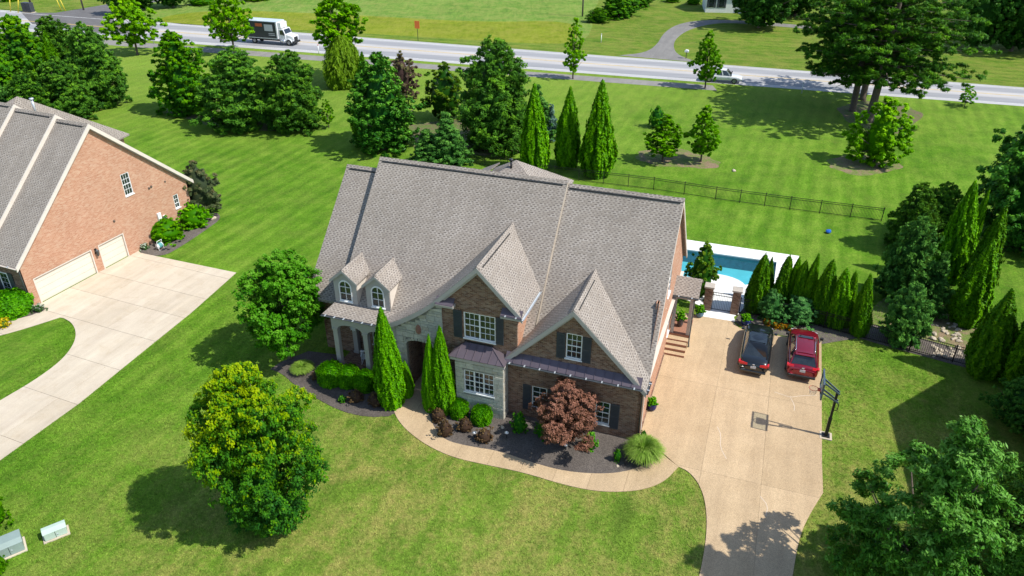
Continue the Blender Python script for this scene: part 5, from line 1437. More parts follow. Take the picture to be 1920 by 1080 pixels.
MB().bar((0, 0, 0), (0, 0, 1.0), 0.1).build('post', M['bark'], r, uv=False); MB().slab([(-0.3, -0.12, 1.0), (0.3, -0.12, 1.0), (0.3, -0.12, 1.22), (0.15, -0.12, 1.32), (-0.15, -0.12, 1.32), (-0.3, -0.12, 1.22)], (0, 0.55, 0)).build('box', M['white'], r, uv=False)
for q, lb in (((598, 101), 'orange and white marker post beside the road near the tall tree'), ((1503, 175), 'thin grey marker post beside the road left of the big pine'), ((1127, 80), 'small white marker post in the verge across the road'), ((289, 82), 'grey marker post beside the road by the round young tree')):
    r = thing('marker_post', G(*q), 0, lb, 'post', 'roadside marker posts')
    MB().tube([(0, 0, 0), (0, 0, 1.3)], 0.06, 6).build('shaft', M['zinc'] if 'grey' in lb else M['white'], r, uv=False)
    MB().tube([(0, 0, 1.3), (0, 0, 1.5)], 0.065, 6).build('reflector', M['rim_orange'] if 'orange' in lb else M['zinc'], r, uv=False)
def far_house():
    p = G(1352, 24)
    r = thing('farmhouse', p, R_(-8), 'white clapboard farmhouse at the top of the picture behind a dark tree', 'house')
    part(MB().box(-3.2, 14, 0, 8, 0, 4.6), 'wall', 'white', r)
    for x in (-2.6, -0.6):
        w = part(MB().box(x, x + 0.95, -0.06, -0.01, 1.0, 2.9), 'window', 'pane', r)
        for s in (x - 0.42, x + 0.97): part(MB().box(s, s + 0.4, -0.05, -0.005, 0.95, 2.95), 'shutter', 'shutter', r)
    part(MB().slab([(-3.6, -0.5, 4.5), (14.4, -0.5, 4.5), (14.4, 4, 7.2), (-3.6, 4, 7.2)], (0, 0, -0.15)), 'roof', 'gutter', r)
    part(MB().slab([(-3.6, 4, 7.2), (14.4, 4, 7.2), (14.4, 8.5, 4.5), (-3.6, 8.5, 4.5)], (0, 0, -0.15)), 'roof', 'gutter', r)
far_house()
# field stones
M['rock'] = plain('pale_rock', (0.45, 0.38, 0.28), 0.9, 0.2, 6.0, bump=0.03)
def rock_mesh(seed, s):
    rg = np.random.default_rng(seed)
    bm = bmesh.new(); bmesh.ops.create_icosphere(bm, subdivisions=2, radius=1.0)
    for v in bm.verts:
        k = 1 + 0.25 * math.sin(v.co.x * 3 + seed) * math.cos(v.co.y * 2.7 + seed * 2) + rg.uniform(-0.08, 0.08)
        v.co *= k; v.co.z *= 0.6
        v.co *= s
    me = bpy.data.meshes.new('rock'); bm.to_mesh(me); bm.free()
    me.materials.append(M['rock']); return me
rms = [rock_mesh(k, 1.0) for k in range(4)]
def rock(px, py, s, label, group=None):
    o = link('rock', rms[int(px + py) % 4]); o.location = G(px, py, s * 0.25); o.scale = (s, s * 0.8, s); o.rotation_euler = (0, 0, px * 1.7)
    return tag(o, label, 'rock', group)
rock(400, 409, 0.28, 'pale boulder at the right end of the neighbour\'s shrub bed')
rock(942, 801, 0.14, 'white stone in the mulch right of the clipped bright green bush')
rock(1398, 610, 0.2, 'pale stone at the driveway corner by the orange flowers')
rock(1158, 874, 0.1, 'small pale stone in the mulch below the tiny green bush')
rock(1376, 320, 0.22, 'pale stone on the back lawn beside the planting strip')
rg = random.Random(5)
for k in range(46):
    x, y = rg.uniform(1748, 1800), rg.uniform(606, 668)
    rock(x, y, rg.uniform(0.10, 0.22), 'pale rubble stone on the bare soil behind the iron fence', 'rubble stones behind the fence')
for q, lb in (((890, 822), 'small white path light between two brown bushes'), ((950, 822), 'white path light in the dark mulch right of the brown bushes'), ((1060, 845), 'white path light at the foot of the red maple'), ((1172, 874), 'dark path light beside the ornamental grass')):
    r = thing('path_light', G(*q), 0, lb, 'path light', 'garden path lights')
    MB().tube([(0, 0, 0), (0, 0, 0.4)], 0.02, 6).build('stem', M['black'], r, uv=False); MB().lathe([(0.03, 0.4), (0.13, 0.42), (0.02, 0.5)], (0, 0, 0), 10).build('shade', M['white'] if 'white' in lb else M['black'], r, uv=False)

bo = link('toy_ball', rms[0]); bo.location = G(1553, 434, 0.15); bo.scale = (0.22, 0.22, 0.3)
m_ = plain('blue_ball', (0.02, 0.12, 0.5), 0.4); bo.data = bo.data.copy(); bo.data.materials[0] = m_
tag(bo, 'small blue ball lying on the back lawn', 'ball')

# ================================================================ vegetation
def cards(pos, nrm, lng, wid, tint, rng, along=None):
    """leaf faces: one rhombus per position; returns vertices (4n,3) and tint (4n)"""
    n = len(pos)
    nrm = nrm / (np.linalg.norm(nrm, axis=1, keepdims=True) + 1e-9)
    a = rng.normal(size=(n, 3)) if along is None else along
    t = a - nrm * np.sum(a * nrm, axis=1, keepdims=True)
    t /= (np.linalg.norm(t, axis=1, keepdims=True) + 1e-9)
    b = np.cross(nrm, t)
    L = (lng * rng.uniform(0.7, 1.3, (n, 1))); W = (wid * rng.uniform(0.7, 1.3, (n, 1)))
    v = np.stack([pos - t * L, pos + b * W - t * L * 0.1, pos + t * L, pos - b * W - t * L * 0.1], axis=1).reshape(-1, 3)
    return v, np.repeat(tint, 4)
def leaf_mesh(name, parts, mat, core=None):
    V = np.concatenate([p[0] for p in parts]).astype(np.float32); T = np.concatenate([p[1] for p in parts]).astype(np.float32)
    nq = len(V) // 4
    faces_extra = []
    if core is not None:
        cv, cf = core
        base = len(V)
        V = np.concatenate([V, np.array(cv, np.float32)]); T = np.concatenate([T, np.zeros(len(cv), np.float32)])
        faces_extra = [[i + base for i in f] for f in cf]
    me = bpy.data.meshes.new(name)
    idx = np.arange(nq * 4, dtype=np.int32)
    ext = np.array([i for f in faces_extra for i in f], dtype=np.int32)
    loops = np.concatenate([idx, ext]) if len(ext) else idx
    starts = np.concatenate([np.arange(nq, dtype=np.int32) * 4, nq * 4 + np.cumsum([0] + [len(f) for f in faces_extra[:-1]], dtype=np.int32)]) if faces_extra else np.arange(nq, dtype=np.int32) * 4
    me.vertices.add(len(V)); me.vertices.foreach_set('co', V.ravel())
    me.loops.add(len(loops)); me.loops.foreach_set('vertex_index', loops)
    me.polygons.add(len(starts)); me.polygons.foreach_set('loop_start', starts.astype(np.int32))
    me.update(calc_edges=True)
    at = me.attributes.new('tint', 'FLOAT', 'POINT'); at.data.foreach_set('value', T)
    me.materials.append(mat)
    return me
def core_shape(prof, H, R, rng, n=12, m=10, lump=0.12):
    vs = []; fs = []
    for i in range(m + 1):
        t = i / m
        for k in range(n):
            a = 2 * math.pi * k / n
            r = max(0.01, R * prof(t)) * (1 + rng.uniform(-lump, lump))
            vs.append((r * math.cos(a), r * math.sin(a), H[0] + (H[1] - H[0]) * t))
    for i in range(m):
        for k in range(n): fs.append((i*n+k, i*n+(k+1)%n, (i+1)*n+(k+1)%n, (i+1)*n+k))
    fs.append(tuple((m)*n + k for k in range(n))); fs.append(tuple(range(n))[::-1])
    return vs, fs
def unit(rng, n):
    d = rng.normal(size=(n, 3)); return d / np.linalg.norm(d, axis=1, keepdims=True)

def clump_leaves(rng, cen, rad, out, nper, leaf, tbase, flat=0.75, asp=0.55, up=0.5, jit=0.5, tuft=26, spread=0.34, tip=0.5):
    """every clump carries tufts on its outer side, every tuft a handful of leaves"""
    M_ = len(cen)
    k = max(4, int(nper / tuft))
    d = unit(rng, M_ * k); c = np.repeat(cen, k, 0); o = np.repeat(out, k, 0); r = np.repeat(rad, k)[:, None]; tb = np.repeat(tbase, k)
    keep = np.sum(d * o, 1) > rng.uniform(-0.8, 0.15, len(d))
    d, c, r, tb = d[keep], c[keep], r[keep], tb[keep]
    rf = rng.uniform(0.55, 1.12, (len(d), 1))
    tc = c + d * r * rf * np.array([1, 1, flat])
    m = max(3, int(nper / k * 1.35))
    tc2 = np.repeat(tc, m, 0); d2 = np.repeat(d, m, 0); r2 = np.repeat(r, m, 0)
    e = unit(rng, len(tc2)) * rng.uniform(0.15, 1.0, (len(tc2), 1)) ** 0.6
    p = tc2 + e * r2 * spread * np.array([1, 1, 0.7])
    nrm = d2 * 0.4 + e * 0.4 + np.array([0.25, -0.25, up + 0.25]) + rng.normal(size=e.shape) * jit
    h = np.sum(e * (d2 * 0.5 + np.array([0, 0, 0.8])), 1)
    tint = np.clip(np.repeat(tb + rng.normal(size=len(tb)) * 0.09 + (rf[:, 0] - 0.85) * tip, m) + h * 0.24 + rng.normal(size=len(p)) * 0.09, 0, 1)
    return cards(p, nrm, leaf, leaf * asp, tint, rng)

def limb_mesh(rng, H, r0, tips, fork=0.3, lean=(0, 0)):
    mb = MB()
    top = Vector((lean[0], lean[1], H * 0.78))
    path = [Vector((0, 0, -0.1)), Vector((0, 0, 0.15)), Vector((lean[0] * 0.3, lean[1] * 0.3, H * 0.3)), Vector((lean[0] * 0.7, lean[1] * 0.7, H * 0.55)), top]
    mb.tube(path, [r0 * 1.5, r0 * 1.05, r0 * 0.85, r0 * 0.55, r0 * 0.15], 9)
    for t in tips:
        t = Vector(t)
        z0 = max(H * fork, min(t.z * 0.72, H * 0.7) - 0.1 * H * rng.uniform(0, 1))
        f = z0 / H
        a = Vector((lean[0] * f, lean[1] * f, z0))
        mid = a.lerp(t, 0.55) + Vector((0, 0, -0.04 * H))
        rr = r0 * (0.42 if f < 0.4 else 0.3)
        mb.tube([a, mid, t], [rr, rr * 0.65, rr * 0.2], 6)
    return mb

def broadleaf(name, seed, H, R, base, nclump, nleaf, leaf, mat, prof, bark='bark', clump=0.30, tgrad=0.25, asp=0.55, core=0.0, r0=None, flat=0.75, fork=0.25, inner=0.2, tb0=0.45):
    rng = np.random.default_rng(seed)
    z0 = base * H
    n_in = int(nclump * inner)
    t = (np.arange(nclump) + rng.uniform(0, 1, nclump)) / nclump
    # spread clumps by area of the envelope
    ts = np.linspace(0, 1, 60); w = np.array([prof(x) for x in ts]) + 0.08; cw = np.cumsum(w); cw /= cw[-1]
    tt = np.interp(t, cw, ts)
    ang = np.arange(nclump) * 2.39996 + rng.uniform(-0.5, 0.5, nclump)
    pr = np.array([prof(x) for x in tt])
    rf = rng.uniform(0.62, 1.0, nclump); 
    sel = rng.permutation(nclump)[:n_in]; rf[sel] = rng.uniform(0.1, 0.6, n_in)
    wob = 1 + 0.15 * np.sin(ang * 2 + seed) + 0.13 * np.sin(ang * 3 + tt * 6 + seed * 2) + rng.normal(size=nclump) * 0.09
    wob *= np.where(rng.uniform(0, 1, nclump) > 0.88, rng.uniform(1.08, 1.28, nclump), 1.0)
    rad = R * clump * rng.uniform(0.65, 1.2, nclump) * (0.55 + 0.45 * pr)
    rr = np.maximum(0, R * pr * wob * rf - rad * 0.6)
    cen = np.stack([rr * np.cos(ang), rr * np.sin(ang), z0 + (H - z0) * tt], 1)
    cen[:, 2] = np.minimum(cen[:, 2], H - rad * 0.5)
    out = cen - np.array([0, 0, z0 + (H - z0) * 0.4]); out /= np.linalg.norm(out, axis=1, keepdims=True) + 1e-6
    tb = tb0 + tgrad * (tt - 0.5) + rng.normal(size=nclump) * 0.09
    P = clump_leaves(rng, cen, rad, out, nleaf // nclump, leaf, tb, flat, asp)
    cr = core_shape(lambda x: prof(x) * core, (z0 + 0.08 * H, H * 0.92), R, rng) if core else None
    me = leaf_mesh(name + '_leaves', [P], mat, cr)
    order = np.argsort(-rf)[:14]
    tr = limb_mesh(rng, H, r0 or 0.022 * H, [cen[i] for i in order], fork)
    return tr, me, H, R, bark

def conifer(name, seed, H, R, nleaf, leaf, mat, prof, bark='bark', base=0.02, lobes=7, core=0.7, asp=0.42, up=1.1, rough=0.16, r0=None, ragged=0.0):
    """dense evergreen: sprays over a lobed cone or column"""
    rng = np.random.default_rng(seed)
    ts = np.linspace(0, 1, 80); w = np.array([prof(x) for x in ts]) + 0.03; cw = np.cumsum(w); cw /= cw[-1]
    t = np.interp(rng.uniform(0, 1, nleaf), cw, ts); a = rng.uniform(0, 2 * math.pi, nleaf)
    pr = np.array([prof(x) for x in ts]); pr = np.interp(t, ts, pr)
    # lobes: vertical plumes at many scales
    lump = np.zeros(nleaf)
    for k, (f, g, am) in enumerate(((lobes, 3.0, 1.0), (lobes * 2 + 1, 9.0, 0.8), (lobes * 4 + 1, 23.0, 0.6), (lobes * 7, 44.0, 0.5))):
        lump += am * np.sin(a * f + seed * 1.3 + k + np.sin(t * g + k * 2 + seed) * 2.0) * np.cos(t * g * 1.7 + a * 2 + seed)
    lump = np.clip(lump / 1.6, -1, 1)
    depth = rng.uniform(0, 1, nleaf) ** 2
    r = R * pr * (1 - rough + rough * lump - depth * 0.16) + 0.02
    plume = np.sin(a * 9 + t * 31 + seed) * np.sin(a * 5 - t * 47 + seed * 2)       # sprays that stand out of the outline
    r *= 1 + (0.10 + ragged) * np.clip(plume - 0.45, 0, 1) * 1.6 * rng.uniform(0.3, 1.0, nleaf)
    z = base * H + (1 - base) * H * t + rng.normal(size=nleaf) * leaf * 0.5 + lump * leaf * 0.8
    p = np.stack([r * np.cos(a), r * np.sin(a), np.maximum(0.02, z)], 1)
    o = np.stack([np.cos(a), np.sin(a), np.full(nleaf, 0.25)], 1)
    nrm = o + np.array([0.2, -0.2, 0.35]) + rng.normal(size=o.shape) * 0.5
    al = np.stack([np.cos(a) * 0.5, np.sin(a) * 0.5, np.full(nleaf, up)], 1) + rng.normal(size=o.shape) * 0.35
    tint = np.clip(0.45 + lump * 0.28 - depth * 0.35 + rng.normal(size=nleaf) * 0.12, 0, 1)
    P = cards(p, nrm, leaf, leaf * asp, tint, rng, al)
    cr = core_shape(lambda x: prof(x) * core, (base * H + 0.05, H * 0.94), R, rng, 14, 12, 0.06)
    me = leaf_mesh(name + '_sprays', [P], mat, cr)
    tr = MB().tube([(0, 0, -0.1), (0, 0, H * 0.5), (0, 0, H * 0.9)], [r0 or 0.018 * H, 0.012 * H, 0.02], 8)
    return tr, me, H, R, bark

def cedar(name, seed, H, R, nclump, nleaf, leaf, mat, prof, bark='bark', core=0.5, flat=0.6, base=0.03, clump=0.24):
    """loose evergreen of many upturned branch tufts"""
    rng = np.random.default_rng(seed)
    ts = np.linspace(0, 1, 60); w = np.array([prof(x) for x in ts]) + 0.05; cw = np.cumsum(w); cw /= cw[-1]
    t = np.interp((np.arange(nclump) + rng.uniform(0, 1, nclump)) / nclump, cw, ts)
    a = np.arange(nclump) * 2.39996 + rng.uniform(-0.6, 0.6, nclump)
    pr = np.array([prof(x) for x in t])
    wob = 1 + 0.15 * np.sin(a * 2 + seed + t * 4) + 0.14 * np.sin(a * 5 + seed * 3 + t * 9) + rng.normal(size=nclump) * 0.11
    rad = R * clump * rng.uniform(0.6, 1.25, nclump) * (0.5 + 0.5 * pr)
    rr = np.maximum(0.0, R * pr * wob * rng.uniform(0.68, 1.04, nclump) - rad * 0.5)
    cen = np.stack([rr * np.cos(a), rr * np.sin(a), base * H + (1 - base) * H * t], 1)
    cen[:, 2] = np.minimum(cen[:, 2], H - rad * 0.4)
    out = np.stack([np.cos(a), np.sin(a), np.full(nclump, 0.55)], 1); out /= np.linalg.norm(out, axis=1, keepdims=True)
    tb = 0.42 + rng.normal(size=nclump) * 0.13 + 0.1 * (t - 0.5)
    P = clump_leaves(rng, cen, rad, out, nleaf // nclump, leaf, tb, flat, 0.36, 0.3, 0.6, 22, 0.4)
    P[0][:, 2] = np.maximum(P[0][:, 2], 0.03)
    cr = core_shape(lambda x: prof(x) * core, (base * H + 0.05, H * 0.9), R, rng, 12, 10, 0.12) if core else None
    me = leaf_mesh(name + '_tufts', [P], mat, cr)
    tr = limb_mesh(rng, H, 0.02 * H, [cen[i] * np.array([0.9, 0.9, 1]) for i in rng.permutation(nclump)[:10]], 0.12)
    return tr, me, H, R, bark

# envelopes: t = 0 at the crown's foot, 1 at its top
def pr_round(t): return max(0.0, 1 - abs(2 * t - 0.95) ** 2.3) ** 0.55 if 0 <= t <= 0.975 else 0.1
def pr_egg(t): return max(0.02, math.sin(math.pi * min(1, (0.06 + 0.94 * t)) ** 0.72)) ** 0.75
def pr_young(t): return max(0.03, math.sin(math.pi * (0.04 + 0.95 * t) ** 0.62)) ** 0.9
def pr_cone(t): return (min(1, (t + 0.05) / 0.13)) * (1 - t) ** 0.85 + 0.015
def pr_giant(t): return (0.62 + 0.38 * min(1, t / 0.2)) * (1 - t ** 1.35) ** 0.9 + 0.01
def pr_column(t): return (0.74 + 0.26 * min(1, t / 0.2)) * (1 - t ** 2.4) ** 0.8 + 0.01
def pr_spire(t): return (0.7 + 0.3 * min(1, t / 0.2)) * (1 - t ** 1.75) ** 0.9 + 0.008
def pr_cedar(t): return (0.72 + 0.28 * min(1, t / 0.22)) * max(0, 1 - t ** 2.0) ** 0.62
def pr_dome(t): return max(0.02, 1 - t ** 2.4) ** 0.5 * (0.82 + 0.18 * min(1, t / 0.3))
def pr_oak(t): return (0.75 + 0.25 * min(1, t / 0.15)) * max(0.0, 1 - t ** 0.9) ** 0.75 + 0.05
def pr_box(t): return (0.9 + 0.1 * min(1, t / 0.3)) * max(0.02, 1 - t ** 7) ** 0.5

L = {}
L['maple'] = leaf_mat('maple_leaf', (0.024, 0.100, 0.015), (0.068, 0.208, 0.018), (0.172, 0.347, 0.022))
L['gold'] = leaf_mat('maple_leaf_gold_tips', (0.018, 0.078, 0.014), (0.060, 0.175, 0.016), (0.25, 0.325, 0.020), 0.25)
L['crape'] = leaf_mat('glossy_leaf', (0.022, 0.102, 0.014), (0.066, 0.224, 0.019), (0.158, 0.366, 0.048))
L['oak'] = leaf_mat('oak_leaf', (0.020, 0.075, 0.014), (0.058, 0.168, 0.024), (0.17, 0.34, 0.08), 0.25, 0.38)
L['lime'] = leaf_mat('young_light_leaf', (0.065, 0.199, 0.011), (0.136, 0.340, 0.017), (0.274, 0.514, 0.030), 0.35)
L['mid'] = leaf_mat('young_mid_leaf', (0.048, 0.165, 0.012), (0.101, 0.274, 0.017), (0.202, 0.417, 0.027), 0.32)
L['arb'] = leaf_mat('emerald_spray', (0.027, 0.109, 0.006), (0.085, 0.262, 0.011), (0.179, 0.429, 0.014), 0.2)
L['giant'] = leaf_mat('giant_arborvitae_spray', (0.024, 0.091, 0.009), (0.077, 0.221, 0.014), (0.181, 0.399, 0.021), 0.2)
L['dark_arb'] = leaf_mat('dark_arborvitae_spray', (0.022, 0.085, 0.008), (0.058, 0.165, 0.011), (0.125, 0.27, 0.016), 0.2)
L['cedar'] = leaf_mat('cedar_spray', (0.021, 0.072, 0.012), (0.060, 0.156, 0.022), (0.140, 0.292, 0.033), 0.15)
L['cedar2'] = leaf_mat('juniper_spray', (0.026, 0.087, 0.019), (0.066, 0.181, 0.037), (0.157, 0.335, 0.067), 0.15)
L['holly'] = leaf_mat('holly_leaf', (0.016, 0.075, 0.013), (0.055, 0.171, 0.024), (0.135, 0.315, 0.046), 0.12, 0.4)
L['magnolia'] = leaf_mat('magnolia_leaf', (0.018, 0.065, 0.009), (0.054, 0.136, 0.014), (0.165, 0.227, 0.023), 0.12, 0.35)
L['pine'] = leaf_mat('pine_needle', (0.018, 0.063, 0.011), (0.046, 0.136, 0.017), (0.117, 0.260, 0.024), 0.15)
L['dark'] = leaf_mat('dark_oak_leaf', (0.015, 0.059, 0.011), (0.036, 0.113, 0.017), (0.098, 0.227, 0.037), 0.2)
L['box'] = leaf_mat('boxwood_leaf', (0.024, 0.110, 0.006), (0.065, 0.227, 0.010), (0.143, 0.379, 0.014), 0.2)
L['barb'] = leaf_mat('barberry_leaf', (0.053, 0.033, 0.023), (0.109, 0.069, 0.039), (0.172, 0.115, 0.052), 0.2)
L['jmaple'] = leaf_mat('red_maple_leaf', (0.075, 0.036, 0.028), (0.165, 0.080, 0.056), (0.29, 0.145, 0.105), 0.2)
L['purple'] = leaf_mat('purple_leaf', (0.059, 0.036, 0.033), (0.108, 0.074, 0.054), (0.149, 0.149, 0.054), 0.25)
L['olive'] = leaf_mat('weeping_leaf', (0.065, 0.130, 0.013), (0.125, 0.220, 0.022), (0.196, 0.310, 0.034), 0.3)
L['blade'] = leaf_mat('grass_blade', (0.10, 0.21, 0.03), (0.18, 0.34, 0.05), (0.34, 0.46, 0.12), 0.4)
L['blue'] = leaf_mat('butterfly_bush_leaf', (0.036, 0.118, 0.030), (0.075, 0.215, 0.058), (0.15, 0.34, 0.10), 0.25)
L['spruce'] = leaf_mat('blue_needle', (0.067, 0.126, 0.104), (0.115, 0.196, 0.162), (0.216, 0.324, 0.257), 0.12)
L['flower'] = leaf_mat('orange_flower', (0.066, 0.110, 0.022), (0.420, 0.170, 0.030), (0.620, 0.360, 0.050), 0.2)
L['yflower'] = leaf_mat('yellow_flower', (0.088, 0.143, 0.022), (0.550, 0.420, 0.040), (0.680, 0.550, 0.080), 0.2)
L['wflower'] = leaf_mat('white_flower_shrub', (0.033, 0.088, 0.022), (0.060, 0.140, 0.030), (0.750, 0.750, 0.680), 0.2)
L['redbud'] = leaf_mat('dark_crape_leaf', (0.030, 0.042, 0.021), (0.059, 0.084, 0.035), (0.115, 0.101, 0.047), 0.15)

KIND = {}
def kind(key, fn): KIND[key] = fn
proto = {}
def get(key):
    if key not in proto:
        tr, me, H, R, bark = KIND[key]()
        tmesh = None
        if tr is not None:
            o = tr.build('trunk', M[bark], None, uv=False); tmesh = o.data; bpy.data.objects.remove(o)
        proto[key] = (tmesh, me, H, R)
    return proto[key]
def plant(key, name, base, h, r, rz, label, cat, group=None, tilt=0.0, crown='crown', trunk='trunk'):
    tm, me, H, R = get(key)
    o = thing(name, base, rz, label, cat, group)
    o.scale = (r / R, r / R, h / H)
    if cat != 'grass clump': o.rotation_euler = (R_(2.2) * math.sin(rz * 7.1), R_(2.2) * math.cos(rz * 5.3), rz)
    if tm is not None: link(trunk, tm, o)
    link(crown, me, o)
    return o
def pplant(key, name, bx, by, ty, hwp, label, cat='tree', group=None, rz=None, zb=0.0, crown='crown', trunk='trunk'):
    """plant whose foot is at pixel (bx, by), top at ty, half width hwp pixels"""
    if cat in ('bush', 'flowers', 'shrub', 'grass clump'):          # low domes: allow for their depth on the ground
        ph = math.atan2(CAMH, G(bx, by).length)
        p = G(bx, by - hwp * 0.8 * math.sin(ph), zb)
        s_ = depth_of(p, 0.3) / FPX
        r = hwp * s_
        h = max((1.1 if cat == 'grass clump' else 0.55) * r, (by - hwp * 0.8 * math.sin(ph) - ty) / math.cos(ph) * s_)
        return plant(key, name, p, h, r, (bx * 0.37 + by * 0.11) if rz is None else rz, label, cat, group, 0, crown, trunk)
    p = G(bx, by, zb)
    h = height_at(p, ty) - zb
    r = hwp * depth_of(p, h * 0.45) / FPX
    return plant(key, name, p, h, r, (bx * 0.37 + by * 0.11) if rz is None else rz, label, cat, group, 0, crown, trunk)

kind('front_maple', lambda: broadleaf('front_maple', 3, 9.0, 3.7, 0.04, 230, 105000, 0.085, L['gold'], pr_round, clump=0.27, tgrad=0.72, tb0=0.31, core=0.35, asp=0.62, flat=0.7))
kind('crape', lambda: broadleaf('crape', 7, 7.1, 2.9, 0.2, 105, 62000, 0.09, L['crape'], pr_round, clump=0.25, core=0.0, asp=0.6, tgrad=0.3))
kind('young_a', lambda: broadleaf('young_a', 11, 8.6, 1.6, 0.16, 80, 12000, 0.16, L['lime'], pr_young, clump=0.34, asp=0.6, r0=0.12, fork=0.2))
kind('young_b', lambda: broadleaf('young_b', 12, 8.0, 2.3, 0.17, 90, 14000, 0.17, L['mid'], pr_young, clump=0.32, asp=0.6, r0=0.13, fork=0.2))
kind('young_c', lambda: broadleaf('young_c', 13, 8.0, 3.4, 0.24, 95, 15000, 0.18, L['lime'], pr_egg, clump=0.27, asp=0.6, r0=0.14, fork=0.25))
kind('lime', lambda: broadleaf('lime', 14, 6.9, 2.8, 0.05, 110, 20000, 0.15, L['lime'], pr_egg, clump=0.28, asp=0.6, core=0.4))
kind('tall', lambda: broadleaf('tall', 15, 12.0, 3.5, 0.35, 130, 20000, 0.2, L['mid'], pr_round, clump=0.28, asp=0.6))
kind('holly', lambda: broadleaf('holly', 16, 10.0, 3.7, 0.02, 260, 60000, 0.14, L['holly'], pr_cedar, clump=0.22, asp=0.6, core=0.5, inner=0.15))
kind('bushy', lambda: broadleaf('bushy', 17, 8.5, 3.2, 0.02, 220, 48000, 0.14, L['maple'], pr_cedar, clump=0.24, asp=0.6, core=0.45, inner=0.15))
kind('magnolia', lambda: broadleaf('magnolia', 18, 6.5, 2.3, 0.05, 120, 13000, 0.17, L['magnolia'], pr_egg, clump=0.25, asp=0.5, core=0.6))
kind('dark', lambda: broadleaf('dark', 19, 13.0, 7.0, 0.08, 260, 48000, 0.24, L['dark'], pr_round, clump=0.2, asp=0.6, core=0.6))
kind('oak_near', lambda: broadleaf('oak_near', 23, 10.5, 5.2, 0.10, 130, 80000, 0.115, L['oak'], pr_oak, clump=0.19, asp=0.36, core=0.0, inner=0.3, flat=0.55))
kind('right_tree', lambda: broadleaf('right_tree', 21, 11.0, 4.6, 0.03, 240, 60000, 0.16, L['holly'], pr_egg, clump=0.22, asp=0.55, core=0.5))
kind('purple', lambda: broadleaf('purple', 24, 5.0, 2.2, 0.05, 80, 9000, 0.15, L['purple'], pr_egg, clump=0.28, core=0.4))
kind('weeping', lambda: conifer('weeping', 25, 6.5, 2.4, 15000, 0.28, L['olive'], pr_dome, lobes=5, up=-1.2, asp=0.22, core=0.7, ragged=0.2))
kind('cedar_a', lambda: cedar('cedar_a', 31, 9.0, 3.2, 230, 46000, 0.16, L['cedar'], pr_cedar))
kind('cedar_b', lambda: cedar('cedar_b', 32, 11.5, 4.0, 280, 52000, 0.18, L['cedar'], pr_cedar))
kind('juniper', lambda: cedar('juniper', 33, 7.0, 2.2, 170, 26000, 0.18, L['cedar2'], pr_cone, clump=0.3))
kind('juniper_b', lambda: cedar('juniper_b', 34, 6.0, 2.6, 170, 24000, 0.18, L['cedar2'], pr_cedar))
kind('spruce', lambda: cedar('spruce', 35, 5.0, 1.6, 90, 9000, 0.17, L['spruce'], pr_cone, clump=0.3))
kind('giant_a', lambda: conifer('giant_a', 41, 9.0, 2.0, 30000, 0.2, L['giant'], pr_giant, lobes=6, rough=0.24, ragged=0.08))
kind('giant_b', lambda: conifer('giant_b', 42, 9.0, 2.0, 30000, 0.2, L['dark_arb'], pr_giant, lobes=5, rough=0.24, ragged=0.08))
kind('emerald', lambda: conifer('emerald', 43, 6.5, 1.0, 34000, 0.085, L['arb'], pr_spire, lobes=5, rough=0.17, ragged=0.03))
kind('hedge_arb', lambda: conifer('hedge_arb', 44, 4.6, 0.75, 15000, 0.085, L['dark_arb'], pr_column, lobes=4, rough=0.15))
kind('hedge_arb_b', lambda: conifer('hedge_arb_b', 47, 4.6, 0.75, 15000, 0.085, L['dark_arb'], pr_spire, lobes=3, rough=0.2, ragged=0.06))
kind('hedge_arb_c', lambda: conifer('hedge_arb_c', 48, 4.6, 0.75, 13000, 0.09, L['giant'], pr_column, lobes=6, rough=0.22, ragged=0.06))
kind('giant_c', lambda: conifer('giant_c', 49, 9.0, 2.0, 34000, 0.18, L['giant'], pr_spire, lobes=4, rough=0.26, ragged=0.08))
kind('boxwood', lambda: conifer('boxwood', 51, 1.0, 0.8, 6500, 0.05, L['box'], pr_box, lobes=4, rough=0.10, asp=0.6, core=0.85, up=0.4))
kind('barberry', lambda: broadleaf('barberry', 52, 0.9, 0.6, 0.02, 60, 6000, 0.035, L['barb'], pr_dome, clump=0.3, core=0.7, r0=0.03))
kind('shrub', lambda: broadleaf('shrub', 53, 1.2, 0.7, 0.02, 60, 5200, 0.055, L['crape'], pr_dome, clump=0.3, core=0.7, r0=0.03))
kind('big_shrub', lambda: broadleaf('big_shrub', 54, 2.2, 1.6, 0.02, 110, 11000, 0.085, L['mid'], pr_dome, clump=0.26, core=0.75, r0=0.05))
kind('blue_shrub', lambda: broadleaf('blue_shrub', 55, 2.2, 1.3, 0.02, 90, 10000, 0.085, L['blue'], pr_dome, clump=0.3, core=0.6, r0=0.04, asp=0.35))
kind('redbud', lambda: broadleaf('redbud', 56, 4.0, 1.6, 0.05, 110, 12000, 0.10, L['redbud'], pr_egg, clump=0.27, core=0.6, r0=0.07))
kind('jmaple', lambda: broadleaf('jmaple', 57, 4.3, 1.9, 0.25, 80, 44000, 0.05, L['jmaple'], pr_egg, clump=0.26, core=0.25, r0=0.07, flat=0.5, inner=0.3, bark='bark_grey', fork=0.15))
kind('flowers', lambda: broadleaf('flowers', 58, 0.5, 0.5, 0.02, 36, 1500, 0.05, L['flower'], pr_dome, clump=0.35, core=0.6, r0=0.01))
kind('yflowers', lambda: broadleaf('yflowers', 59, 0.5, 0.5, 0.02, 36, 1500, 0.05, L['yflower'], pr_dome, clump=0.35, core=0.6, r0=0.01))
kind('wflowers', lambda: broadleaf('wflowers', 60, 0.7, 0.5, 0.02, 40, 1800, 0.06, L['wflower'], pr_dome, clump=0.35, core=0.5, r0=0.01, tgrad=0.5))
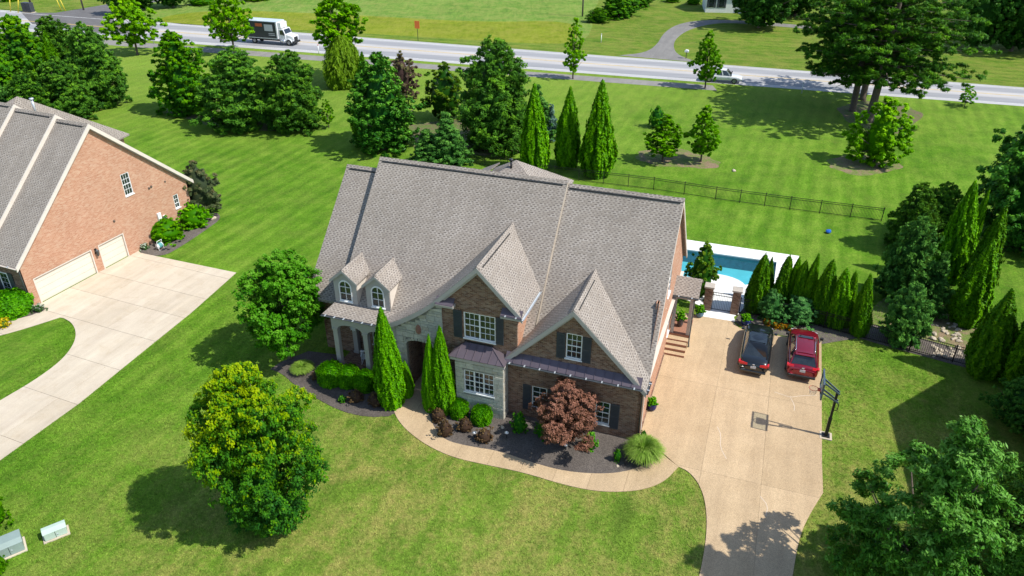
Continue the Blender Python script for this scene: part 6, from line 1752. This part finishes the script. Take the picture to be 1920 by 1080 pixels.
kind('pot_plant', lambda: broadleaf('pot_plant', 61, 0.6, 0.4, 0.02, 36, 1800, 0.06, L['box'], pr_dome, clump=0.35, core=0.5, r0=0.01))
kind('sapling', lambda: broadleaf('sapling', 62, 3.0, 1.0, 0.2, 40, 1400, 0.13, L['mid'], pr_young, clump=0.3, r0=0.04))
def grass_clump(seed, H, R, n, mat):
    rng = np.random.default_rng(seed)
    mb_v = []; tints = []
    quads = []
    a = rng.uniform(0, 2 * math.pi, n); rr = rng.uniform(0, 0.25, n) * R; ln = rng.uniform(0.6, 1.05, n)
    sp = rng.uniform(0.15, 1.0, n) ** 0.7 * R
    for s in range(5):
        t0, t1 = s / 5, (s + 1) / 5
        def at(t):
            r = rr + sp * t ** 1.6; z = H * ln * (t * 1.25 - 0.55 * t ** 3 * (0.4 + sp / R))
            return np.stack([r * np.cos(a), r * np.sin(a), np.maximum(z, 0.02)], 1)
        p, q = at(t0), at(t1)
        side = np.stack([-np.sin(a + rng.uniform(-0.6, 0.6)), np.cos(a), np.zeros(n)], 1) * 0.022
        w0, w1 = (1 - t0 * 0.8), (1 - t1 * 0.8)
        quads.append((np.stack([p - side * w0, p + side * w0, q + side * w1, q - side * w1], 1).reshape(-1, 3), np.repeat(np.clip(0.2 + t1 * 0.6 + rng.normal(size=n) * 0.15, 0, 1), 4)))
    return None, leaf_mesh('grass_clump', quads, mat), H, R, 'bark'
kind('grass', lambda: grass_clump(71, 1.5, 1.1, 3600, L['blade']))

# ---------------------------------------------------------------- the big pine by the road
def pine(seed, H, R, mat):
    rng = np.random.default_rng(seed)
    cen = []; rad = []; out = []; tb = []
    tr = MB()
    tr.tube([(0, 0, -0.1), (0, 0, 0.3), (0.15, 0.05, H * 0.4), (0.1, 0.1, H * 0.75), (0, 0, H * 0.97)], [0.52, 0.40, 0.32, 0.2, 0.05], 10)
    nb = 74
    for i in range(nb):
        t = 0.25 + 0.71 * (i / (nb - 1)); z = H * t
        a = i * 2.39996 + rng.uniform(-0.4, 0.4)
        ln = R * (0.62 + 0.38 * math.sin(math.pi * min(1, (t - 0.1) / 0.8))) * rng.uniform(0.6, 1.05) * (1.0 if t < 0.75 else 1.0 - (t - 0.75) * 2.4)
        if t < 0.3: ln *= rng.uniform(0.55, 1.0)
        d = np.array([math.cos(a), math.sin(a), 0.0]); rise = rng.uniform(-0.04, 0.16) + (t - 0.4) * 0.5
        b0 = np.array([0.1, 0.05, z]); tip = b0 + d * ln + np.array([0, 0, ln * rise])
        tr.tube([b0, b0 + (tip - b0) * 0.5 + np.array([0, 0, 0.03 * ln]), tip], [0.11 * (1.15 - t), 0.07 * (1.15 - t), 0.02], 5)
        m = max(3, int(ln / 0.62))
        for k in range(m):
            f = 0.26 + 0.76 * (k + rng.uniform(0, 1)) / m
            lat = np.array([-math.sin(a), math.cos(a), 0]) * rng.normal() * 0.16 * ln * (0.5 + f * 0.6)
            cen.append(b0 + (tip - b0) * f + lat + np.array([0, 0, 0.15])); rad.append(rng.uniform(0.42, 0.9) * (0.85 + 0.15 * R / 8))
            out.append(d * 0.4 + np.array([0, 0, 0.9])); tb.append(0.42 + rng.normal() * 0.14 + 0.15 * (t - 0.5))
    cen = np.array(cen); rad = np.array(rad); out = np.array(out); out /= np.linalg.norm(out, axis=1, keepdims=True)
    P = clump_leaves(rng, cen, rad, out, 150, 0.24, np.array(tb), 0.32, 0.2, 0.6, 0.8)
    return tr, leaf_mesh('pine_needles', [P], mat), H, R, 'bark'
kind('pine', lambda: pine(81, 17.0, 8.6, L['pine']))
kind('pine_b', lambda: pine(82, 17.0, 8.6, L['pine']))

# ---------------------------------------------------------------- trees and shrubs, front to back
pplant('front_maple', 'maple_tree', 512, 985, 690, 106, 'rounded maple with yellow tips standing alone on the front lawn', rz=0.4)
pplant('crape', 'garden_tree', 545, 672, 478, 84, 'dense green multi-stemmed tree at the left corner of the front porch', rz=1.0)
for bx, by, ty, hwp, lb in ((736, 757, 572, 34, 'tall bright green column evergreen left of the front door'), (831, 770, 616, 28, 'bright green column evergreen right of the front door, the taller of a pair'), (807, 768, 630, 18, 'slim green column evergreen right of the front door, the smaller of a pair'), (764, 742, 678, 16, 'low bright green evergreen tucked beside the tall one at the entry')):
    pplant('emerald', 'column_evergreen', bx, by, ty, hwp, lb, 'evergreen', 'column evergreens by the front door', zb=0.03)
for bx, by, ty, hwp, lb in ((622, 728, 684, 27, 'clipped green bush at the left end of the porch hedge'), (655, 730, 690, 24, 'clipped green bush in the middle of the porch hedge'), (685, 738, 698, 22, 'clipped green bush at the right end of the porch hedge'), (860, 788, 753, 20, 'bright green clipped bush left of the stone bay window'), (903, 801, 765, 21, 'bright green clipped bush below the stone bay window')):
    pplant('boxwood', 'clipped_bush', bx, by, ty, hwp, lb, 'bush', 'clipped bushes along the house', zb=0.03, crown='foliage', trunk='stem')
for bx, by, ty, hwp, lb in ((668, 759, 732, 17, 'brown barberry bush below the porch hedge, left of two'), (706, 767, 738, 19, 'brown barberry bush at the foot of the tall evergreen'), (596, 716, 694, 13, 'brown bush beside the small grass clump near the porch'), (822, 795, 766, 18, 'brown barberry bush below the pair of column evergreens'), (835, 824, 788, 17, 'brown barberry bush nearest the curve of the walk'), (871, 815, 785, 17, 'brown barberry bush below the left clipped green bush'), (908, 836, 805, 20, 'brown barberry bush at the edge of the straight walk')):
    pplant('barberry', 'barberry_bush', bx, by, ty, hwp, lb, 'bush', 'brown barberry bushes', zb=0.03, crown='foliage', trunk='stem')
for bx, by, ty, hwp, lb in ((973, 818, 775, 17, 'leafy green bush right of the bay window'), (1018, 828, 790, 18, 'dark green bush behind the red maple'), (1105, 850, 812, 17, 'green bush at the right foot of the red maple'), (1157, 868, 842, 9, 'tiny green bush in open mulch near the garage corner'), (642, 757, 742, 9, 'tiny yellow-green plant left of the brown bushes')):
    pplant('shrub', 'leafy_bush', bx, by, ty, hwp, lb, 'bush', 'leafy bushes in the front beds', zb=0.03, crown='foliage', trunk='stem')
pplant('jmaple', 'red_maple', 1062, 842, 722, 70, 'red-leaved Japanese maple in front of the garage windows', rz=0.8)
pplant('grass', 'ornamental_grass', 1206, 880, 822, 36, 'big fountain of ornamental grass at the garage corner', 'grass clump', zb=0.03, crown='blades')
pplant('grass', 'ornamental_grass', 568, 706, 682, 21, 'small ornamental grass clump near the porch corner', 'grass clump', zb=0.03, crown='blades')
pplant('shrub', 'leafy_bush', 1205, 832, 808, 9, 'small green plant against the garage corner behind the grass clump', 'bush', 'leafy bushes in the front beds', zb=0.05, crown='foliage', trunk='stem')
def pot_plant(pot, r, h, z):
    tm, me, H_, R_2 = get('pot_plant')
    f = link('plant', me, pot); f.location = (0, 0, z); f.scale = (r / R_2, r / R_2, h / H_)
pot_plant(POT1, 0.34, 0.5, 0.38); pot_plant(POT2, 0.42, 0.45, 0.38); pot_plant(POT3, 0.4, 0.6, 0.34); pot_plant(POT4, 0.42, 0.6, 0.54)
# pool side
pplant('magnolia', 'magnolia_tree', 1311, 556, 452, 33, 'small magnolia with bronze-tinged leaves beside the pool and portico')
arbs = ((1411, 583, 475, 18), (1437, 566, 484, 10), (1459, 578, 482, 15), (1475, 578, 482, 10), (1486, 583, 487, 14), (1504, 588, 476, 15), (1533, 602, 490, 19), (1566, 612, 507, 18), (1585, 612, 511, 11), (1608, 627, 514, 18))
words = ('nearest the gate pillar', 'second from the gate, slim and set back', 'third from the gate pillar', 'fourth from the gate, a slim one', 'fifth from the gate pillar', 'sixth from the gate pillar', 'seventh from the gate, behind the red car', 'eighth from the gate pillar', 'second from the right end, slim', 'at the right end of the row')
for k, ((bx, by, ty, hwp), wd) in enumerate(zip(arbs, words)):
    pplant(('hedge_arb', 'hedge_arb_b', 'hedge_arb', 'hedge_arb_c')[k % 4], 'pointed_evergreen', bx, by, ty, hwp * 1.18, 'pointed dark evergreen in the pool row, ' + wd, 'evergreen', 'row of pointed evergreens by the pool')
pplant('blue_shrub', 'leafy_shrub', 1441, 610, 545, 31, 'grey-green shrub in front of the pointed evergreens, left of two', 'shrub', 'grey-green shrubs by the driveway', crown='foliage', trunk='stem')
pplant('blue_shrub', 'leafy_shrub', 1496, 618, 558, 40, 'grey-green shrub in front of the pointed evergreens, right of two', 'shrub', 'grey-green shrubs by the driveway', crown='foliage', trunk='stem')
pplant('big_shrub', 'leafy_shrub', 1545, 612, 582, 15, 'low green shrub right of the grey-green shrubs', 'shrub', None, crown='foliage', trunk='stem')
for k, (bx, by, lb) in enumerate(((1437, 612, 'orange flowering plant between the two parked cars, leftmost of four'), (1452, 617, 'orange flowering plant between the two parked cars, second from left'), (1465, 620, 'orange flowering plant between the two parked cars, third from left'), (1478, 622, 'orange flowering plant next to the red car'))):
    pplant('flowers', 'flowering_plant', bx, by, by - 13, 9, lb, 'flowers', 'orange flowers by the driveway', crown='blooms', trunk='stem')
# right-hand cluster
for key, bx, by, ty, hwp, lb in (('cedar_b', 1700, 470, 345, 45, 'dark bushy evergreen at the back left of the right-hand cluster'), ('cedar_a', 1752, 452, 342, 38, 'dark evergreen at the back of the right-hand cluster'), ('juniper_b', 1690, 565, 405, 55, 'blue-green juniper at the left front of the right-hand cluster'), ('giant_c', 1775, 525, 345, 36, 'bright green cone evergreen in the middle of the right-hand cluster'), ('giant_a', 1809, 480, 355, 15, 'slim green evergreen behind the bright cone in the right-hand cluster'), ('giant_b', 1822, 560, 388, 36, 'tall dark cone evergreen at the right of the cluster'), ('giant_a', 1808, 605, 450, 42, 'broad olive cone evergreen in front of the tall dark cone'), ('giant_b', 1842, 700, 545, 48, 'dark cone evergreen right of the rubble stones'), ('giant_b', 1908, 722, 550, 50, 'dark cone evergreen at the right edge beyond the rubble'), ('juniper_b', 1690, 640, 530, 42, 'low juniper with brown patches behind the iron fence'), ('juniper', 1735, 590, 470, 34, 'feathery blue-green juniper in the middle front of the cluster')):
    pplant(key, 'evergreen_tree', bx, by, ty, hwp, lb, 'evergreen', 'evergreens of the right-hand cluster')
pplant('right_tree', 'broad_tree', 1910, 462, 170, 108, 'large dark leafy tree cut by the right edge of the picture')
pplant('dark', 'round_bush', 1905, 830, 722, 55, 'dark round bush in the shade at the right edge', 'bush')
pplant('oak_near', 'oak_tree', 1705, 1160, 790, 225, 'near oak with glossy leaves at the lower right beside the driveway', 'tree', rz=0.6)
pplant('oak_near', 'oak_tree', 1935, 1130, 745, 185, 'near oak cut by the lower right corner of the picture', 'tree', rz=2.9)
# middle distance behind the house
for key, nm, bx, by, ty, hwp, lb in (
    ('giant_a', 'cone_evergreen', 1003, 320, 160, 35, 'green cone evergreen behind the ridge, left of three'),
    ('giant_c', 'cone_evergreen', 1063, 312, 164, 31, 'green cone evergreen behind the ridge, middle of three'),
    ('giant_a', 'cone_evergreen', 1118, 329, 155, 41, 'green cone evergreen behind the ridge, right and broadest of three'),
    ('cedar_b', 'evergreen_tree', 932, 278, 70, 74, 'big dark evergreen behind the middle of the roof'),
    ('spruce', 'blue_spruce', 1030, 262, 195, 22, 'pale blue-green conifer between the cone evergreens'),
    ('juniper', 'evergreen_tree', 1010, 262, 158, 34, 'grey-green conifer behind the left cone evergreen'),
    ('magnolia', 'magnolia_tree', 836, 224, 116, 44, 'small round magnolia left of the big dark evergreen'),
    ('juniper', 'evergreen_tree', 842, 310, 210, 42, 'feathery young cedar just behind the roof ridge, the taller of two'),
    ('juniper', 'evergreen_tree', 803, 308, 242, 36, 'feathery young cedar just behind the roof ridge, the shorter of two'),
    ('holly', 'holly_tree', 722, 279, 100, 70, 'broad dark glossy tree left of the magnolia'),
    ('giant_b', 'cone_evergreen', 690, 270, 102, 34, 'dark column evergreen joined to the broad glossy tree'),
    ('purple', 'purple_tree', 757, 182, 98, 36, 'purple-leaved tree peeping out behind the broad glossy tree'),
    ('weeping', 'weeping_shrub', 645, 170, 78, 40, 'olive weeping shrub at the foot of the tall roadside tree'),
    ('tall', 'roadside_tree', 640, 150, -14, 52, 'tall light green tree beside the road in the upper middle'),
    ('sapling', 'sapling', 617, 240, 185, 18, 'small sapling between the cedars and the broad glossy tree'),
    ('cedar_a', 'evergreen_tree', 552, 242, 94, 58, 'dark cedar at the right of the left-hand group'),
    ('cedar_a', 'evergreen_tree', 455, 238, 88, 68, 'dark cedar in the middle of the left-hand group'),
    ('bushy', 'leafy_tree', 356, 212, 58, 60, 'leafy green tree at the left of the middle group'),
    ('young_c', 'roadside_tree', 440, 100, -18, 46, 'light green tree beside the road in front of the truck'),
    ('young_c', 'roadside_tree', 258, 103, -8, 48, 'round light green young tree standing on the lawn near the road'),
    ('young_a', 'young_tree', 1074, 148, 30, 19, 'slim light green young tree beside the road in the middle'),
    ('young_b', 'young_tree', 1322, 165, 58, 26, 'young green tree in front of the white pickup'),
    ('young_b', 'young_tree', 1242, 303, 215, 36, 'loose green young tree on the slope behind the fence, left of two'),
    ('young_b', 'young_tree', 1314, 303, 198, 30, 'light green young tree on the slope behind the fence, right of two'),
    ('shrub', 'small_shrub', 1230, 243, 200, 17, 'small grey-green shrub alone on the back lawn'),
    ('lime', 'young_tree', 1640, 308, 182, 54, 'bright lime young tree below the big pine'),
    ('sapling', 'sapling', 1808, 200, 160, 20, 'thin sapling beside the road right of the big pine')):
    pplant(key, nm, bx, by, ty, hwp, lb, 'shrub' if 'shrub' in nm else 'tree')
# left rear group
for key, bx, by, ty, hwp, lb in (('cedar_a', 195, 198, 40, 50, 'dark cedar at the right end of the left rear group'), ('cedar_b', 128, 165, 30, 50, 'tall cedar at the back of the left rear group'), ('bushy', 62, 190, 28, 62, 'broad leafy evergreen in the left rear group'), ('giant_b', 118, 200, 62, 30, 'olive cone evergreen in the middle of the left rear group'), ('cedar_a', 135, 225, 105, 48, 'low cedar in front of the left rear group'), ('bushy', 5, 215, 45, 60, 'leafy evergreen cut by the left edge of the picture'), ('juniper_b', 12, 235, 160, 40, 'pale feathery shrub behind the neighbour\'s ridge'), ('cedar_a', 75, 240, 130, 45, 'cedar right behind the neighbour\'s roof ridge')):
    pplant(key, 'evergreen_tree', bx, by, ty, hwp, lb, 'evergreen', 'evergreens of the left rear group')
# pines
pb = G(1628, 228); plant('pine', 'pine_tree', pb, 17.5, 10.2, 0.3, 'big dark pine with a thick leaning grey trunk near the road', 'tree', 'pines by the road')
pb = G(1598, 208); plant('pine_b', 'pine_tree', pb, 16.0, 9.0, 1.7, 'second pine trunk left of the big pine', 'tree', 'pines by the road')
pb = G(1617, 187); plant('pine', 'pine_tree', pb, 17.0, 9.0, 3.9, 'rearmost pine beside the road behind the big pine', 'tree', 'pines by the road')
# beyond the road
for key, bx, by, ty, hwp, lb in (('dark', 1422, 52, -75, 66, 'dark round tree beside the farm drive'), ('dark', 1490, 30, -70, 60, 'dark tree right behind the farm drive, partly behind the pine'), ('dark', 1822, 92, -75, 60, 'dark tree across the road right of the big pine'), ('dark', 1895, 96, -90, 80, 'dark tree across the road at the right edge'), ('dark', 1960, 90, -60, 70, 'dark tree across the road just past the right edge'), ('bushy', 1160, 32, -30, 38, 'dark bushy tree at the edge of the meadow'), ('bushy', 1120, 42, 14, 22, 'low bush at the edge of the meadow below the bushy tree'), ('dark', 228, 28, -50, 26, 'dark tree beside the side road, left of three'), ('dark', 272, 18, -60, 30, 'dark tree beside the side road, middle of three'), ('dark', 325, 14, -60, 34, 'dark tree beside the side road, right of three'), ('bushy', 1200, 12, -30, 28, 'bushy tree on the rise behind the meadow')):
    pplant(key, 'far_tree', bx, by, ty, hwp, lb, 'tree', 'trees beyond the road')
hedge = [(380, 12, 60), (480, 4, 55), (560, -2, 50), (20, 4, 40), (90, -2, 45), (1260, 6, 34), (1300, 10, 30)]
for k, (bx, by, hwp) in enumerate(hedge):
    pplant('big_shrub', 'field_shrub', bx, by, by - 18, hwp * 0.5, ('low field shrub at the top of the picture, ' + ('right of the dark side-road trees', 'above the delivery truck', 'left of the tall roadside tree', 'at the far left corner', 'above the dark equipment box', 'left of the farmhouse', 'beside the farmhouse wall')[k]), 'shrub', 'field shrubs', crown='foliage', trunk='stem')
# neighbour's planting
pplant('redbud', 'dark_shrub_tree', 386, 402, 300, 40, 'dark bronze-leaved small tree at the corner of the orange brick house')
for bx, by, ty, hwp, lb in ((366, 432, 383, 33, 'green mounded bush against the orange brick wall, right of two'), (314, 460, 410, 38, 'green mounded bush against the orange brick wall, left of two')):
    pplant('big_shrub', 'mounded_bush', bx, by, ty, hwp, lb, 'bush', 'mounded bushes by the orange brick house', crown='foliage', trunk='stem')
pplant('boxwood', 'clipped_bush', 24, 600, 550, 40, 'clipped round bush below the neighbour\'s shaded window', 'bush', None, crown='foliage', trunk='stem')
pplant('boxwood', 'clipped_bush', -30, 592, 545, 36, 'clipped round bush cut by the left edge below the neighbour\'s eave', 'bush', None, crown='foliage', trunk='stem')
pplant('yflowers', 'flowering_plant', 8, 618, 597, 14, 'yellow flowers beside the neighbour\'s front path', 'flowers', None, crown='blooms', trunk='stem')
pplant('wflowers', 'flowering_plant', 74, 588, 570, 13, 'white flowering plant at the corner of the orange brick garage', 'flowers', None, crown='blooms', trunk='stem')
pplant('wflowers', 'flowering_plant', 272, 470, 456, 9, 'small flowering plant beside the garage end of the shrub bed', 'flowers', None, crown='blooms', trunk='stem')
pplant('big_shrub', 'leafy_shrub', -14, 1000, 930, 34, 'yellow-green shrub at the left edge above the utility boxes', 'shrub', None, crown='foliage', trunk='stem')
pplant('big_shrub', 'leafy_shrub', -8, 1085, 1035, 26, 'yellow-green shrub at the left edge below the utility boxes', 'shrub', None, crown='foliage', trunk='stem')

# ---------------------------------------------------------------- blades of grass on the nearer lawn
def inside(px, py, poly):
    r = np.zeros(len(px), bool); n = len(poly)
    for i in range(n):
        a, b = poly[i], poly[(i + 1) % n]
        c = ((a.y > py) != (b.y > py)) & (px < (b.x - a.x) * (py - a.y) / (b.y - a.y + 1e-12) + a.x)
        r ^= c
    return r
def grass_blades(n):
    rng = np.random.default_rng(5)
    x = rng.uniform(-31, 27, n); y = 17.5 + 30 * rng.uniform(0, 1, n) ** 1.25
    vis = np.abs(x) < 0.70 * (y * 0.866 + 14) + 1
    house = [HW(-21.2, 2.2), HW(-14.3, 2.2), HW(-14.3, -0.1), HW(0.2, -0.1), HW(0.2, 14.2), HW(-21.2, 14.2)]
    bad = ~vis
    for poly in (drive, walk, nb_drive, house): bad |= inside(x, y, poly)
    bed1 = [HW(-12.0, 0.3), HW(-0.2, 0.2), G(1205, 838), G(1235, 852)] + [p for p in walk_in[::-1]][:-5]
    bed2 = chaikin([HW(-14.3, 0.3), HW(-21.2, 2.3), G(500, 690), G(528, 700), G(552, 722), G(590, 746), G(640, 772), G(690, 783), G(741, 780), G(744, 760), G(770, 735)], 1, True)
    for poly in (bed1, bed2): bad |= inside(x, y, poly)
    x, y = x[~bad], y[~bad]
    n = len(x)
    P = np.repeat(np.stack([x, y, np.zeros(n)], 1), 3, 0); m = len(P)
    P[:, :2] += rng.normal(size=(m, 2)) * 0.03
    a = rng.uniform(0, 2 * math.pi, m); h = rng.uniform(0.03, 0.075, m); ln = rng.uniform(0.05, 0.12, m)
    tip = P + np.stack([np.cos(a) * ln, np.sin(a) * ln, h], 1)
    sd = np.stack([-np.sin(a), np.cos(a), np.zeros(m)], 1) * rng.uniform(0.012, 0.022, (m, 1))
    V = np.stack([P - sd, P + sd, tip], 1).reshape(-1, 3).astype(np.float32)
    me = bpy.data.meshes.new('grass_blades')
    me.vertices.add(len(V)); me.vertices.foreach_set('co', V.ravel())
    me.loops.add(len(V)); me.loops.foreach_set('vertex_index', np.arange(len(V), dtype=np.int32))
    me.polygons.add(m); me.polygons.foreach_set('loop_start', np.arange(m, dtype=np.int32) * 3)
    me.update(calc_edges=True)
    me.materials.append(M['blades'])
    tag(link('grass_blades', me), 'short mown grass of the front and side lawns', 'grass', None, 'stuff')
grass_blades(150000)
